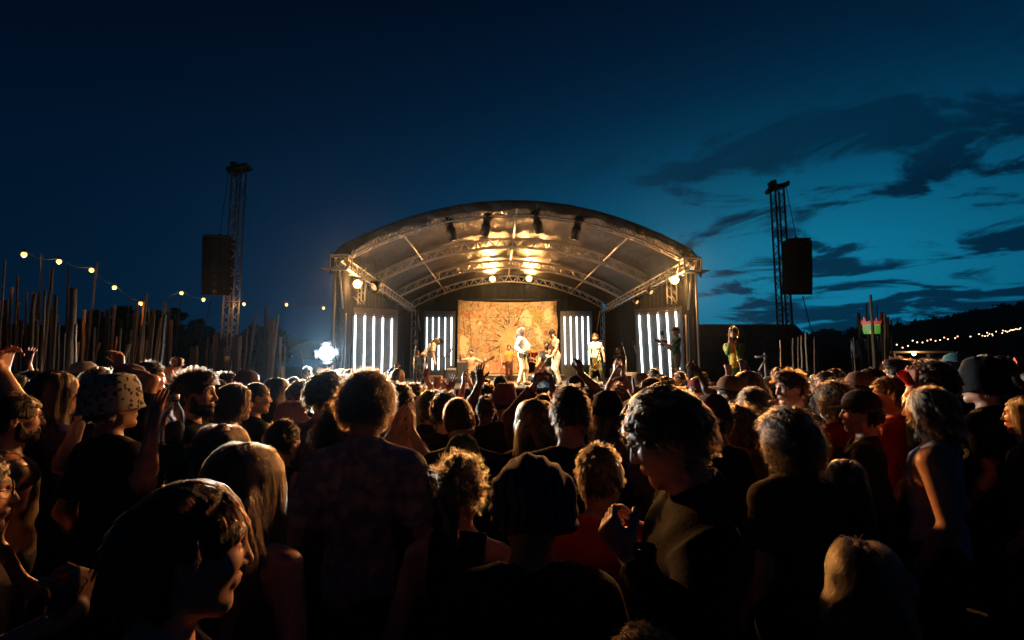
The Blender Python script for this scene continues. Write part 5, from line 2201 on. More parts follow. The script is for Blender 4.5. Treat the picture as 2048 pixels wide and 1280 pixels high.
# ==================================================================== towers, poles, far field
def tower(px_base, px_top, py_top, d, label, array_px, array_d, lab2, mat, curve, rot=0.0):
    top = at(px_top, py_top, d)
    base = at(px_base, 690, d)
    o = thing('lattice_tower', label, 'tower', (base.x, d, 0), rad(rot))
    Ht = top.z
    lx = (top.x - base.x) / Ht * 0.3
    b = MB()
    w_ = 0.17
    ch = [(-w_, -w_), (w_, -w_), (w_, w_), (-w_, w_)]
    for x, y in ch:
        b.tube([(x, y, 0.02), (x * 0.9 + lx * Ht, y * 0.9, Ht - 0.25)], 0.034, 8)
    n = 26
    for k in range(n):
        z0, z1 = 0.1 + (Ht - 0.4) * k / n, 0.1 + (Ht - 0.4) * (k + 1) / n
        for i in range(4):
            a, c = ch[i], ch[(i + 1) % 4]
            if k % 2:
                a, c = c, a
            b.tube([(a[0] + lx * z0, a[1], z0), (c[0] + lx * z1, c[1], z1)], 0.015, 5)
            if k % 3 == 0:
                b.tube([(ch[i][0] + lx * z0, ch[i][1], z0), (ch[(i + 1) % 4][0] + lx * z0, ch[(i + 1) % 4][1], z0)], 0.015, 5)
    b.build('lattice_mast', mat, o, True)
    b = MB()
    sx = 1 if array_px[0] > px_base else -1
    b.box((lx * Ht + 0.04 * sx, 0, Ht - 0.16), (0.62, 0.40, 0.14), Matrix.Rotation(rad(-14), 3, 'Y'))
    b.box((lx * Ht - 0.16, 0, Ht - 0.04), (0.16, 0.3, 0.2), Matrix.Rotation(rad(-14), 3, 'Y'))
    b.tube([(lx * Ht - 0.25, -0.2, Ht - 0.28), (lx * Ht - 0.25, 0.2, Ht - 0.28)], 0.09, 12)
    b.tube([(lx * Ht + 0.3, -0.2, Ht - 0.06), (lx * Ht + 0.3, 0.2, Ht - 0.06)], 0.07, 12)
    b.build('head_block', DARKM, o, True)
    b = MB()
    for sx_ in (-1, 1):
        for sy in (-1, 1):
            b.tube([(sx_ * 0.17, sy * 0.17, 1.9), (sx_ * 1.05, sy * 0.9, 0.35)], 0.035, 8)
            b.tube([(sx_ * 1.05, sy * 0.9, 0.5), (sx_ * 1.05, sy * 0.9, 0.01)], 0.03, 8)
            b.box((sx_ * 1.05, sy * 0.9, 0.012), (0.25, 0.25, 0.02))
            b.tube([(sx_ * 0.17, sy * 0.17, 0.3), (sx_ * 1.05, sy * 0.9, 0.3)], 0.035, 8)
    b.box((0, 0, 2.0), (0.52, 0.52, 0.30))
    b.build('outrigger', mat, o, True)
    # line array
    (x0, y0, x1, y1) = array_px
    tl, br = at(x0, y0, array_d), at(x1, y1, array_d)
    cx_, wd, hgt = (tl.x + br.x) / 2, abs(br.x - tl.x), tl.z - br.z
    a = thing('hanging_speaker_array', lab2, 'speaker array', (cx_, array_d, tl.z), rad(-4 if sx > 0 else 10))
    nb = 8
    hb = hgt / nb
    rng_ = random.Random(3)
    for k in range(nb):
        ang = rad(curve * (k / nb) ** 2)
        yo = -0.30 * math.sin(ang) * k / nb
        m = Matrix.Translation((sx * -0.02 * k * 0.4, -yo, -hb * (k + 0.5))) @ Matrix.Rotation(ang, 4, 'X')
        b = MB()
        b.cur = 0
        R3 = m.to_3x3()
        # trapezoid cabinet
        b.prism([(-wd / 2, -hb * 0.48), (wd / 2, -hb * 0.48), (wd / 2, hb * 0.48), (-wd / 2, hb * 0.48)], -0.02, 0.42, m)
        b.cur = 1
        for sxx in (-1, 1):
            for q_ in range(7):
                z = -hb * 0.38 + hb * 0.76 * q_ / 6
                b.tube([m @ Vector((sxx * wd * 0.16, -0.03, z)), m @ Vector((sxx * wd * 0.46, -0.03, z))], 0.006, 4)
        b.lathe([(0.0, 0.0), (hb * 0.3, 0.01), (hb * 0.34, 0.0)], 10, M=m @ Matrix.Translation((0, -0.03, 0)) @ Matrix.Rotation(rad(90), 4, 'X'))
        b.build('speaker_cabinet', [ARRAYM, BLACKM], a)
    b = MB()
    b.box((0, 0.2, 0.05), (wd * 0.9, 0.5, 0.07))
    b.tube([(0, 0.2, 0.08), (0, 0.2, 0.20)], 0.05, 8)
    tp = Vector((top.x + lx * 0, d, Ht - 0.1)) - Vector((cx_, array_d, tl.z))
    b.tube([(0, 0.2, 0.2), Vector((tp.x + 0.3 * sx, tp.y, tp.z))], 0.012, 6)
    g = Vector((sx * 1.4, 1.2, -tl.z + 0.02))
    b.tube([(sx * 0.1, 0.2, -hgt - 0.02), g], 0.016, 6)
    b.build('flying_frame', BLACKM, a, True)
    return o


tower(458, 478, 330, 15.5, 'pale aluminium lattice tower left of the stage', (408, 475, 452, 590), 15.2, 'black speaker stack hanging from the pale tower left of the stage', STEEL, 10)
tower(1572, 1554, 366, 16.0, 'dark lattice tower against the bright sky right of the stage', (1576, 481, 1629, 589), 15.7, 'black curved speaker stack hanging in the bright sky right of the stage', DARKM, 16)

wood1 = textured('weathered_wood', (0.24, 0.14, 0.07), (0.46, 0.28, 0.15), 6, rough=0.85, bump=0.8, bscale=20, stretch=(4, 4, 0.25), bdist=0.02)
wood2 = textured('brown_wood', (0.15, 0.08, 0.04), (0.28, 0.155, 0.08), 6, rough=0.85, bump=0.8, bscale=20, stretch=(4, 4, 0.25), bdist=0.02)
wood3 = textured('dark_wood', (0.035, 0.024, 0.017), (0.085, 0.056, 0.038), 6, rough=0.9, bump=0.8, bscale=20, stretch=(4, 4, 0.25), bdist=0.02)
WOODS = [wood1, wood2, wood3]


def pole(xt, yt, xb, yb, wpx, d, wood=1, kind='round', label=None, group='rough wooden poles', seed=0):
    rg = random.Random(seed * 7 + 1)
    T, Bt = at(xt, yt, d), at(xb, yb, d)
    f_ = (T.z) / max(T.z - Bt.z, 0.05)
    G = T + (Bt - T) * f_
    G.z = 0
    r = wpx / F * d / 2
    o_loc = (G.x, d, 0)
    v = T - G
    b = MB()
    if kind == 'round':
        n = 9
        pts = [v * (i / n) + Vector((rg.uniform(-1, 1) * r * 0.35, rg.uniform(-1, 1) * r * 0.35, 0)) * (0 if i == 0 else 1) for i in range(n + 1)]
        b.tube(pts, [r * (1.18 - 0.32 * i / n) * rg.uniform(0.93, 1.07) for i in range(n + 1)], 8)
    elif kind == 'plank':
        n = 8
        a = rg.uniform(-0.5, 0.5)
        ux = Vector((math.cos(a), math.sin(a), 0))
        uy = Vector((-math.sin(a), math.cos(a), 0))
        vs, fs = [], []
        for i in range(n + 1):
            p_ = v * (i / n)
            wj = r * rg.uniform(0.94, 1.06)
            sk = (rg.uniform(-0.4, 0.9) * r if i == n else 0)
            for sx_, sy in ((-1, -1), (1, -1), (1, 1), (-1, 1)):
                vs.append(p_ + ux * wj * sx_ + uy * min(r * 0.4, 0.03) * sy + Vector((0, 0, sk * sx_)))
        for i in range(n):
            for k in range(4):
                k2 = (k + 1) % 4
                fs.append((i * 4 + k, i * 4 + k2, i * 4 + 4 + k2, i * 4 + 4 + k))
        fs.append((n * 4, n * 4 + 1, n * 4 + 2, n * 4 + 3))
        b.add(vs, fs)
    o = b.build('wooden_plank' if kind == 'plank' else 'wooden_pole', WOODS[wood], None, kind == 'round')
    o.location = o_loc
    return tag(o, label, 'wooden plank' if kind == 'plank' else 'wooden pole', group)


PL = [
    (10, 520, 4, 610, 3.5, 9.0, 0, 'round', 'slim pale pole at the far left end of the pole thicket'),
    (24, 574, 20, 690, 4.5, 9.4, 1, 'round', 'short brown pole second from the far left end of the thicket'),
    (35, 551, 30, 680, 4, 9.2, 1, 'round', 'thin pole with a pointed tip near the left end of the thicket'),
    (68, 588, 62, 690, 7, 9.0, 0, 'round', 'stout spike-topped post rising under the first festoon lamp'),
    (84, 505, 75, 700, 2.4, 9.6, 1, 'round', 'tall needle-thin pole between the two highest festoon lamps'),
    (90, 580, 84, 690, 4.5, 8.8, 0, 'round', 'pale pole just right of the needle-thin tall pole'),
    (105, 537, 97, 612, 6.5, 9.3, 1, 'round', 'brown pole rising straight below the second festoon lamp'),
    (112, 590, 108, 670, 6, 9.0, 1, 'plank', 'reddish brown plank under the second festoon lamp'),
    (136, 532, 132, 680, 4, 9.8, 2, 'round', 'dark slim pole left of the thick flat-topped post'),
    (151, 577, 144, 650, 13, 9.0, 1, 'round', 'thick flat-topped post, the fattest of the thicket'),
    (74, 640, 72, 700, 8, 8.6, 0, 'plank', 'short pale broad plank low in the left of the thicket'),
    (195, 524, 180, 655, 3.4, 10.5, 0, 'round', 'tall leaning pole carrying the third festoon lamp'),
    (118, 646, 116, 700, 5, 8.8, 2, 'round', 'short dark stump just right of the short pale plank'),
    (228, 610, 225, 655, 2.6, 11.0, 1, 'round', 'left one of the paired thin poles under the fourth festoon lamp'),
    (232, 609, 228, 655, 2.6, 11.2, 0, 'round', 'right one of the paired thin poles under the fourth festoon lamp'),
    (216, 620, 214, 680, 7, 10.6, 2, 'plank', 'dark plank left of the paired thin poles'),
    (151, 648, 150, 715, 5.5, 8.6, 1, 'round', 'short brown pole in front of the thick flat-topped post'),
    (294, 586, 286, 680, 4.4, 11.0, 0, 'round', 'pale square-topped pole right of the small low festoon lamp'),
    (276, 606, 266, 710, 3.2, 11.0, 0, 'round', 'left one of two thin leaning poles beside the pale square-topped pole'),
    (280, 609, 271, 690, 2.6, 11.3, 1, 'round', 'right one of two thin leaning poles beside the pale square-topped pole'),
    (331, 604, 319, 685, 6.0, 11.5, 0, 'round', 'speckled leaning post with a small bright top'),
    (322, 636, 313, 688, 3, 11.3, 1, 'round', 'short thin pole touching the speckled leaning post'),
    (363, 588, 352, 690, 2.0, 12.5, 2, 'round', 'very thin pole topped by the sixth festoon lamp'),
    (259, 600, 253, 665, 1.8, 11.5, 2, 'round', 'wire-thin dark pole left of the small low festoon lamp'),
    (396, 648, 382, 700, 1.6, 13.0, 2, 'round', 'wire-thin leaning pole below the hanging speakers'),
    (309, 618, 302, 690, 8, 12.0, 2, 'plank', 'wide dark plank between the pale square-topped pole and the speckled post'),
    (178, 622, 172, 690, 6, 10.0, 2, 'round', 'dark pole left of the foot of the tall leaning pole'),
    (54, 585, 50, 690, 4, 10.0, 2, 'round', 'dark slim pole left of the stout spike-topped post'),
    (13, 600, 10, 690, 6, 9.7, 2, 'plank', 'dark narrow plank behind the slim pale pole at the far left'),
    (101, 604, 98, 690, 5, 9.9, 2, 'round', 'dark pole behind the brown pole under the second festoon lamp'),
    (241, 640, 238, 700, 6, 10.8, 2, 'plank', 'short dark plank right of the paired thin poles'),
    (190, 655, 187, 712, 4, 9.6, 1, 'round', 'short brown pole at the foot of the tall leaning pole'),
    (127, 665, 125, 712, 7, 8.9, 2, 'plank', 'low dark plank in front of the dark slim pole'),
    (42, 640, 40, 705, 6, 8.7, 2, 'plank', 'low dark plank below the thin pointed pole at left'),
    (262, 660, 258, 712, 4, 10.6, 1, 'round', 'short brown stick left of the two thin leaning poles'),
    # middle group, lit by the flood lamp
    (496, 656, 494, 678, 3.5, 13.2, 0, 'round', 'short pale stake standing left of the middle pole group'),
    (511, 632, 499, 735, 5, 13.0, 1, 'round', 'leaning brown pole, left member of the group beside the flood lamp'),
    (531, 612, 526, 740, 6, 13.4, 2, 'round', 'tallest dark pole of the group beside the flood lamp'),
    (538, 630, 536, 740, 4.5, 13.2, 1, 'plank', 'narrow brown plank right of the tallest dark pole'),
    (545, 638, 541, 740, 11, 13.1, 1, 'plank', 'broad reddish plank in the group beside the flood lamp'),
    (557, 628, 546, 735, 4.5, 12.9, 0, 'round', 'bright leaning pole with a hooked tip beside the flood lamp'),
    (562, 674, 557, 752, 5.5, 12.7, 0, 'round', 'shorter bright pole at the right of the pole group'),
    (566, 732, 566, 752, 7, 12.6, 0, 'plank', 'stubby lit board at the foot of the shorter bright pole'),
    (481, 672, 478, 738, 5.5, 12.8, 0, 'plank', 'bright-edged plank right of the pale tower'),
    (468, 672, 466, 742, 6, 12.9, 2, 'plank', 'dark plank right beside the pale tower foot'),
    (450, 695, 448, 735, 4, 12.8, 1, 'round', 'short stake in front of the pale tower'),
    (429, 690, 428, 735, 4, 13.0, 1, 'round', 'short stake left of the pale tower'),
    (412, 700, 414, 738, 3.5, 13.0, 1, 'round', 'short tilted stake below the tower brace'),
    (395, 692, 394, 735, 4.5, 13.2, 0, 'plank', 'bright-edged board under the hanging speakers'),
    (387, 696, 386, 740, 11, 13.3, 2, 'plank', 'wide dark board under the hanging speakers'),
    (600, 698, 611, 748, 2.4, 12.8, 1, 'round', 'thin pole leaning to the right towards the flood lamp'),
    (440, 700, 438, 740, 9, 13.4, 2, 'plank', 'wide dark board in front of the pale tower'),
    (520, 660, 515, 742, 5, 13.5, 2, 'round', 'dark pole between the leaning brown pole and the tallest dark pole'),
    # right group
    (1561, 680, 1563, 745, 3.4, 9.5, 0, 'round', 'bright slim pole at the foot of the dark tower'),
    (1586, 676, 1587, 740, 4, 10.5, 1, 'round', 'short brown pole right of the dark tower foot'),
    (1596, 674, 1597, 715, 3, 10.7, 1, 'round', 'short thin stake, middle of the row right of the dark tower'),
    (1603, 671, 1604, 712, 4, 10.9, 0, 'round', 'lit stake in the row right of the dark tower'),
    (1611, 665, 1613, 705, 4, 11.0, 0, 'round', 'tallest lit stake in the row right of the dark tower'),
    (1629, 674, 1629, 700, 3, 11.5, 1, 'round', 'small stake under the speaker guy rope'),
    (1636, 684, 1636, 700, 3, 11.5, 2, 'round', 'small dark stake right of the speaker guy rope'),
    (1717, 626, 1723, 700, 6.5, 13.5, 2, 'plank', 'dark upright plank left of the painted sculpture'),
    (1740, 590, 1746, 672, 5.4, 12.5, 0, 'round', 'tall pale pole in front of the painted sculpture'),
    (1732, 606, 1737, 680, 2.4, 13.7, 2, 'round', 'thin dark pole behind the tall pale pole'),
    (1763, 624, 1765, 705, 6, 13.1, 1, 'plank', 'brown plank just right of the painted sculpture'),
    (1770, 628, 1771, 700, 5, 12.9, 0, 'round', 'lit pole among the brown planks right of the sculpture'),
    (1776, 634, 1777, 700, 5, 13.3, 1, 'round', 'brown pole second from the right end of the sculpture cluster'),
    (1782, 640, 1784, 700, 3, 13.5, 2, 'round', 'dark pole at the right end of the sculpture cluster'),
    (1707, 674, 1709, 715, 3, 12.0, 1, 'round', 'thin stake before the white cloth panels'),
    (1741, 672, 1742, 720, 12, 13.4, 2, 'plank', 'broad dark board under the painted sculpture'),
    (1754, 610, 1757, 680, 2, 13.9, 2, 'round', 'needle-thin dark pole right of the tall pale pole'),
]
for i, e in enumerate(PL):
    pole(*e[:6], wood=e[6], kind=e[7], label=e[8], seed=i, group='rough wooden poles left of the stage' if e[0] < 700 else 'rough wooden poles right of the stage')

rgp = random.Random(31)
for k in range(46):
    xt = rgp.uniform(-5, 345)
    d_ = rgp.uniform(9.5, 13)
    ht_ = rgp.uniform(592, 690) - max(0, 120 - xt) * 0.25 + max(0, xt - 250) * 0.2
    pole(xt, ht_, xt - rgp.uniform(1, 9), 712, rgp.uniform(2.5, 7), d_, wood=rgp.choice([1, 1, 2, 2, 0]), kind=rgp.choice(['round', 'round', 'plank']), label='slender weathered pole deep inside the crowded left pole thicket', seed=200 + k, group='rough wooden poles left of the stage')
for k in range(18):
    xt = rgp.uniform(405, 575)
    pole(xt, rgp.uniform(655, 705), xt - rgp.uniform(-2, 6), 738, rgp.uniform(2.5, 9), rgp.uniform(13.3, 14.5), wood=rgp.choice([1, 2, 2]), kind=rgp.choice(['round', 'plank']), label='weathered stake at the back of the stakes between tower and flood lamp', seed=300 + k, group='rough wooden poles left of the stage')

# white cloth panels among the right-hand poles
for (x0, y0, x1, y1, lab) in [(1703, 681, 1722, 716, 'larger pale cloth panel hung between the poles below the sculpture'), (1729, 678, 1735, 700, 'narrow pale cloth strip left of the broad dark board'), (1755, 673, 1763, 703, 'narrow pale cloth strip right of the broad dark board')]:
    c_ = at((x0 + x1) / 2, y1, 12.8)
    tl, br = at(x0, y0, 12.8), at(x1, y1, 12.8)
    o = thing('cloth_panel', lab, 'cloth', (c_.x, 12.8, 0))
    b = MB()
    vs, fs = [], []
    for i in range(9):
        for j in range(7):
            x = (br.x - tl.x) * (i / 8 - 0.5)
            vs.append((x, 0.03 * math.sin(i * 1.3 + j * 0.7), br.z + (tl.z - br.z) * j / 6))
    for i in range(8):
        for j in range(6):
            a = i * 7 + j
            fs.append((a, a + 7, a + 8, a + 1))
    b.add(vs, fs)
    s_ = b.build('sheet', cloth_mat((0.42, 0.45, 0.55)), o, True)
    s_.modifiers.new('thickness', 'SOLIDIFY').thickness = 0.01
    b = MB()
    for x in (tl.x - c_.x, br.x - c_.x):
        b.tube([(x, 0.03, 0), (x, 0.03, tl.z + 0.05)], 0.02, 6)
    b.build('stick', wood3, o, True)

# painted sculpture, lit look added as emission: green drum, ragged red top, yellow patches
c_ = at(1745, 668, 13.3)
LN = thing('painted_sculpture', 'green and red painted sculpture with added glow raised among the poles on the right', 'sculpture', (c_.x, 13.3, 0))
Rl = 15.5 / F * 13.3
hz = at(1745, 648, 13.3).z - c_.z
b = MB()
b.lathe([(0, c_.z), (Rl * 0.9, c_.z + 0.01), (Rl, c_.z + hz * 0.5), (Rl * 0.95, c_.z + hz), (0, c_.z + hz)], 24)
b.build('green_drum', emission('green_painted_glow', (0.10, 0.42, 0.03), 0.42), LN, True)
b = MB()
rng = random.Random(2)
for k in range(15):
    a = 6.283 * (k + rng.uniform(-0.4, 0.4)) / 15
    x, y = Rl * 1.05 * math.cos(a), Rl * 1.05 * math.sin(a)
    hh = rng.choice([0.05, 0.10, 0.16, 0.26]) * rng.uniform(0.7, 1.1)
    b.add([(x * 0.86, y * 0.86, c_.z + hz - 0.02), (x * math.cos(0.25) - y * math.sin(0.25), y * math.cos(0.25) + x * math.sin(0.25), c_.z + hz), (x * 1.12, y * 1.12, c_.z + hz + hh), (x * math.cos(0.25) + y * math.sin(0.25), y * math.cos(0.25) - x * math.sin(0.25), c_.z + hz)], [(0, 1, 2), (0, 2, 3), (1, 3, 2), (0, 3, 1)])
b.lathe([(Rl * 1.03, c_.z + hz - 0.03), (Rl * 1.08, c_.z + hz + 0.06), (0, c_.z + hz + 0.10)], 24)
b.build('red_top', emission('red_painted_glow', (0.75, 0.05, 0.03), 0.40), LN)
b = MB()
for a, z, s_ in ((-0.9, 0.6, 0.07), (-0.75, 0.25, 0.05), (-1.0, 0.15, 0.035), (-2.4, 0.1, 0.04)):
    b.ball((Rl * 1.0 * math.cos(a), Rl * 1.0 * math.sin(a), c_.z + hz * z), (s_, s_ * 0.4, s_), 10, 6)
b.build('yellow_patch', emission('yellow_painted_glow', (0.85, 0.55, 0.04), 0.55), LN, True)
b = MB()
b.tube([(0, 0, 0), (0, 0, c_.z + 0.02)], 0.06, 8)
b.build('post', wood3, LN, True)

# ---- festoon bulbs on the left
bulbm = emission('warm_bulb', (1.0, 0.46, 0.13), 2.2)
cabm = principled('festoon_cable', (0.02, 0.02, 0.02), 0.7)


def festoon(label, pts, d_fn, r, strength_mat, poles=(), light_w=0, sag=0.12):
    W_ = [at(x, y, d_fn(x)) for x, y in pts]
    o = thing('festoon_lights', label, 'string lights', (W_[0].x, W_[0].y, 0))
    O = Vector((W_[0].x, W_[0].y, 0))
    b = MB()
    path = []
    for i in range(len(W_) - 1):
        for k in range(8):
            t_ = k / 8
            p_ = W_[i].lerp(W_[i + 1], t_)
            p_.z -= sag * 4 * t_ * (1 - t_)
            path.append(p_ - O + Vector((0, 0, 0.10)))
    path.append(W_[-1] - O + Vector((0, 0, 0.10)))
    b.tube(path, 0.008, 5)
    for i in poles:
        p_ = W_[i] - O
        b.tube([(p_.x, p_.y, 0), (p_.x, p_.y, p_.z + 0.12)], 0.03, 6)
    b.build('cable', cabm, o, True)
    for i, p_ in enumerate(W_):
        q_ = p_ - O
        bb = MB()
        bb.ball(q_, (r, r, r * 1.15), 10, 8)
        bo = bb.build('bulb', strength_mat, o, True)
        bb = MB()
        bb.tube([q_ + Vector((0, 0, r * 0.9)), q_ + Vector((0, 0, 0.11))], r * 0.55, 8)
        bb.build('socket', BLACKM, bo, True)
        if light_w:
            l = light('bulb_light', 'POINT', q_ - Vector((0, 0, r * 1.5)), light_w, WARM, radius=r)
            l.parent = o
    return o


festoon('string of warm bulbs sagging above the pole thicket on the left',
        [(48, 509), (118, 523), (183, 540), (229, 575), (281, 607), (363, 586), (407, 599), (488, 608), (573, 609), (647, 616)],
        lambda x: 9.5 + (x - 48) / 600 * 8, 0.050, bulbm, light_w=7)
fb = emission('far_bulb', (1.0, 0.58, 0.30), 4.0)
RB = [(745, 560), (805, 590), (860, 572), (908, 518), (955, 535), (1008, 537), (1058, 518), (1093, 507), (1142, 520), (1188, 512), (1230, 487), (1268, 503), (1343, 492), (1405, 495), (1500, 477), (1587, 452), (1622, 467), (1648, 472), (1675, 468), (1725, 466), (1825, 440), (1877, 428), (1898, 420), (1930, 410), (1962, 398), (2000, 400)]
RB2 = [(1368, 475), (1430, 484), (1670, 437), (1693, 450), (1720, 452), (1762, 425), (1832, 415), (1858, 420), (1912, 408), (1945, 408), (1980, 402), (2012, 388)]
cv = lambda L_: [(1648 + x / 5.12, 580 + y / 5.12) for x, y in L_]
festoon('long far string of small warm bulbs climbing across the dark hill on the right', cv(RB), lambda x: 46 + (x - 1780) / 20, 0.06, fb, poles=(0, 6, 12, 18, 25), sag=0.2)
festoon('shorter upper string of small warm bulbs above the lit tent at far right', cv(RB2), lambda x: 52 + (x - 1900) / 20, 0.06, fb, poles=(0, 4, 8, 11), sag=0.2)

# ---- barn-like hall on the right
roofm = textured('dark_roof_sheet', (0.030, 0.034, 0.040), (0.055, 0.060, 0.068), 2.5, rough=0.55, bump=0.3, bscale=8, stretch=(1, 0.3, 1))
wallm = textured('dark_boarding', (0.020, 0.018, 0.016), (0.04, 0.036, 0.03), 3, rough=0.9, bump=0.4, stretch=(4, 4, 0.4))
e0, e1 = at(1394, 738, 21), at(1612, 745, 21)
r0, r1 = at(1417, 654, 25), at(1590, 643, 25)
BN = thing('barn', 'long dark barn with a sheeted roof behind the raised costumed figure', 'barn', (e0.x, 21, 0))
O = Vector((e0.x, 21, 0))
ez = 1.65
rzz = (r0.z + r1.z) / 2
b = MB()
P_ = [Vector((e0.x, 21, ez)) - O, Vector((e1.x, 21, ez)) - O, Vector((r1.x, 25, rzz)) - O, Vector((r0.x - 0.9, 25, rzz)) - O, Vector((e0.x, 29, ez)) - O, Vector((e1.x + 1.6, 29, ez)) - O, Vector((e1.x + 1.6, 21, ez)) - O]
b.add(P_, [(0, 6, 2, 3), (3, 2, 5, 4), (6, 5, 2), (0, 3, 4)])
# standing seams as shallow battens
for k in range(12):
    t_ = (k + 0.5) / 12
    a = P_[0].lerp(P_[6], t_)
    c2 = P_[3].lerp(P_[2], t_)
    b.tube([a + Vector((0, -0.02, 0.02)), c2 + Vector((0, -0.02, 0.02))], 0.03, 5)
for t_ in (0.33, 0.66):
    b.tube([P_[0].lerp(P_[3], t_) + Vector((0, -0.01, 0.01)), P_[6].lerp(P_[2], t_) + Vector((0, -0.01, 0.01))], 0.02, 5)
b.build('roof', roofm, BN)
b = MB()
wdt = e1.x + 1.6 - e0.x
for k in range(30):
    b.box((wdt * (k + 0.5) / 30, 0.3, ez / 2), (wdt / 30 - 0.012, 0.05, ez - 0.01))
b.box((0.15, 4, ez / 2), (0.06, 7.3, ez - 0.01))
b.box((wdt - 0.15, 4, ez / 2), (0.06, 7.3, ez - 0.01))
b.build('wall', wallm, BN)

# scaffold post with arm
c_ = at(1532, 752, 11.5)
SP = thing('scaffold_post', 'bright scaffold post with a short cross arm in front of the barn', 'scaffold post', (c_.x, 11.5, 0))
zt, za = at(1532, 706, 11.5).z, at(1532, 712, 11.5).z
b = MB()
b.tube([(0, 0, 0), (0, 0, zt)], 0.03, 8)
b.build('upright', STEEL, SP, True)
b = MB()
b.tube([(0.04, -0.03, za), (-0.26, -0.03, za - 0.03)], 0.026, 8)
b.tube([(0, -0.03, za - 0.08), (-0.19, -0.03, za - 0.36)], 0.022, 8)
b.build('cross_arm', STEEL, SP, True)

# low dark tent behind the crowd, right
tentm = cloth_mat((0.035, 0.037, 0.042))
c_ = at(1660, 745, 19)
TN = thing('dark_tent', 'low dark domed tent behind the crowd between barn and sculpture', 'tent', (c_.x, 19, 0))
b = MB()
b.lathe([(1.75, 0.0), (1.70, 0.7), (1.45, 1.5), (0.95, 2.2), (0.4, 2.6), (0, 2.72)], 28, wob=lambda p, a, i: (p.x * (1 + 0.03 * math.cos(8 * a)), p.y * (1 + 0.03 * math.cos(8 * a)), p.z))
b.build('tent_skin', tentm, TN, True)
b = MB()
b.lathe([(0.7, 0.012), (0.7, -0.01)], 24, M=Matrix.Translation((-0.5, -1.62, 1.0)) @ Matrix.Rotation(rad(75), 4, 'X'))
b.build('round_door', cloth_mat((0.06, 0.062, 0.07)), TN)

# lit marquee far right with two red-lit openings, and a kiosk with a bright lamp
c_ = at(1930, 700, 40)
MQ = thing('marquee', 'small dark marquee with two red-lit openings under the far bulbs', 'tent', (c_.x, 40, 0))
b = MB()
zt = at(1935, 672, 40).z
b.lathe([(3.4, 0), (3.4, 2.1), (3.5, 2.15), (1.8, zt * 0.8), (0, zt)], 6)
b.build('canopy', tentm, MQ)
b = MB()
for x in (-0.9, 0.75):
    X = x
    b.prism([(X - 0.16, 1.75), (X + 0.16, 1.75), (X + 0.16, 2.1), (X, 2.45), (X - 0.16, 2.1)], -3.2, -3.15)
b.build('lit_opening', emission('red_lit_opening', (1.0, 0.14, 0.04), 1.6), MQ)
c_ = at(1803, 707, 34)
KS = thing('kiosk', 'distant open kiosk with a pale awning edge and one bright lamp', 'kiosk', (c_.x, 34, 0))
zt = at(1803, 704, 34).z
b = MB()
b.box((0.2, 0, zt - 0.02), (5.5, 2.0, 0.12))
for x in (-2.4, 0.2, 2.8):
    b.box((x, 0.9, zt / 2 - 0.05), (0.12, 0.12, zt - 0.12))
b.build('awning', principled('pale_awning', (0.55, 0.53, 0.48), 0.7), KS)
b = MB()
b.box((0.2, -0.6, 0.5), (5.0, 0.4, 1.0))
b.build('counter', wood3, KS)
b = MB()
b.ball((0, -1.05, zt - 0.18), 0.10, 12, 8)
b.build('lamp', emission('kiosk_lamp', (1.0, 0.72, 0.45), 40), KS, True)
l = light('kiosk_light', 'POINT', (0, -1.2, zt - 0.3), 60, WARM, radius=0.1)
l.parent = KS

# ==================================================================== stage props
brass = principled('brass', (0.85, 0.55, 0.20), 0.22, 1.0)
maple = textured('varnished_maple', (0.45, 0.24, 0.10), (0.60, 0.36, 0.16), 8, rough=0.3, bump=0)


def mic_stand(px, py_top, px_base, d, zfl, label, boom=None):
    base = at(px_base, 760, d)
    o = thing('microphone_stand', label, 'microphone stand', (base.x, d, zfl), group='microphone stands on stage')
    tp = at(px, py_top, d) - Vector((base.x, d, zfl))
    mid = Vector((0, 0, min(1.0, tp.z * 0.72)))
    b = MB()
    for a in (0.5, 2.6, 4.7):
        b.tube([(0, 0, 0.08), (0.3 * math.cos(a), 0.3 * math.sin(a), 0.012)], 0.010, 6)
    b.tube([(0, 0, 0.04), mid], 0.014, 8)
    b.build('tripod_base', STEEL, o, True)
    b = MB()
    b.tube([mid - (tp - mid) * 0.25, tp], 0.012, 8)
    b.ball(mid, 0.024, 8, 6)
    b.build('boom_arm', STEEL, o, True)
    b = MB()
    u = (tp - mid).normalized()
    b.tube([tp - u * 0.02, tp + u * 0.12], [0.014, 0.022], 10)
    b.ball(tp + u * 0.14, 0.032, 10, 8)
    b.build('microphone', DARKM, o, True)
    return o


mic_stand(832, 690, 827, 14.9, DZ, 'microphone stand with raised arm at the left front of the stage')
mic_stand(863, 688, 849, 14.6, DZ, 'microphone stand leaning over the stooping keyboard player')
mic_stand(1000, 706, 1003, 20.5, RISER, 'microphone stand with a level boom left of the hooded singer')
mic_stand(1088, 699, 1074, 21.0, RISER, 'microphone stand over the drum kit')
mic_stand(1246, 693, 1253, 16.5, DZ, 'microphone stand with slanting boom above the right keyboard')
mic_stand(1268, 690, 1276, 17.5, DZ, 'dark microphone stand half hidden by the right grey flat')


def prop_box(name, label, cat, x0, y0, x1, y1, d, depth, mat, detail=None):
    tl, br = at(x0, y0, d), at(x1, y1, d)
    z0 = br.z
    o = thing(name, label, cat, ((tl.x + br.x) / 2, d, z0))
    b = MB()
    b.box((0, depth / 2, (tl.z - z0) / 2), (br.x - tl.x, depth, tl.z - z0))
    b.build('case', mat, o)
    if detail:
        detail(o, br.x - tl.x, tl.z - z0, depth)
    return o


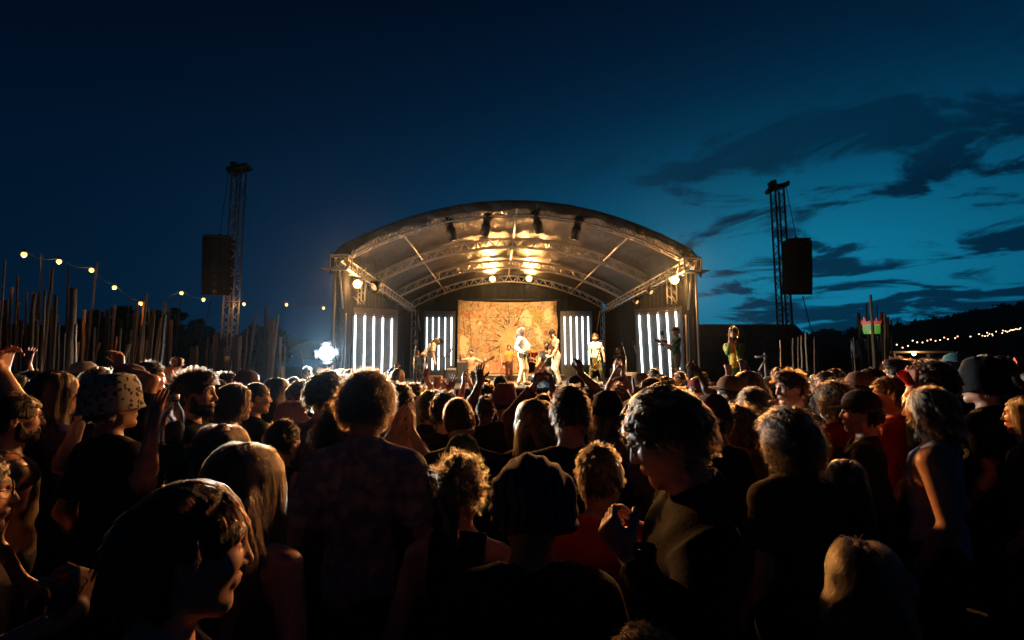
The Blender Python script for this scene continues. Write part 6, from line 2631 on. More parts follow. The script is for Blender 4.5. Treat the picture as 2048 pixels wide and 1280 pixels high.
def keyboard(px0, px1, py, d, zfl, label, deskm, rot=0.0):
    a, c2 = at(px0, py, d), at(px1, py, d)
    L = c2.x - a.x
    z = a.z
    o = thing('stage_keyboard', label, 'keyboard', ((a.x + c2.x) / 2, d, zfl), rad(rot), group='keyboards on stage')
    zz = z - zfl
    b = MB()
    b.box((0, 0, zz - 0.06), (L, 0.36, 0.12))
    b.build('keyboard_case', deskm, o)
    b = MB()
    for k in range(21):
        b.box((-L * 0.46 + L * 0.92 * (k + 0.5) / 21, -0.10, zz + 0.006), (L * 0.92 / 21 - 0.004, 0.15, 0.012))
    b.build('white_keys', principled('ivory_keys', (0.7, 0.66, 0.58), 0.3), o)
    b = MB()
    for k in range(20):
        if k % 7 not in (2, 6):
            b.box((-L * 0.46 + L * 0.92 * (k + 1.0) / 21, -0.065, zz + 0.018), (L * 0.92 / 21 * 0.55, 0.09, 0.018))
    b.build('black_keys', BLACKM, o)
    b = MB()
    for sx in (-1, 1):
        b.tube([(sx * L * 0.42, -0.14, 0.0), (sx * L * 0.30, 0.1, zz - 0.12)], 0.018, 8)
        b.tube([(sx * L * 0.42, 0.20, 0.0), (sx * L * 0.30, -0.06, zz - 0.12)], 0.018, 8)
    b.tube([(-L * 0.36, 0.03, zz * 0.5), (L * 0.36, 0.03, zz * 0.5)], 0.014, 8)
    b.build('keyboard_stand', BLACKM, o, True)
    return o


keyboard(859, 884, 752, 14.7, DZ, 'orange-fronted keyboard played by the stooping man', principled('orange_case', (0.62, 0.25, 0.08), 0.4))
keyboard(1249, 1284, 745, 16.6, DZ, 'pale keyboard on a stand beside the right grey flat', principled('pale_case', (0.55, 0.52, 0.46), 0.4))
# laptop on a tall stand
c_ = at(889, 714, 15.2)
LT = thing('laptop_stand', 'laptop on a tall stand facing the stooping keyboard player', 'laptop stand', (c_.x, 15.2, DZ))
zz = c_.z - DZ
b = MB()
b.tube([(0, 0.05, 0.02), (0, 0.05, zz)], 0.02, 8)
b.tube([(-0.3, 0.05, 0.02), (0.3, 0.05, 0.02)], 0.02, 6)
b.tube([(0, -0.2, 0.02), (0, 0.3, 0.02)], 0.02, 6)
b.build('stand', BLACKM, LT, True)
b = MB()
b.box((0, 0, zz + 0.012), (0.42, 0.28, 0.025))
b.box((0.19, 0, zz + 0.16), (0.015, 0.30, 0.26), Matrix.Rotation(rad(12), 3, 'Y'))
for k in range(4):
    b.tube([(-0.1 + 0.06 * k, 0.05, zz + 0.02), (-0.12 + 0.08 * k, 0.05, zz + 0.22 + 0.03 * (k % 2))], 0.008, 5)
b.build('laptop', DARKM, LT)


def cab_detail(o, w_, h_, dp):
    b = MB()
    b.box((0, -0.012, h_ * 0.42), (w_ * 0.90, 0.02, h_ * 0.70))
    b.build('speaker_grille', textured('grille_cloth', (0.02, 0.02, 0.02), (0.05, 0.05, 0.05), 60, rough=0.9, bump=0.5), o)
    b = MB()
    b.box((0, -0.012, h_ * 0.89), (w_ * 0.90, 0.018, h_ * 0.14))
    for k in range(7):
        b.tube([(-w_ * 0.36 + w_ * 0.12 * k, -0.02, h_ * 0.89), (-w_ * 0.36 + w_ * 0.12 * k, -0.045, h_ * 0.89)], 0.014, 8)
    b.build('control_panel', STEEL, o)
    b = MB()
    b.tube([(-w_ * 0.2, dp * 0.5, h_), (-w_ * 0.2, dp * 0.5, h_ + 0.04), (w_ * 0.2, dp * 0.5, h_ + 0.04), (w_ * 0.2, dp * 0.5, h_)], 0.012, 6)
    b.build('carry_handle', BLACKM, o, True)


def zfloor_box(name, label, px0, px1, py, d, depth, zfl, mat):
    a, c2 = at(px0, py, d), at(px1, py, d)
    o = thing(name, label, 'amplifier', ((a.x + c2.x) / 2, d, zfl), group='amplifiers on stage')
    b = MB()
    h_ = a.z - zfl
    b.box((0, depth / 2, h_ / 2), (c2.x - a.x, depth, h_))
    b.build('cabinet', mat, o)
    cab_detail(o, c2.x - a.x, h_, depth)


tolex = textured('black_vinyl_cabinet', (0.012, 0.012, 0.012), (0.025, 0.024, 0.022), 90, rough=0.6, bump=0.3)
zfloor_box('guitar_amplifier', 'dark amplifier behind the shirtless guitarist', 914, 934, 716, 17.6, 0.35, DZ, tolex)
zfloor_box('guitar_amplifier', 'tall dark amplifier cabinet right of the laptop stand', 893, 913, 735, 17.0, 0.4, DZ, tolex)
zfloor_box('guitar_amplifier', 'low dark amplifier behind the saxophone player', 1160, 1176, 748, 18.0, 0.4, DZ, tolex)

# bottles and cups at the sax player's feet
for k, (px, py, w_, kind, lab) in enumerate([(1190, 757, 4, 'bottle', 'white bottle at the left of the drinks by the saxophone player'), (1195, 752, 3, 'bottle', 'tall slim bottle, the highest of the drinks by the saxophone player'),
                                             (1200, 764, 4.5, 'cup', 'pale cup between the bottles by the saxophone player'), (1204, 764, 4, 'cup', 'pale cup at the right of the drinks by the saxophone player')]):
    c_ = at(px, 776, 14.55)
    h_ = at(px, py, 14.55).z - DZ
    r = w_ / F * 14.55 / 2
    o = thing('drink_' + kind, lab, kind, (c_.x, 14.55, DZ), group='drinks by the saxophone player')
    b = MB()
    if kind == 'bottle':
        b.lathe([(0, 0), (r, 0.0), (r, h_ * 0.6), (r * 0.4, h_ * 0.78), (r * 0.35, h_ * 0.95), (0, h_ * 0.95)], 14)
    else:
        b.lathe([(0, 0), (r * 0.75, 0), (r, h_), (r * 0.92, h_), (r * 0.68, 0.02), (0, 0.02)], 14)
    b.build('vessel', principled('pale_plastic', (0.72, 0.68, 0.58), 0.35), o, True)
    if kind == 'bottle':
        b = MB()
        b.lathe([(r * 0.42, h_ * 0.94), (r * 0.42, h_), (0, h_)], 12)
        b.build('cap', principled('white_cap', (0.75, 0.73, 0.7), 0.4), o, True)
o = zfloor_box('stage_monitor', 'low wedge monitor at the front edge below the saxophone player', 1168, 1205, 772, 14.12, 0.3, DZ, tolex)

# drum kit
c_ = at(1062, 745, 21.2)
DK = thing('drum_kit', 'drum kit with cymbals behind the hooded singer', 'drum kit', (c_.x, 21.4, RISER))
sh = principled('drum_shell', (0.20, 0.05, 0.03), 0.25)
skn = principled('drum_skin', (0.62, 0.58, 0.50), 0.5)
b = MB()
Mk = Matrix.Translation((0, 0, 0.30)) @ Matrix.Rotation(rad(90), 4, 'X')
b.lathe([(0.28, -0.2), (0.28, 0.2), (0.26, 0.2), (0.26, -0.2), (0.28, -0.2)], 28, M=Mk)
b.build('bass_drum', sh, DK, True)
b = MB()
b.lathe([(0, 0.19), (0.262, 0.19)], 28, M=Mk)
b.build('bass_drum_skin', skn, DK)
for (x, y, z, r, h_) in ((-0.42, 0.15, 0.55, 0.18, 0.14), (-0.18, -0.02, 0.78, 0.15, 0.2), (0.18, -0.02, 0.78, 0.16, 0.22), (0.55, 0.1, 0.45, 0.20, 0.34)):
    b = MB()
    b.lathe([(0, 0), (r, 0), (r, h_), (r * 1.04, h_), (r * 1.04, h_ + 0.02), (0, h_ + 0.02)], 24, M=Matrix.Translation((x, y, z)) @ Matrix.Rotation(rad(8), 4, 'X'))
    for a in (0.5, 2.6, 4.7):
        b.tube([(x + r * 0.9 * math.cos(a), y + r * 0.9 * math.sin(a), z), (x + r * 1.1 * math.cos(a), y + r * 1.1 * math.sin(a), 0)], 0.009, 5)
    b.build('drum', sh, DK, True)
for (px, py, r, tl_) in ((1011, 727, 0.26, 4), (1080, 724, 0.28, 18), (1046, 716, 0.22, -8)):
    q_ = at(px, py, 21.2) - Vector((c_.x, 21.4, RISER))
    b = MB()
    b.lathe([(0, 0.03), (0.04, 0.025), (0.05, 0.008), (r, -0.012), (r, -0.016), (0.05, 0.004), (0, 0.01)], 28, M=Matrix.Translation(q_) @ Matrix.Rotation(rad(tl_), 4, 'Y') @ Matrix.Rotation(rad(-12), 4, 'X'))
    b.cur = 1
    b.tube([(q_.x, q_.y + 0.03, 0.0), q_], 0.012, 6)
    b.build('cymbal', [brass, STEEL], DK, True)


# ==================================================================== performers
def figure(label, px, py, d, floor, sit=False, **kw):
    top = at(px, py, d)
    hands = kw.pop('hands', None)
    ht = hair_top(kw.get('hair', 'short'), kw.get('hat')) - 0.035 * max(0, kw.get('pitch', 0)) / 30.0
    sc = kw.pop('sc', None)
    cut = 0.45 if sit else 0.0
    scale = sc or (top.z - floor) / (ht - cut)
    loc = Vector((top.x, top.y, floor - cut * scale))
    rot = kw.get('rot', 180)
    kw['rot'] = rot
    if sit:
        kw.setdefault('legs', {'R': ((0.16, 0.42, 0.90), (0.17, 0.40, 0.50)), 'L': ((-0.16, 0.42, 0.90), (-0.17, 0.40, 0.50))})
    if hands:
        arms = kw.setdefault('arms', {})
        lean = kw.get('lean', 0)
        Ri = Matrix.Rotation(-rad(rot), 3, 'Z')
        Li = Matrix.Rotation(rad(lean), 3, 'X')
        for s_, (hx, hy, hd, op) in hands.items():
            wv = Ri @ (at(hx, hy, hd) - loc) / scale
            if lean:
                wv = Li @ (wv - Vector((0, 0, 0.95))) + Vector((0, 0, 0.95))
            a = dict(op)
            a['w'] = tuple(wv)
            for k in ('fd', 'n', 'pole', 'side'):
                if k in a:
                    a[k] = tuple(Ri @ Vector(a[k]))
            arms[s_] = a
    kw.setdefault('lod', 2)
    kw.setdefault('group', 'performers on the stage')
    return person(label, loc, scale=scale, **kw)


def seat(px, d, floor, label):
    c_ = at(px, 750, d)
    o = thing('stool', label, 'stool', (c_.x, d + 0.02, floor), group='seats on stage')
    b = MB()
    b.lathe([(0, 0.34), (0.17, 0.34), (0.18, 0.37), (0.165, 0.40), (0, 0.405)], 20)
    b.build('seat', BLACKM, o, True)
    for a in (0.6, 2.7, 4.8):
        b = MB()
        b.tube([(0.05 * math.cos(a), 0.05 * math.sin(a), 0.34), (0.2 * math.cos(a), 0.2 * math.sin(a), 0.0)], 0.014, 6)
        b.build('leg', STEEL, o, True)


fair = (0.62, 0.40, 0.29)
tan_ = (0.50, 0.31, 0.21)
brn = (0.22, 0.12, 0.075)
dk = (0.10, 0.055, 0.035)
white = (0.80, 0.79, 0.76)

# stooping keyboard player
figure('person in a cap and pale shirt stooping over the orange keyboard', 848, 720, 14.95, DZ, rot=-78, sc=1.02, lean=42, pitch=20, hair='bob', hairc=(0.62, 0.40, 0.18), hat='cap', hatc=(0.02, 0.02, 0.022), skin=fair,
       shirt=(0.62, 0.52, 0.38), trous=(0.05, 0.05, 0.06), hands={'R': (869, 750, 14.55, dict(fd=(0.9, -0.2, -0.3), n=(0, 0, -1), shape='relaxed')), 'L': (873, 746, 14.85, dict(fd=(0.9, -0.1, -0.3), n=(0, 0, -1), shape='relaxed'))})
figure('person in dark clothes standing in shadow behind the keyboard player', 836, 701, 17.5, DZ, rot=-140, hair='short', skin=brn, shirt=(0.02, 0.03, 0.045), trous=(0.02, 0.02, 0.025))
# shirtless guitarist
figure('shirtless person playing guitar with one hand raised in front of the backdrop', 943, 699, 16.2, DZ, sit=True, rot=172, hair='buzz', hairc=(0.04, 0.025, 0.02), skin=(0.58, 0.36, 0.25), sleeve=None, trous=(0.015, 0.016, 0.02),
       hands={'R': (921, 709, 15.9, dict(fd=(-0.2, -0.1, 1), n=(0.3, -1, 0), shape='open', pole=(-0.6, 0.2, -1))), 'L': (970, 726, 15.7, dict(fd=(0.3, -0.5, 0.4), n=(0, 0.5, 1), shape='grip', pole=(1, 0.2, -1)))})
seat(943, 16.2, DZ, 'round stool under the shirtless guitarist')


def guitar(name, label, bx, by, hx, hy, d, bodyc, size=1.0, cat='guitar'):
    """body centre pixel and headstock pixel"""
    c_, h_ = at(bx, by, d), at(hx, hy, d - 0.15)
    o = thing(name, label, cat, c_)
    v = h_ - c_
    L = v.length
    u = v.normalized()
    n = Vector((0, -1, 0))
    n = (n - u * n.dot(u)).normalized()
    s_ = u.cross(n)
    M = Matrix((u, s_, n)).transposed().to_4x4()
    k = size
    out = []
    for i in range(28):
        a = 6.283 * i / 28
        r = 0.155 + 0.035 * math.cos(2 * a) - 0.02 * math.cos(3 * a + 0.4)
        out.append((r * 1.28 * math.cos(a) * k, r * math.sin(a) * k))
    b = MB()
    m2 = M @ Matrix(((1, 0, 0, 0), (0, 0, 1, 0), (0, 1, 0, 0), (0, 0, 0, 1)))
    b.prism(out, -0.022, 0.022, M @ Matrix.Rotation(rad(90), 4, 'X'))
    b.build('guitar_body', principled('lacquer_%s' % name, bodyc, 0.2), o)
    b = MB()
    b.box(M @ Vector((L * 0.55, 0, 0.030)), (L * 0.85, 0.052, 0.022), M.to_3x3())
    b.box(M @ Vector((L * 1.02, 0.01, 0.028)), (0.17, 0.085, 0.016), M.to_3x3())
    b.build('neck', textured('dark_fretboard', (0.05, 0.025, 0.015), (0.10, 0.05, 0.03), 20, rough=0.4), o)
    b = MB()
    for q_ in (-0.016, -0.005, 0.005, 0.016):
        b.tube([M @ Vector((-0.10 * k, q_, 0.046)), M @ Vector((L * 0.96, q_, 0.043))], 0.0012, 4)
    b.box(M @ Vector((-0.10 * k, 0, 0.034)), (0.03, 0.08, 0.016), M.to_3x3())
    b.box(M @ Vector((0.02 * k, 0, 0.030)), (0.03, 0.07, 0.012), M.to_3x3())
    b.build('strings', STEEL, o)
    return o


guitar('electric_guitar', 'cream electric guitar held by the shirtless player', 950, 738, 984, 716, 15.75, (0.75, 0.58, 0.32))
# percussionist half hidden behind the singer
figure('dark-haired person half hidden behind the hooded singer', 1018, 689, 19.6, DZ, rot=175, hair='curly', hairc=(0.03, 0.02, 0.015), skin=brn, shirt=(0.45, 0.20, 0.06), trous=(0.10, 0.04, 0.03), hands={'R': (1012, 728, 19.2, dict(fd=(-0.3, -1, -0.2), n=(0, 0, -1), shape='grip'))})
# singer with long white hair
figure('singer with very long white hair and white shirt at centre stage', 1044, 655, 15.6, DZ, rot=-112, pitch=0, hair='long', hairc=(0.90, 0.90, 0.90), skin=fair, shirt=(0.86, 0.86, 0.86), sleeve='long', trous=(0.50, 0.38, 0.24), hair_sc=1.02, lod=1,
       legs={'R': ((0.12, 0.06, 0.50), (0.16, -0.04, 0.085)), 'L': ((-0.10, 0.10, 0.50), (-0.13, 0.06, 0.085))}, hem=0.76,
       hands={'R': (1045, 706, 15.25, dict(fd=(0.7, -0.3, 0.2), n=(0, 1, 0), shape='grip')), 'L': (1056, 700, 15.35, dict(fd=(-0.2, -0.3, 1), n=(0, 1, 0), shape='grip', pole=(1, 0, -0.4)))})
c_ = at(1049, 709, 15.18)
o = thing('handheld_sampler', 'small dark device held at the singer\'s chest', 'handheld device', c_, rad(-20))
b = MB()
b.box((0, 0, 0), (0.22, 0.09, 0.16), Matrix.Rotation(rad(-28), 3, 'Y'))
b.build('device_case', DARKM, o)
b = MB()
b.lathe([(0, -0.075), (0.045, -0.07), (0.05, -0.04), (0, -0.04)], 16, M=Matrix.Rotation(rad(-90), 4, 'X'))
b.tube([(-0.02, -0.07, 0.0), (0.03, -0.07, 0.04)], 0.012, 6)
b.build('control_dial', brass, o, True)
# drummer
figure('drummer in a dark vest seated behind the kit', 1058, 704, 22.2, RISER, sit=True, rot=180, hair='short', skin=tan_, sleeve='tank', shirt=(0.04, 0.04, 0.045), beard=(0.03, 0.02, 0.015),
       hands={'R': (1050, 736, 21.7, dict(fd=(0, -1, 0.1), n=(0, 0, -1), shape='grip')), 'L': (1068, 736, 21.7, dict(fd=(0, -1, 0.1), n=(0, 0, -1), shape='grip'))})
seat(1058, 22.2, RISER, 'drum stool behind the kit')
# bass player
figure('seated bass player in a dark t-shirt between singer and capped man', 1094, 686, 16.4, DZ, sit=True, rot=160, hair='short', hairc=(0.03, 0.02, 0.015), skin=(0.40, 0.22, 0.14), shirt=(0.018, 0.018, 0.02), beard=(0.03, 0.02, 0.015), trous=(0.08, 0.07, 0.06), sc=1.16,
       hands={'R': (1074, 735, 15.9, dict(fd=(-0.6, -0.5, -0.5), n=(0, 0.7, -1), shape='relaxed', pole=(-0.5, 0.5, -1))), 'L': (1100, 708, 15.9, dict(fd=(0.1, -0.4, 0.6), n=(-0.5, 0.5, 0), shape='grip', pole=(1, 0, -0.6)))})
seat(1094, 16.4, DZ, 'stool under the seated bass player')
guitar('bass_guitar', 'dark bass guitar across the lap of the seated bass player', 1080, 738, 1106, 698, 15.85, (0.10, 0.03, 0.02), 1.05, 'bass guitar')
# shirtless man in the cap
figure('shirtless person in a dark cap and grey trousers with a hand on the hip', 1112, 659, 16.0, DZ, rot=118, pitch=14, hair='short', hat='cap', hatc=(0.02, 0.018, 0.018), skin=(0.66, 0.43, 0.30), sleeve=None, trous=(0.34, 0.30, 0.26), lod=1, lean=10,
       legs={'R': ((0.10, 0.04, 0.50), (0.12, 0.0, 0.085)), 'L': ((-0.13, 0.10, 0.50), (-0.16, -0.02, 0.085))},
       hands={'L': (1103, 716, 15.6, dict(fd=(-0.9, -0.2, 0.1), n=(0, 1, 0), shape='relaxed', pole=(1, -0.3, -0.3))), 'R': (1099, 712, 16.1, dict(fd=(-0.8, 0, 0.1), n=(0, -1, 0), shape='relaxed', pole=(-0.4, 0.5, -1)))})
# saxophone player
figure('bearded saxophone player in a white t-shirt and baggy green trousers', 1190, 667, 16.2, DZ, rot=172, hair='curly', hairc=(0.42, 0.16, 0.05), beard=(0.36, 0.15, 0.06), skin=(0.66, 0.42, 0.29), shirt=(0.78, 0.72, 0.60), trous=(0.14, 0.13, 0.06), lod=1, fat=1.06,
       legs={'R': ((0.15, 0.06, 0.50), (0.24, 0.0, 0.085)), 'L': ((-0.17, 0.06, 0.50), (-0.27, 0.02, 0.085))},
       hands={'R': (1182, 724, 15.8, dict(fd=(0.8, -0.2, 0.1), n=(0, 1, 0.2), shape='grip', pole=(-1, 0.4, -0.6))), 'L': (1212, 733, 16.0, dict(fd=(0.05, -0.1, -1), n=(-1, 0, 0), shape='relaxed', pole=(1, 0.3, 0)))})
c_ = at(1194, 722, 15.75)
SX = thing('saxophone', 'golden saxophone hanging in front of the bearded player', 'saxophone', c_)
cp = [(1435, 352), (1462, 340), (1490, 350), (1489, 400), (1462, 480), (1428, 570), (1392, 690), (1352, 800), (1343, 838), (1366, 856), (1395, 825), (1416, 740), (1446, 645)]
rr = [0.010, 0.012, 0.014, 0.016, 0.022, 0.027, 0.033, 0.040, 0.043, 0.045, 0.050, 0.058, 0.090]
b = MB()
b.tube([at(1030 + x / 8.535, 640 + y / 8.535, 15.75 - (0.03 if i > 9 else 0)) - c_ for i, (x, y) in enumerate(cp)], rr, 14)
b.build('sax_tube', brass, SX, True)
b = MB()
for i in range(9):
    x, y = 1448 - 10.5 * i, 520 + 30 * i
    q_ = at(1030 + x / 8.535, 640 + y / 8.535, 15.70) - c_
    b.lathe([(0, 0), (0.019, 0), (0.019, 0.012), (0, 0.014)], 10, M=Matrix.Translation(q_) @ Matrix.Rotation(rad(90), 4, 'X'))
b.tube([at(1030 + x / 8.535, 640 + y / 8.535, 15.69) - c_ for x, y in ((1470, 500), (1420, 640), (1370, 790))], 0.006, 6)
b.build('key_work', brass, SX, True)
b = MB()
b.tube([at(1030 + 1340 / 8.535, 640 + 410 / 8.535, 15.95) - c_, at(1030 + 1380 / 8.535, 640 + 520 / 8.535, 15.8) - c_, at(1030 + 1462 / 8.535, 640 + 480 / 8.535, 15.76) - c_], 0.010, 6)
b.build('neck_strap', RUBBER, SX, True)
# second keyboard player, in shadow
figure('long-haired person in shadow behind the pale keyboard', 1238, 706, 18.0, DZ, rot=150, sit=True, build='f', hair='long', hairc=(0.02, 0.014, 0.012), skin=brn, shirt=(0.015, 0.015, 0.018), sc=1.05,
       hands={'R': (1250, 742, 17.2, dict(fd=(0.3, -1, 0), n=(0, 0, -1), shape='relaxed'))})
seat(1238, 18.0, DZ, 'stool behind the pale keyboard')
# camera operator
figure('camera operator in a green t-shirt, shorts and cap standing before the right light tubes', 1351, 653, 14.15, DZ, rot=88, hair='short', hat='cap', hatc=(0.05, 0.05, 0.055), skin=(0.60, 0.38, 0.27), shirt=(0.03, 0.12, 0.095), trous=(0.26, 0.25, 0.23), shorts=True, lod=1,
       legs={'R': ((0.07, 0.10, 0.50), (0.07, 0.06, 0.085)), 'L': ((-0.12, 0.03, 0.50), (-0.14, -0.28, 0.28))},
       hands={'L': (1327, 686, 13.95, dict(fd=(-0.8, 0.1, 0.4), n=(0.2, 0, 1), shape='grip', pole=(0.4, -0.2, -1))), 'R': (1329, 690, 14.25, dict(fd=(-0.8, 0, 0.3), n=(0, -1, 0.3), shape='grip', pole=(0.4, 0.2, -1)))})
c_ = at(1326, 684, 14.1)
VC = thing('video_camera', 'video camera rig with a top monitor held by the operator', 'video camera', c_)
k = 14.1 / F / 8.53
P2 = lambda x, y: ((x - 1075) * k, -(y - 410) * k)
b = MB()
x0, z0 = P2(1075, 415)
b.box((0, 0, 0), (150 * k, 0.12, 55 * k), Matrix.Rotation(rad(5), 3, 'Y'))
b.box((10 * k, 0, -52 * k), (190 * k, 0.10, 30 * k), Matrix.Rotation(rad(2), 3, 'Y'))
b.build('camera_body', BLACKM, VC)
b = MB()
b.tube([(-70 * k, 0, 20 * k), (-100 * k, 0, 26 * k), (-150 * k, 0, 30 * k)], [0.05, 0.045, 0.055], 14)
b.build('lens', DARKM, VC, True)
b = MB()
b.box((-12 * k, 0, 150 * k), (60 * k, 0.02, 62 * k), Matrix.Rotation(rad(-8), 3, 'Y'))
b.tube([(0, 0, 26 * k), (14 * k, 0, 80 * k), (0, 0, 122 * k)], 0.014, 6)
b.build('monitor', BLACKM, VC)
b = MB()
b.tube([(-90 * k, 0.05, 40 * k), (-20 * k, 0.05, 62 * k), (70 * k, 0.05, 40 * k)], 0.014, 8)
b.tube([(0, 0.03, -60 * k), (8 * k, 0.03, -140 * k)], 0.012, 6)
b.build('carry_handle', STEEL, VC, True)

# costumed figure raised above the crowd
cm_ = bpy.data.materials.new('green_and_yellow_costume')
cm_.use_nodes = True
t = NT(cm_.node_tree)
p = t.n['Principled BSDF']
tcn = t.node('ShaderNodeTexCoord')
sx_ = t.node('ShaderNodeSeparateXYZ')
t.l.new(tcn.outputs['Object'], sx_.inputs[0])
msk = t.m('MULTIPLY', t.m('LESS_THAN', t.m('ABSOLUTE', sx_.outputs[0]), t.m('ADD', 0.06, t.m('MULTIPLY', t.m('SUBTRACT', 1.45, sx_.outputs[2]), 0.10))), t.m('GREATER_THAN', sx_.outputs[1], 0.02))
t.l.new(t.mix(msk, (0.05, 0.16, 0.015, 1), (0.62, 0.36, 0.02, 1)), p.inputs['Base Color'])
p.inputs['Roughness'].default_value = 0.7
PB = thing('wooden_platform', 'small wooden platform lifting the costumed figure above the crowd', 'platform', at(1470, 752, 8.5) * Vector((1, 1, 0)))
zt = at(1470, 653, 8.5).z
hp = zt - 1.79
b = MB()
for i in range(5):
    b.box((-0.36 + 0.18 * i, 0, hp - 0.02), (0.172, 0.9, 0.04))
b.build('plank_top', wood2, PB)
for sx in (-1, 1):
    for sy in (-1, 1):
        b = MB()
        b.box((sx * 0.38, sy * 0.38, (hp - 0.04) / 2), (0.08, 0.08, hp - 0.042))
        b.build('leg', wood2, PB)
cg_, _, _ = figure('person in a green and yellow hooded costume raised above the crowd near the barn', 1466, 653, 8.5, hp, rot=150, yaw=-6, hair='curly', hairc=(0.10, 0.06, 0.03), skin=tan_, shirt_mat=cm_, sleeve='long', trous=(0.05, 0.16, 0.015), hood=True, beard=(0.10, 0.06, 0.03), hem=0.60, fat=0.86,
       hands={'R': (1458, 684, 8.15, dict(fd=(0.3, 0.2, 0.9), n=(0, 1, 0), shape='fist', pole=(-0.15, 0.1, -1))), 'L': (1474, 690, 8.15, dict(fd=(-0.8, 0, 0.5), n=(0, 1, 0), shape='relaxed', pole=(0.15, 0.1, -1)))}, group='concertgoers in the crowd')
cg_.scale.x *= 0.74
# ==================================================================== the crowd
black = (0.014, 0.014, 0.016)
navy = (0.02, 0.026, 0.05)
grey = (0.09, 0.09, 0.10)
mauve = (0.26, 0.21, 0.23)
bk = (0.022, 0.014, 0.010)
db = (0.045, 0.026, 0.015)
mb = (0.10, 0.055, 0.028)
lb = (0.22, 0.13, 0.065)
bl = (0.46, 0.30, 0.14)
gin = (0.30, 0.12, 0.04)
up = (0, 0, 1)

leop = bpy.data.materials.new('spotted_hat_cloth')
leop.use_nodes = True
t = NT(leop.node_tree)
p = t.n['Principled BSDF']
tcn = t.node('ShaderNodeTexCoord')
vo = t.node('ShaderNodeTexVoronoi')
vo.inputs['Scale'].default_value = 38
nw = t.node('ShaderNodeTexNoise')
nw.inputs['Scale'].default_value = 20
t.l.new(tcn.outputs['Object'], nw.inputs['Vector'])
t.l.new(t.mix(0.05, tcn.outputs['Object'], nw.outputs[1], 'ADD'), vo.inputs['Vector'])
t.l.new(t.ramp(vo.outputs['Distance'], [(0.34, (0.02, 0.015, 0.012)), (0.46, (0.42, 0.38, 0.30))]), p.inputs['Base Color'])
p.inputs['Roughness'].default_value = 0.9
scarfm = bpy.data.materials.new('patterned_scarf')
scarfm.use_nodes = True
t = NT(scarfm.node_tree)
p = t.n['Principled BSDF']
tcn = t.node('ShaderNodeTexCoord')
wvn = t.node('ShaderNodeTexWave')
wvn.inputs['Scale'].default_value = 13
wvn.inputs['Distortion'].default_value = 5
wvn.inputs['Detail'].default_value = 3
t.l.new(tcn.outputs['Object'], wvn.inputs['Vector'])
t.l.new(t.ramp(wvn.outputs[1], [(0.0, (0.02, 0.03, 0.05)), (0.45, (0.05, 0.045, 0.06)), (0.62, (0.26, 0.10, 0.09)), (0.80, (0.22, 0.21, 0.20)), (1.0, (0.03, 0.04, 0.06))]), p.inputs['Base Color'])
p.inputs['Roughness'].default_value = 0.9
furm = textured('green_fur', (0.05, 0.16, 0.03), (0.30, 0.26, 0.04), 14, rough=0.9, bump=0.9, bscale=90, bdist=0.02)
denim = cloth_mat((0.035, 0.06, 0.085))
florm = textured('floral_shirt_cloth', (0.14, 0.21, 0.27), (0.42, 0.34, 0.33), 22, rough=0.85, bump=0.3, spread=(0.45, 0.6))
tiedye = textured('red_shirt_cloth', (0.40, 0.025, 0.03), (0.50, 0.05, 0.04), 10, rough=0.85, bump=0.35)

HERO = []
HPX = []


QUEUE = []


def C(label, px, py, d, pin=False, **kw):
    QUEUE.append((not pin, d, label, px, py, kw))


def place_queue():
    """nobody stands inside a neighbour: farther ones step back along their line of sight"""
    for free, d, label, px, py, kw in sorted(QUEUE, key=lambda q_: (q_[0], q_[1])):
        d0 = d
        near = 0.40
        while free and any(math.hypot(at(px, py, d).x - a, d - c2) < near for a, c2 in HERO):
            d += 0.05
        if 'hands' in kw:
            kw['hands'] = {k_: (h[0], h[1], h[2] + d - d0, h[3]) for k_, h in kw['hands'].items()}
        o, B, H = crowd(label, px, py, d, **kw)
        HERO.append((o.location.x, o.location.y))
        HPX.append((px, py, d, label))



# ---------------- nearest row
C('person with short dark reddish hair and bare ear in profile at the bottom left', 372, 966, 0.84, rot=-50, pitch=6, hair='sleek', frizz=0.45, hairc=(0.04, 0.017, 0.012), hseed=1, skin=(0.60, 0.36, 0.26), shirt=black, lod=0, build='f')
C('person with long parted hair falling over a bare shoulder, behind the profile face', 497, 880, 1.38, rot=-6, hair='long', hairc=(0.16, 0.095, 0.055), hair_sc=0.95, hseed=1, skin=(0.55, 0.33, 0.23), sleeve='tank', shirt=(0.05, 0.05, 0.06), lod=0, build='f', frizz=1.5)
C('person with long dark hair behind the bare shoulder, holding the cup with a bottle', 448, 848, 1.95, pin=True, rot=4, hair='long', hairc=(0.09, 0.05, 0.03), hseed=2, shirt=black, lod=0, build='f', frizz=1.4,
  hands={'L': (371, 962, 1.80, dict(fd=(-0.1, 0.5, 1), n=(-1, 0.2, 0), shape='grip', pole=(-0.6, -0.6, -0.8), side=(0, 1, 0)))})
C('tall person with bushy dark hair and dark patterned shirt, back to the viewer', 737, 737, 1.95, rot=3, hair='afro', hairc=db, shirt=navy, shirt_mat=florm, lod=0, collar=True, fat=1.06, skin=tan_, hair_sc=0.92)
C('person with fair pinned-up hair and bare shoulders seen from behind', 922, 906, 1.38, rot=-5, hair='ponytail', hairc=(0.34, 0.21, 0.11), skin=(0.55, 0.33, 0.23), sleeve='tank', shirt=black, lod=0, build='f', frizz=1.6)
C('person in a baggy striped headscarf, back of neck towards the viewer', 1062, 903, 1.06, rot=2, hair='buzz', hairc=db, hat='headscarf', hat_obj=scarfm, skin=(0.40, 0.24, 0.17), shirt=black, lod=0, fat=1.05)
C('person with cropped hair and a tuft in a dark red t-shirt', 1197, 886, 1.62, rot=-8, hair='short', hairc=lb, skin=tan_, shirt_mat=tiedye, shirt=(0.4, 0.03, 0.03), lod=0)
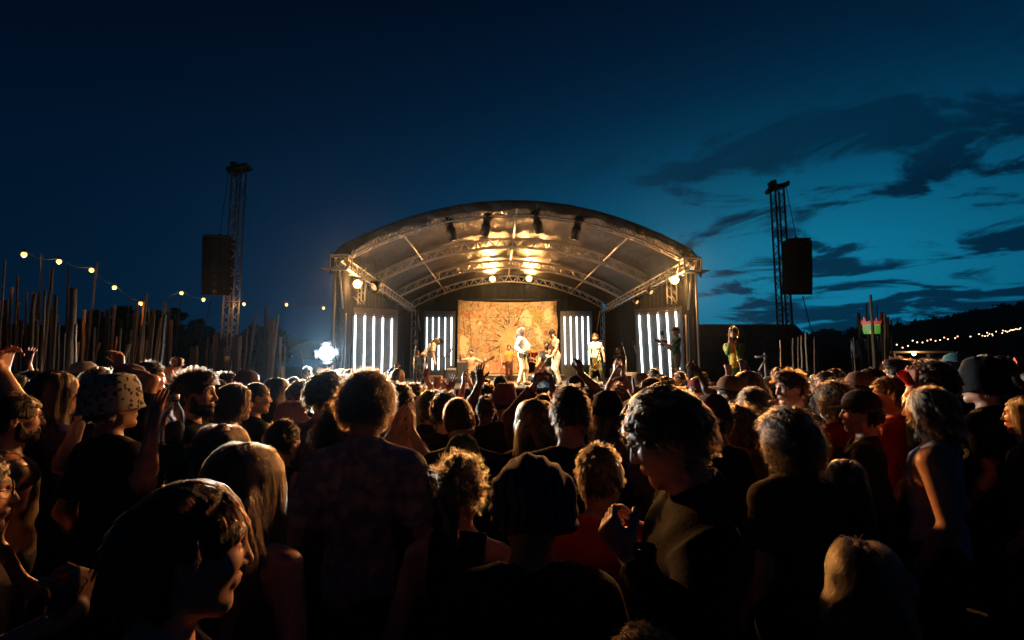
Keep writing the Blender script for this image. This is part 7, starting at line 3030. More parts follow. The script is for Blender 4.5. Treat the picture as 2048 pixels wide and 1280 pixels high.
C('person with curly hair and glasses looking down at a cup, in a dark collared shirt', 1362, 776, 1.3, pin=True, rot=78, pitch=22, hair='curly', hairc=(0.24, 0.13, 0.065), hseed=2, glasses=True, skin=(0.58, 0.36, 0.26), shirt=(0.012, 0.008, 0.010), sleeve='long', lod=0, collar=True, hair_sc=0.95,
  hands={'L': (1268, 1122, 1.10, dict(fd=(-0.5, 0.4, 0.65), n=(0.7, 0.5, 0.1), shape='grip', pole=(0.2, -1, -0.8), side=(0.4, 0, 1)))})
C('person with a big cloud of frizzy brown hair and an orange scarf', 1568, 805, 2.0, rot=18, hair_sc=0.86, hair='frizzy', hairc=(0.10, 0.065, 0.045), skin=tan_, shirt=(0.06, 0.04, 0.03), lod=0, build='f', hood=True)
C('person with long blonde hair at the bottom right corner of the crowd', 1726, 1082, 1.32, rot=-34, hair='long', hairc=(0.40, 0.23, 0.10), hseed=0, hair_sc=1.02, skin=fair, shirt=black, lod=0, build='f', frizz=3.2)
C('person with dark hair fading to teal tips, above the blonde head at bottom right', 1690, 912, 2.0, rot=-30, hair_sc=0.85, hair='long', hairc=(0.10, 0.11, 0.10), hseed=2, shirt=black, lod=0, build='f')
C('child with brown hair, only the crown of the head showing at the bottom edge', 1292, 1254, 0.82, rot=10, hair='short', hairc=(0.13, 0.06, 0.025), shirt=black, lod=0)
C('person at the bottom left edge in sunglasses and tan shirt holding an empty cup', -58, 905, 1.3, pin=True, rot=-40, hair='short', hairc=bk, glasses=True, skin=(0.62, 0.32, 0.20), shirt=(0.40, 0.27, 0.16), lod=0,
  hands={'R': (150, 1222, 1.10, dict(fd=(-0.3, 0.5, 0.8), n=(-1, 0.1, 0.2), shape='grip', pole=(0.2, -1, -0.8), side=(0, -0.3, 1)))})
# ---------------- left side
C('person in a spotted bucket hat and black t-shirt with one open hand raised', 241, 747, 2.35, rot=-24, pitch=-6, hair='short', hairc=bk, hat='leopard', hat_obj=leop, skin=(0.42, 0.24, 0.16), shirt=black, lod=0,
  hands={'R': (308, 852, 2.15, dict(fd=(-0.02, 0.1, 1), n=(0.3, 1, 0), shape='spread', pole=(0.5, -0.6, -1), side=(1, 0, 0)))})
C('person with long dark hair and a blue-violet t-shirt left of the spotted hat', 126, 740, 2.6, rot=-34, pitch=-4, hair='long', hairc=bk, skin=(0.52, 0.28, 0.19), shirt=(0.035, 0.035, 0.12), lod=1, build='f',
  hands={'R': (164, 832, 2.4, dict(fd=(0.0, 0.1, 1), n=(-1, 0.3, 0), shape='relaxed', pole=(0.3, -0.6, -1)))})
C('person in glasses at the left edge with an arm bent overhead and a tan shirt', 36, 786, 2.3, rot=-38, hair='short', hairc=mb, glasses=True, beard=mb, skin=(0.62, 0.33, 0.21), shirt=(0.38, 0.25, 0.15), lod=1, sleeve='tank',
  hands={'L': (4, 742, 2.3, dict(fd=(0.1, 0, 1), n=(1, 0, 0), shape='relaxed', pole=(0.6, 0.2, -0.6)))})
C('dark-haired person in profile with a dark beard, left of the long dark hair', 72, 741, 4.2, rot=-52, hair='short', hairc=bk, beard=bk, skin=(0.58, 0.30, 0.19), shirt=black, lod=2)
C('person with raised sunglasses at the far left behind the tan-shirted one', 34, 748, 3.8, rot=-46, hair='short', hairc=bk, skin=(0.60, 0.32, 0.20), shirt=black, lod=2, glasses=True)
C('person in a fuzzy magenta hat low at the far left', 70, 783, 3.3, rot=-30, hair='short', hairc=(0.35, 0.03, 0.10), hat='beanie', hatc=(0.55, 0.04, 0.14), skin=(0.55, 0.28, 0.18), shirt=(0.35, 0.05, 0.06), lod=2, build='f')
C('person with a raised hand at the far left in front of the poles', 58, 752, 4.6, rot=-30, hair='short', hairc=bk, shirt=black, lod=2, skin=(0.60, 0.30, 0.18), hands={'R': (55, 728, 4.4, dict(fd=(0.1, 0, 1), n=(0, 1, 0), shape='open', pole=(0.5, 0, -1)))})
C('person with a peaked shiny headdress left of the spotted hat', 172, 722, 4.6, rot=-40, hair='short', hairc=bk, hat='cap', hatc=(0.30, 0.30, 0.32), skin=(0.60, 0.36, 0.24), shirt=black, lod=2)
C('person with pale hair lifting a pale object just left of the spotted hat', 205, 733, 3.9, rot=-40, hair='bob', hairc=bl, skin=fair, shirt=grey, lod=2, build='f')
C('person in a striped grey woollen hat with an orange-lit hand on top', 266, 726, 3.4, rot=-30, hair='short', hairc=db, hat='beanie', hatc=(0.22, 0.19, 0.18), skin=(0.62, 0.34, 0.20), shirt=black, lod=1,
  hands={'R': (240, 738, 3.35, dict(fd=(-0.2, 0, 1), n=(0, -1, 0), shape='relaxed', pole=(1, 0, 0)))})
C('person with cropped sides holding up a clear glass ball', 303, 726, 3.8, pin=True, rot=-40, hair='undercut', hairc=db, skin=(0.64, 0.36, 0.22), sleeve='tank', shirt=black, lod=1,
  hands={'R': (336, 741, 3.65, dict(fd=(0.8, 0.2, 0.5), n=(-0.4, 0, 1), shape='grip', pole=(0.5, -0.2, -1)))})
C('person with dark fringe in profile under the raised glass ball', 346, 763, 3.4, rot=-62, hair='bob', hairc=bk, skin=fair, shirt=(0.10, 0.03, 0.035), lod=1, build='f')
C('bearded person in profile with brushed-up dark hair and dark jacket', 396, 739, 2.6, rot=-68, hair='quiff', hairc=(0.07, 0.035, 0.02), beard=(0.07, 0.035, 0.02), skin=(0.58, 0.34, 0.22), shirt=black, sleeve='long', hood=True, lod=1, yaw=-6)
C('small dark head behind the brushed-up dark hair', 372, 738, 5.0, rot=-30, hair='short', hairc=mb, shirt=black, lod=2)
C('balding person in profile right of the bearded one', 438, 759, 3.1, rot=-58, hair='buzz', hairc=db, skin=(0.55, 0.32, 0.21), shirt=black, lod=1, beard=db)
C('short-haired person in profile below the pole group, behind the balding one', 452, 745, 4.2, rot=-62, hair='quiff', hairc=db, skin=fair, shirt=black, lod=2)
C('person in black-rimmed glasses with straight dark hair and an earring', 474, 767, 2.65, rot=-58, hair='bob', hairc=bk, glasses=True, skin=(0.60, 0.36, 0.25), shirt=black, lod=1, build='f')
C('person in a grey knitted hat with a small bobble', 497, 738, 4.0, rot=-40, hair='short', hairc=bk, hat='beanie', hatc=(0.10, 0.09, 0.10), skin=fair, shirt=black, lod=2)
C('shaven-headed person in a dark t-shirt with a shoulder strap, facing right', 516, 765, 2.9, rot=-48, hair='buzz', hairc=mb, skin=(0.60, 0.36, 0.24), shirt=(0.02, 0.028, 0.035), lod=1)
C('person with long straight brown hair seen from behind, right of the shaven head', 556, 755, 3.3, rot=-8, hair='long', hairc=(0.10, 0.06, 0.035), shirt=black, lod=1, build='f')
C('person with tight brown curls looking down, left of the flood lamp', 596, 764, 3.1, rot=-38, pitch=18, hair='curly', hairc=mb, shirt=black, lod=1)
C('person in a pink bucket hat with a pale band', 586, 802, 2.45, rot=-20, hair='bob', hairc=mb, hat='leopard', hatc=(0.44, 0.23, 0.23), shirt=black, lod=1, build='f')
C('person with wavy dark hair and glasses in a mauve t-shirt under the flood lamp', 657, 745, 2.35, rot=-28, hair='curly', hairc=db, glasses=True, skin=fair, shirt=mauve, lod=1, hair_sc=1.04)
C('person with a light-edged mane between the mauve t-shirt and the bushy dark head', 692, 750, 3.4, rot=-30, hair='bob', hairc=lb, skin=fair, shirt=black, lod=1, build='f')
C('person with a pale head of hair behind the brown curls', 612, 768, 3.8, rot=-20, hair='bob', hairc=bl, skin=fair, shirt=black, lod=2, build='f')
C('person in a lilac-grey long-sleeved top half hidden by the tall bushy-haired one', 688, 800, 1.95, rot=-4, hair='frizzy', hairc=bk, shirt=(0.24, 0.22, 0.28), sleeve='long', lod=1, hair_sc=0.85, build='f')
C('person in a black top with a bare shoulder behind the pink bucket hat', 570, 838, 2.05, rot=-10, hair='short', hairc=bk, shirt=black, sleeve='tank', lod=1, build='f')
# ---------------- middle
C('person with smooth dark hair clapping both hands, right of the bushy dark head', 800, 767, 2.65, rot=-22, hair='short', hairc=db, skin=(0.55, 0.32, 0.22), shirt=(0.40, 0.25, 0.12), lod=1, sleeve='tank', build='f',
  hands={'R': (823, 862, 2.42, dict(fd=(0.0, 0.3, 1), n=(-1, 0.1, 0), shape='open', pole=(0.6, -0.3, -1))), 'L': (786, 866, 2.38, dict(fd=(0.35, 0.1, 1), n=(0.6, 0.8, 0.1), shape='spread', pole=(-0.6, -0.3, -1)))})
C('person with wavy brown hair and black t-shirt right of the clapping one', 828, 765, 3.15, rot=-12, hair='curly', hairc=mb, skin=fair, shirt=black, lod=1, hair_sc=0.92)
C('person with short blonde hair parted at the back', 864, 779, 3.1, rot=-6, hair='bob', hairc=(0.44, 0.30, 0.12), shirt=black, lod=1, build='f', hair_sc=0.94)
C('person with a round mop of dark curls right of the parted blonde hair', 893, 784, 3.0, rot=2, hair='curly', hairc=bk, shirt=black, lod=1)
C('person with cropped brown hair tilting the head, in a dark hooded top', 928, 794, 2.2, rot=-4, roll=-10, hair='buzz', hairc=(0.16, 0.08, 0.04), skin=(0.50, 0.29, 0.19), shirt=(0.03, 0.024, 0.022), hood=True, lod=1)
C('person in a shaggy green hat with an orange bobble', 925, 866, 1.95, rot=8, hair='bob', hairc=(0.06, 0.14, 0.03), hat='beanie', hat_obj=furm, shirt=black, lod=1, frizz=2.0)
C('person in a dusty pink brimmed hat, in front of the singer', 1010, 766, 2.75, rot=4, hair='buzz', hairc=db, hat='fedora', hatc=(0.40, 0.15, 0.13), skin=(0.52, 0.26, 0.18), shirt=(0.035, 0.028, 0.026), lod=1)
C('person with cropped dark hair directly behind the pink brimmed hat', 1000, 750, 3.5, rot=2, hair='buzz', hairc=bk, skin=(0.50, 0.28, 0.18), shirt=black, lod=1)
C('person with tousled auburn hair left of the pink brimmed hat', 976, 767, 3.3, rot=-6, hair='curly', hairc=(0.15, 0.07, 0.03), shirt=black, lod=1, hair_sc=0.95)
C('person with smooth auburn hair farther ahead, left of the pink brimmed hat', 972, 758, 4.6, rot=0, hair='short', hairc=(0.18, 0.08, 0.03), shirt=black, lod=2)
C('person with long two-tone hair and a sparkling clip', 1070, 796, 2.2, rot=4, hair='long', hairc=(0.46, 0.25, 0.10), hseed=1, shirt=black, lod=1, build='f', frizz=1.2)
C('person with short dark hair and red-lit ears, right of the sparkling clip', 1140, 770, 2.05, rot=-2, hair='short', hairc=bk, skin=(0.52, 0.28, 0.20), shirt=black, lod=1)
C('person in a dark knitted cap with fair hair and a pale lilac t-shirt', 1212, 779, 2.45, rot=10, hair='bob', hairc=(0.50, 0.26, 0.09), hat='beanie', hatc=(0.012, 0.012, 0.015), shirt=(0.26, 0.21, 0.23), lod=1)
C('person filming the stage with a phone held in both hands', 1086, 788, 3.1, pin=True, rot=0, hair='short', hairc=mb, skin=(0.56, 0.27, 0.18), shirt=(0.16, 0.07, 0.06), sleeve='long', lod=1,
  hands={'L': (1066, 778, 2.86, dict(fd=(0.15, 0.2, 1), n=(1, 0.2, 0), shape='grip', pole=(-1, 0, -0.5), side=(0.3, -1, 0.3))), 'R': (1106, 778, 2.86, dict(fd=(-0.15, 0.2, 1), n=(-1, 0.2, 0), shape='grip', pole=(1, 0, -0.5), side=(-0.3, -1, 0.3)))})
C('person with dark cap raising one dark hand in front of the saxophone player', 1150, 750, 4.3, rot=0, hair='short', hairc=bk, hat='cap', hatc=(0.02, 0.02, 0.025), skin=brn, shirt=black, lod=1,
  hands={'R': (1161, 746, 4.1, dict(fd=(-0.1, 0, 1), n=(-0.6, 1, 0), shape='relaxed', pole=(0.8, 0, -0.6)))})
C('person with long arms overhead, fingers crossed above brown curls', 1240, 771, 3.3, rot=4, hair='curly', hairc=(0.13, 0.06, 0.03), shirt=black, skin=(0.56, 0.26, 0.16), lod=1,
  hands={'R': (1262, 780, 3.15, dict(fd=(-0.6, 0, 0.8), n=(-0.5, 0.6, -0.5), shape='relaxed', pole=(1, 0, -0.4)))})
C('person making a horned hand sign beside the balding man', 1262, 800, 2.9, rot=2, hair='short', hairc=bk, skin=(0.60, 0.30, 0.18), shirt=(0.10, 0.04, 0.03), lod=1,
  hands={'R': (1277, 806, 2.75, dict(fd=(0.05, 0.1, 1), n=(0, 1, 0), shape='horns', pole=(0.8, 0, -0.6)))})
C('thin-haired person facing left in front of the right grey flat', 1299, 755, 3.6, rot=50, hair='buzz', hairc=db, skin=(0.52, 0.27, 0.18), shirt=black, lod=1, beard=db)
C('person pointing with a dark arm towards the camera operator', 1428, 764, 3.5, rot=20, hair='short', hairc=bk, skin=dk, shirt=black, lod=1, hat='cap_back', hatc=(0.05, 0.035, 0.03),
  hands={'L': (1398, 744, 3.4, dict(fd=(-0.75, 0.2, 0.55), n=(0, 1, 0.1), shape='relaxed', pole=(0.3, -0.3, -1)))})
C('person in a flat tan cap turned to the left', 1457, 750, 3.2, rot=38, hair='short', hairc=db, hat='cap', hatc=(0.28, 0.16, 0.09), skin=(0.52, 0.28, 0.18), shirt=(0.10, 0.06, 0.04), lod=1, hat_tilt=-8)
C('person with long straight blonde hair tied in a topknot, below the costumed figure', 1492, 741, 3.2, rot=14, hair='long', hairc=(0.55, 0.36, 0.16), shirt=black, lod=1, build='f')
C('person in a pale blue cap facing left beside the topknot', 1538, 752, 4.4, rot=52, hair='short', hairc=bk, hat='cap', hatc=(0.25, 0.32, 0.38), skin=fair, shirt=black, lod=2)
C('person with fair bob and sharp profile looking down to the left', 1512, 774, 2.9, rot=72, pitch=14, hair='bob', hairc=(0.34, 0.20, 0.09), skin=(0.60, 0.34, 0.23), shirt=(0.20, 0.10, 0.04), lod=1, build='f', hair_sc=0.92)
C('red-haired person with swept-back hair facing left with lit brow', 1580, 741, 3.1, rot=92, pitch=6, hair='quiff', hairc=gin, skin=(0.66, 0.34, 0.22), shirt=black, lod=1)
C('person with long curly brown hair and red top right of the red-haired one', 1662, 756, 2.9, rot=20, hair='frizzy', hairc=(0.18, 0.08, 0.035), shirt=(0.30, 0.03, 0.025), lod=1, build='f', hair_sc=0.85)
C('person in a woven dark cap low between the curly glasses wearer and tan cap', 1420, 786, 2.6, rot=22, hair='short', hairc=db, hat='beanie', hatc=(0.14, 0.09, 0.07), shirt=black, lod=1)
C('person with golden ringlets in front of the topknot', 1472, 800, 2.75, rot=30, hair='frizzy', hairc=(0.36, 0.17, 0.06), shirt=(0.30, 0.16, 0.03), lod=1, build='f', hair_sc=0.8)
# ---------------- right side
C('person in a tan peaked cap with stripes looking up to the left', 1706, 742, 3.5, rot=62, pitch=-10, hair='short', hairc=bk, hat='cap', hatc=(0.24, 0.13, 0.09), skin=(0.64, 0.34, 0.21), shirt=black, lod=1)
C('person in a black peaked cap below the tan cap, facing left', 1716, 779, 2.6, rot=58, hair='short', hairc=bk, hat='cap', hatc=(0.03, 0.022, 0.02), skin=(0.66, 0.34, 0.20), shirt=(0.06, 0.045, 0.035), sleeve='long', lod=1)
C('smiling dark-haired person in profile behind the tan peaked cap', 1738, 736, 3.8, rot=62, hair='short', hairc=bk, skin=(0.52, 0.28, 0.19), shirt=black, lod=1)
C('sandy curly-haired person with a red neck scarf facing left', 1774, 757, 2.6, rot=56, hair='undercut', hairc=(0.34, 0.16, 0.06), skin=(0.68, 0.35, 0.21), shirt=(0.45, 0.03, 0.02), lod=1, hood=True)
C('person in wire glasses with dark swept hair facing left', 1792, 717, 3.9, rot=60, hair='quiff', hairc=db, glasses=True, skin=(0.58, 0.33, 0.22), shirt=(0.20, 0.13, 0.10), collar=True, lod=1)
C('dark curly-haired person drinking from a red cup', 1848, 722, 3.0, pin=True, rot=58, pitch=-8, hair='curly', hairc=(0.10, 0.05, 0.03), skin=(0.64, 0.33, 0.20), shirt=black, lod=1,
  hands={'L': (1826, 772, 2.9, dict(fd=(-0.1, -0.1, 1), n=(0.9, 0.3, 0), shape='grip', pole=(-0.4, -0.8, -1), side=(0.5, 0.5, 0)))})
C('long-haired bearded person in a white tank top in profile on the right', 1852, 770, 2.45, rot=42, hair='bob', hairc=(0.30, 0.16, 0.07), beard=(0.12, 0.06, 0.03), skin=(0.66, 0.35, 0.21), sleeve='tank', shirt=(0.48, 0.45, 0.52), lod=0, hair_sc=0.9)
C('person with a hand pressed on a leafy patterned hat', 1895, 722, 3.5, rot=50, hair='short', hairc=bk, hat='bucket', hatc=(0.22, 0.25, 0.18), skin=(0.66, 0.33, 0.19), shirt=navy, lod=1,
  hands={'L': (1893, 778, 3.4, dict(fd=(0.05, 0, 1), n=(0, 1, 0), shape='open', pole=(-0.3, -0.6, -1)))})
C('tall person in a drooping dark blue bucket hat on the right', 1955, 712, 3.0, rot=34, hair='short', hairc=bk, hat='tall_bucket', hatc=(0.008, 0.017, 0.024), skin=(0.64, 0.33, 0.20), shirt=black, lod=0)
C('person with a pink flowered headpiece right of the drooping hat', 2008, 770, 3.3, rot=40, hair='short', hairc=db, hat='beanie', hatc=(0.30, 0.10, 0.13), skin=(0.60, 0.32, 0.20), shirt=black, lod=1, build='f')
C('person with long fair hair at the right edge of the picture', 2046, 790, 2.8, rot=36, hair='long', hairc=(0.40, 0.22, 0.09), skin=(0.66, 0.35, 0.2), shirt=(0.05, 0.07, 0.10), lod=1, build='f')
C('person with hand at the mouth behind the drooping hat', 1996, 712, 5.2, rot=46, hair='short', hairc=bk, skin=(0.55, 0.30, 0.2), shirt=black, lod=2, hands={'L': (1992, 738, 5.1, dict(fd=(-0.1, 0, 1), n=(0, 1, 0), shape='fist', pole=(-0.5, -0.4, -1)))})
C('person in a teal patterned cap left of the drooping hat', 1910, 704, 4.4, rot=55, hair='short', hairc=bk, hat='cap', hatc=(0.05, 0.18, 0.22), skin=(0.45, 0.25, 0.17), shirt=black, lod=2)
C('person with red-dyed hair far back left of the drooping hat', 1930, 712, 5.5, rot=50, hair='bob', hairc=(0.30, 0.03, 0.03), skin=fair, shirt=black, lod=2, build='f')
C('person with a white bandana far back right of the drooping hat', 1965, 708, 6.0, rot=50, hair='short', hairc=bk, hat='beanie', hatc=(0.5, 0.48, 0.42), skin=fair, shirt=black, lod=2)
C('person with a dark topknot far back near the kiosk', 1812, 722, 4.8, rot=40, hair='bun', hairc=mb, skin=fair, shirt=black, lod=2, build='f')
C('two-handed clapping person far back behind the red cup', 1818, 735, 4.0, rot=46, hair='short', hairc=bk, skin=(0.5, 0.27, 0.18), shirt=black, lod=2,
  hands={'L': (1808, 752, 3.85, dict(fd=(0.1, 0, 1), n=(1, 0, 0), shape='open', pole=(-0.6, 0, -1))), 'R': (1816, 752, 3.85, dict(fd=(-0.1, 0, 1), n=(-1, 0, 0), shape='open', pole=(0.6, 0, -1)))})
C('pale-faced person far back above the long curly brown hair', 1648, 742, 5.6, rot=70, hair='short', hairc=bk, glasses=True, skin=fair, shirt=black, lod=2)
C('person with raised chin far back between red hair and long brown curls', 1666, 737, 5.9, rot=60, hair='short', hairc=mb, skin=fair, shirt=black, lod=2)
# ---------------- raised hands before the stage
C('person with one bare arm stretched up before the orange keyboard', 838, 774, 4.2, rot=-4, hair='bob', hairc=(0.24, 0.09, 0.07), skin=(0.60, 0.33, 0.24), shirt=black, sleeve='tank', lod=1, build='f',
  hands={'R': (852, 757, 4.0, dict(fd=(0.05, 0, 1), n=(0.3, 1, 0), shape='spread', pole=(1, 0, -0.3)))})
C('person with both arms up, hands apart, left of the parted blonde hair', 884, 800, 3.7, rot=0, hair='short', hairc=db, skin=(0.58, 0.30, 0.21), shirt=black, sleeve='tank', lod=1,
  hands={'L': (881, 742, 3.6, dict(fd=(0.1, 0, 1), n=(0, 1, 0), shape='fist', pole=(-1, 0, -0.2))), 'R': (900, 782, 3.5, dict(fd=(0.25, 0, 1), n=(-0.5, 1, 0), shape='spread', pole=(1, 0, -0.4)))})
C('person with one fist up just behind the round mop of dark curls', 905, 792, 4.4, rot=0, hair='short', hairc=mb, skin=(0.60, 0.32, 0.22), shirt=black, sleeve='tank', lod=2,
  hands={'L': (888, 782, 4.2, dict(fd=(-0.05, 0, 1), n=(0, 1, 0), shape='open', pole=(-1, 0, -0.3)))})
C('person clapping high overhead in front of the shirtless guitarist', 946, 790, 3.6, rot=0, hair='short', hairc=db, skin=(0.58, 0.30, 0.22), shirt=black, sleeve='tank', lod=1,
  hands={'L': (928, 764, 3.45, dict(fd=(-0.12, 0, 1), n=(1, 0.3, 0), shape='open', pole=(-1, 0, -0.4))), 'R': (938, 762, 3.50, dict(fd=(-0.20, 0, 1), n=(-1, 0.3, 0), shape='open', pole=(1, 0, -0.4)))})
C('person with one dark arm stretched straight up beside the high clapping hands', 972, 790, 3.2, rot=0, hair='short', hairc=bk, skin=dk, shirt=black, lod=1, sleeve='tank',
  hands={'L': (961, 762, 3.05, dict(fd=(-0.05, 0, 1), n=(0.5, 1, 0), shape='spread', pole=(-1, 0, -0.3)))})
C('person with a raised forearm below the costumed figure', 1468, 768, 4.4, rot=10, hair='short', hairc=db, skin=(0.58, 0.30, 0.20), shirt=black, lod=2,
  hands={'L': (1458, 748, 4.2, dict(fd=(-0.05, 0, 1), n=(0, 1, 0), shape='fist', pole=(-0.8, 0, -0.5)))})
C('person with two hands joined above a dark head right of the saxophone player', 1236, 764, 5.2, rot=0, hair='short', hairc=bk, skin=(0.55, 0.28, 0.18), shirt=black, lod=2,
  hands={'R': (1244, 742, 5.0, dict(fd=(0.0, 0, 1), n=(-1, 0.2, 0), shape='open', pole=(1, 0, -0.4))), 'L': (1231, 742, 5.0, dict(fd=(0.0, 0, 1), n=(1, 0.2, 0), shape='open', pole=(-1, 0, -0.4)))})

place_queue()

# ---------------- things held by the crowd
clear = principled('clear_plastic', (0.9, 0.92, 0.92), 0.06, 0.0)
clear.node_tree.nodes['Principled BSDF'].inputs['Transmission Weight'].default_value = 1.0
clear.node_tree.nodes['Principled BSDF'].inputs['IOR'].default_value = 1.2
redp = principled('red_plastic', (0.60, 0.02, 0.015), 0.35)


def cup(label, px, py_rim, py_base, wpx, d, mat, tilt=0, ax='Y', drink=None, name='plastic_cup'):
    r = wpx / F * d / 2
    t_, b_ = at(px, py_rim, d), at(px, py_base, d)
    h_ = t_.z - b_.z
    o = thing(name, label, 'cup', b_, rot=Euler((0, 0, 0)))
    o.rotation_euler = (rad(tilt), 0, 0) if ax == 'X' else (0, rad(tilt), 0)
    b = MB()
    b.lathe([(0, 0.0), (r * 0.70, 0.0), (r * 0.72, h_ * 0.05), (r * 0.97, h_ * 0.97), (r * 1.03, h_), (r * 0.98, h_ * 1.005), (r * 0.93, h_ * 0.97), (r * 0.66, h_ * 0.06), (0, h_ * 0.05)], 28)
    b.build('cup_wall', mat, o, True)
    if drink:
        b = MB()
        b.lathe([(0, h_ * 0.06), (r * 0.64, h_ * 0.06), (r * 0.88, h_ * 0.84), (0, h_ * 0.84)], 24)
        b.build('drink', drink, o, True)
    return o


cup('clear cup of beer with a bottle standing in it', 347, 885, 968, 58, 1.76, clear, drink=principled('beer', (0.42, 0.24, 0.06), 0.1))
c_ = at(343, 872, 1.76)
BT = thing('plastic_bottle', 'clear plastic bottle with white cap standing in the beer cup', 'bottle', c_)
k = 1.76 / F
b = MB()
b.lathe([(0, -30 * k), (20 * k, -30 * k), (21 * k, 30 * k), (19 * k, 44 * k), (8 * k, 64 * k), (7 * k, 74 * k), (6 * k, 74 * k), (7 * k, 63 * k), (17.5 * k, 43 * k), (19.5 * k, 29 * k), (18.5 * k, -28.5 * k), (0, -28.5 * k)], 28,
        wob=lambda p_, a, i: (p_.x * (1 + 0.03 * math.sin(3 * a + i)), p_.y * (1 + 0.03 * math.sin(3 * a + i)), p_.z))
b.build('bottle_wall', clear, BT, True)
b = MB()
b.lathe([(8.5 * k, 70 * k), (8.5 * k, 80 * k), (0, 80.5 * k)], 20)
b.build('bottle_cap', principled('white_cap', (0.75, 0.73, 0.7), 0.4), BT, True)
cup('empty clear cup tipped in a hand at the bottom left', 116, 1164, 1226, 56, 1.08, clear, tilt=14)
cup('red cup raised to the mouth of the curly-haired drinker', 1822, 740, 768, 20, 2.8, redp, tilt=-35)
cup('dark cup held low by the curly-haired glasses wearer', 1292, 1092, 1160, 46, 1.05, principled('dark_cup', (0.10, 0.05, 0.04), 0.3))
c_ = at(352, 724, 3.6)
GB = tag(MB().ball((0, 0, 0), 10.5 / F * 3.6, 20, 14).build('glass_ball', clear, None, True), 'clear glass ball held up in a raised hand before the poles', 'glass ball')
GB.location = c_
c_ = at(1086, 766, 2.86)
PH = thing('phone', 'phone held sideways with its lit screen filming the stage', 'phone', c_)
k = 2.86 / F
b = MB()
b.box((0, 0.006, 0), (48 * k, 0.009, 23 * k))
b.build('phone_body', BLACKM, PH)
scr = bpy.data.materials.new('phone_screen')
scr.use_nodes = True
t = NT(scr.node_tree)
p = t.n['Principled BSDF']
tcn = t.node('ShaderNodeTexCoord')
vo = t.node('ShaderNodeTexVoronoi')
vo.inputs['Scale'].default_value = 90
t.l.new(tcn.outputs['Object'], vo.inputs['Vector'])
spn = t.node('ShaderNodeSeparateXYZ')
t.l.new(vo.outputs['Color'], spn.inputs[0])
t.l.new(t.ramp(spn.outputs[0], [(0.0, (0.01, 0.02, 0.03)), (0.6, (0.03, 0.12, 0.20)), (0.8, (0.5, 0.32, 0.14)), (1.0, (0.1, 0.35, 0.5))]), p.inputs['Emission Color'])
p.inputs['Emission Strength'].default_value = 0.6
p.inputs['Base Color'].default_value = (0.01, 0.01, 0.01, 1)
b = MB()
b.box((0, -0.0005, 0), (43 * k, 0.003, 19 * k))
b.build('screen', scr, PH)

# ---------------- the many others between the front row and the stage
rng = random.Random(77)
anch = [(70, 'the fuzzy magenta hat'), (172, 'the peaked shiny headdress'), (241, 'the spotted bucket hat'), (303, 'the raised glass ball'), (396, 'the brushed-up dark hair'), (474, 'the black-rimmed glasses'),
        (556, 'the long straight brown hair'), (596, 'the tight brown curls'), (657, 'the flood lamp'), (737, 'the bushy dark head'), (828, 'the orange keyboard'), (864, 'the parted blonde hair'), (930, 'the shirtless guitarist'),
        (1010, 'the pink brimmed hat'), (1070, 'the held-up phone'), (1140, 'the raised dark hand'), (1190, 'the saxophone player'), (1250, 'the pale keyboard'), (1299, 'the right grey flat'), (1350, 'the camera operator'),
        (1428, 'the pointing dark arm'), (1470, 'the costumed figure'), (1532, 'the scaffold post'), (1580, 'the dark tower'), (1660, 'the domed tent'), (1706, 'the tan peaked cap'), (1760, 'the painted sculpture'),
        (1803, 'the kiosk lamp'), (1860, 'the red cup'), (1950, 'the drooping blue hat'), (2010, 'the pink flowered headpiece')]
HSTY = [('short', 'short'), ('sleek', 'smooth'), ('buzz', 'cropped'), ('curly', 'curly'), ('long', 'long'), ('bob', 'chin-length'), ('quiff', 'swept-up'), ('bun', 'knotted'), ('ponytail', 'tied-back'), ('afro', 'bushy')]
HCOL = [(bk, 'black'), (db, 'dark brown'), (mb, 'brown'), (lb, 'light brown'), (bl, 'blonde'), (gin, 'ginger')]
SCOL = [(black, 'black'), (grey, 'grey'), (navy, 'navy'), ((0.20, 0.03, 0.03), 'red'), ((0.35, 0.33, 0.30), 'pale'), ((0.24, 0.20, 0.23), 'mauve'), ((0.16, 0.17, 0.20), 'blue-grey'), ((0.10, 0.07, 0.05), 'brown'), ((0.05, 0.09, 0.06), 'green')]
HATS = [('cap', 'cap'), ('bucket', 'bucket hat'), ('beanie', 'knitted hat'), ('cap_back', 'backwards cap')]
HTC = [((0.03, 0.03, 0.035), 'dark'), ((0.30, 0.27, 0.22), 'pale'), ((0.25, 0.06, 0.05), 'red'), ((0.05, 0.09, 0.16), 'blue'), ((0.20, 0.13, 0.08), 'tan')]
used = set()
placed = list(HERO) + [(at(1470, 740, 8.5).x, 8.5), (at(1532, 752, 11.5).x, 11.5), (FL.location.x, FL.location.y)]
nfill = 0
tries = 0
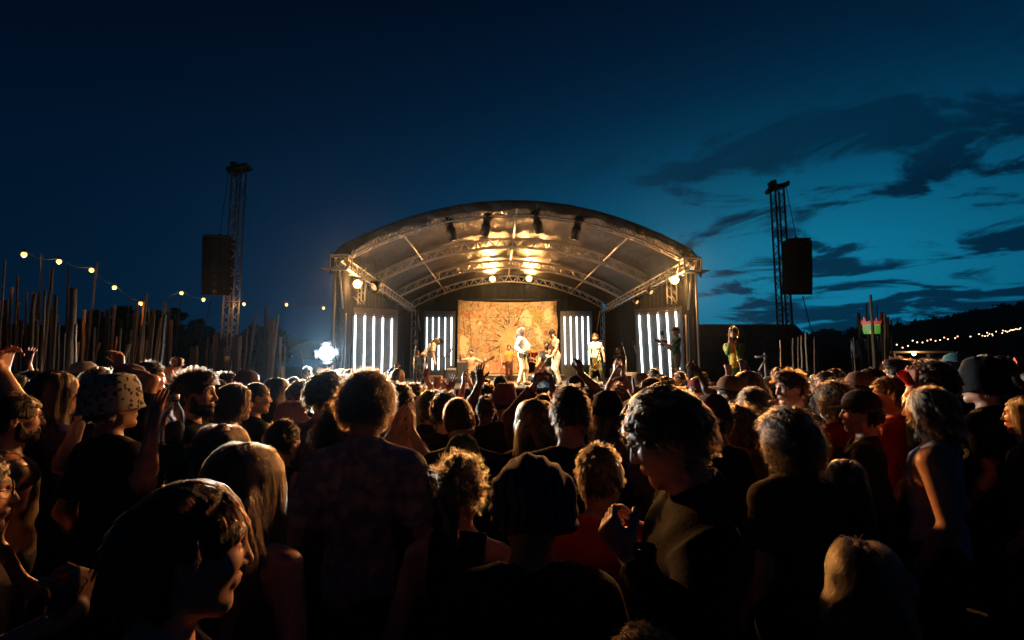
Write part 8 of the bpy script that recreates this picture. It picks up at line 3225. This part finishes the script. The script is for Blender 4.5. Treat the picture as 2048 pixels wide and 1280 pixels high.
while nfill < 150 and tries < 9000:
    tries += 1
    d = rng.choice([rng.uniform(2.8, 5.5), rng.uniform(3.4, 8), rng.uniform(5, 12.6)])
    px = rng.uniform(-30, 2080)
    if px > 1450 and rng.random() < 0.4:
        d = rng.uniform(5, 17)
    if px < 420:
        d = min(d, 7.8)
    if 420 < px < 620 and d > 12:
        continue
    hgt = rng.uniform(1.56, 1.83)
    if d < 5:
        hgt = min(hgt, 1.72)
    if 470 < px < 720 and d < 9:
        hgt = 1.54 + (hgt - 1.56) * 0.3
    py = 730 + (CAMZ - hgt) / d * F
    if 800 < px < 1270:
        if d > 6.3:
            continue
        hgt = 1.52 + (hgt - 1.56) * 0.4
        py = 730 + (CAMZ - hgt) / d * F
    x = at(px, py, d).x
    mind = 0.44 if d < 6 else 0.52
    if any((x - a) ** 2 + (d - c2) ** 2 < mind * mind for a, c2 in placed):
        continue
    if 14 - 0.5 < d and abs(x) < 6.3:
        continue
    hwf = 110 / d
    if any(d < hd and abs(px - hx) < 0.85 * (hwf + 80 / hd) and hy < py + 260 / d for hx, hy, hd, _ in HPX):
        continue
    hs, hn = rng.choice(HSTY)
    hc, hcn = rng.choice(HCOL)
    sc_, scn = rng.choice(SCOL)
    hat = rng.random() < 0.15
    rel = min(anch, key=lambda a: abs(a[0] - px))
    off = px - rel[0]
    relt = ('just left of ' if off < -9 else 'just right of ' if off > 9 else 'in line with ') + rel[1]
    dist = 'near' if d < 4.6 else 'mid-distance' if d < 7.5 else 'distant'
    if hat:
        hk, hkn = rng.choice(HATS)
        htc, htn = rng.choice(HTC)
        lab = '%s person, %s %s, %s shirt, %s' % (dist, htn, hkn, scn, relt)
    else:
        hk, htc = None, black
        lab = '%s person, %s %s hair, %s shirt, %s' % (dist, hn, hcn, scn, relt)
    if lab in used:
        continue
    used.add(lab)
    sk_ = rng.choice([fair, fair, tan_, (0.56, 0.34, 0.24), brn])
    fem = hs in ('long', 'bob', 'bun', 'ponytail')
    base = at(px, py, d)
    face = math.degrees(math.atan2(base.x - 0.2 - rng.uniform(-2, 2), 16.5 - d)) if d < 15 else 70
    rot = face + rng.gauss(0, 12)
    rot = round(rot, 1)
    yaw = rng.choice([0, 0, 0, 22, -22])
    pit = rng.choice([0, 0, -5, 12])
    lod = 2 if d < 4.2 else 3
    extra = {}
    rr_ = rng.random()
    if rr_ < 0.06 and 3.2 < d < 9 and (600 < px < 840 or 1290 < px < 1600):
        sd = rng.choice('LR')
        sx = 1 if sd == 'R' else -1
        extra = dict(arms={sd: dict(w=(sx * rng.uniform(0.10, 0.28), 0.16, rng.uniform(1.72, 1.88)), fd=(0, 0.1, 1), n=(0, 1, 0), shape=rng.choice(['open', 'spread', 'fist', 'relaxed']), pole=(sx, 0, -0.3))})
        yaw = pit = 0
    if d > 4.6 and not extra:
        yaw, pit = rng.choice([(0, 0), (22, 0), (0, 12)])
    crowd(lab, px, py, d, rot=rot, yaw=yaw, pitch=pit, hair=hs, hairc=hc, hseed=rng.randint(0, 2), hat=hk, hatc=htc, shirt=sc_, sleeve=rng.choice(['short', 'short', 'short', 'long', 'long', 'tank']) if d < 6 else 'short', skin=sk_, build='f' if fem else 'm', lod=lod, **extra)
    placed.append((x, d))
    nfill += 1
print('fillers', nfill, 'tries', tries)
# ==================================================================== smoke-machine haze hanging in the night air
hm = bpy.data.materials.new('night_haze')
hm.use_nodes = True
t = NT(hm.node_tree)
t.n.clear()
pv = t.node('ShaderNodeVolumePrincipled')
pv.inputs['Color'].default_value = (0.55, 0.80, 1.0, 1)
pv.inputs['Density'].default_value = 0.00017
pv.inputs['Anisotropy'].default_value = 0.90
mo = t.node('ShaderNodeOutputMaterial')
t.l.new(pv.outputs[0], mo.inputs['Volume'])
hb = MB().box((0, 180, 21), (1900, 2000 * 0.9, 44))
tag(hb.build('haze', hm), 'thin stage haze hanging over the field', 'haze', kind='stuff')
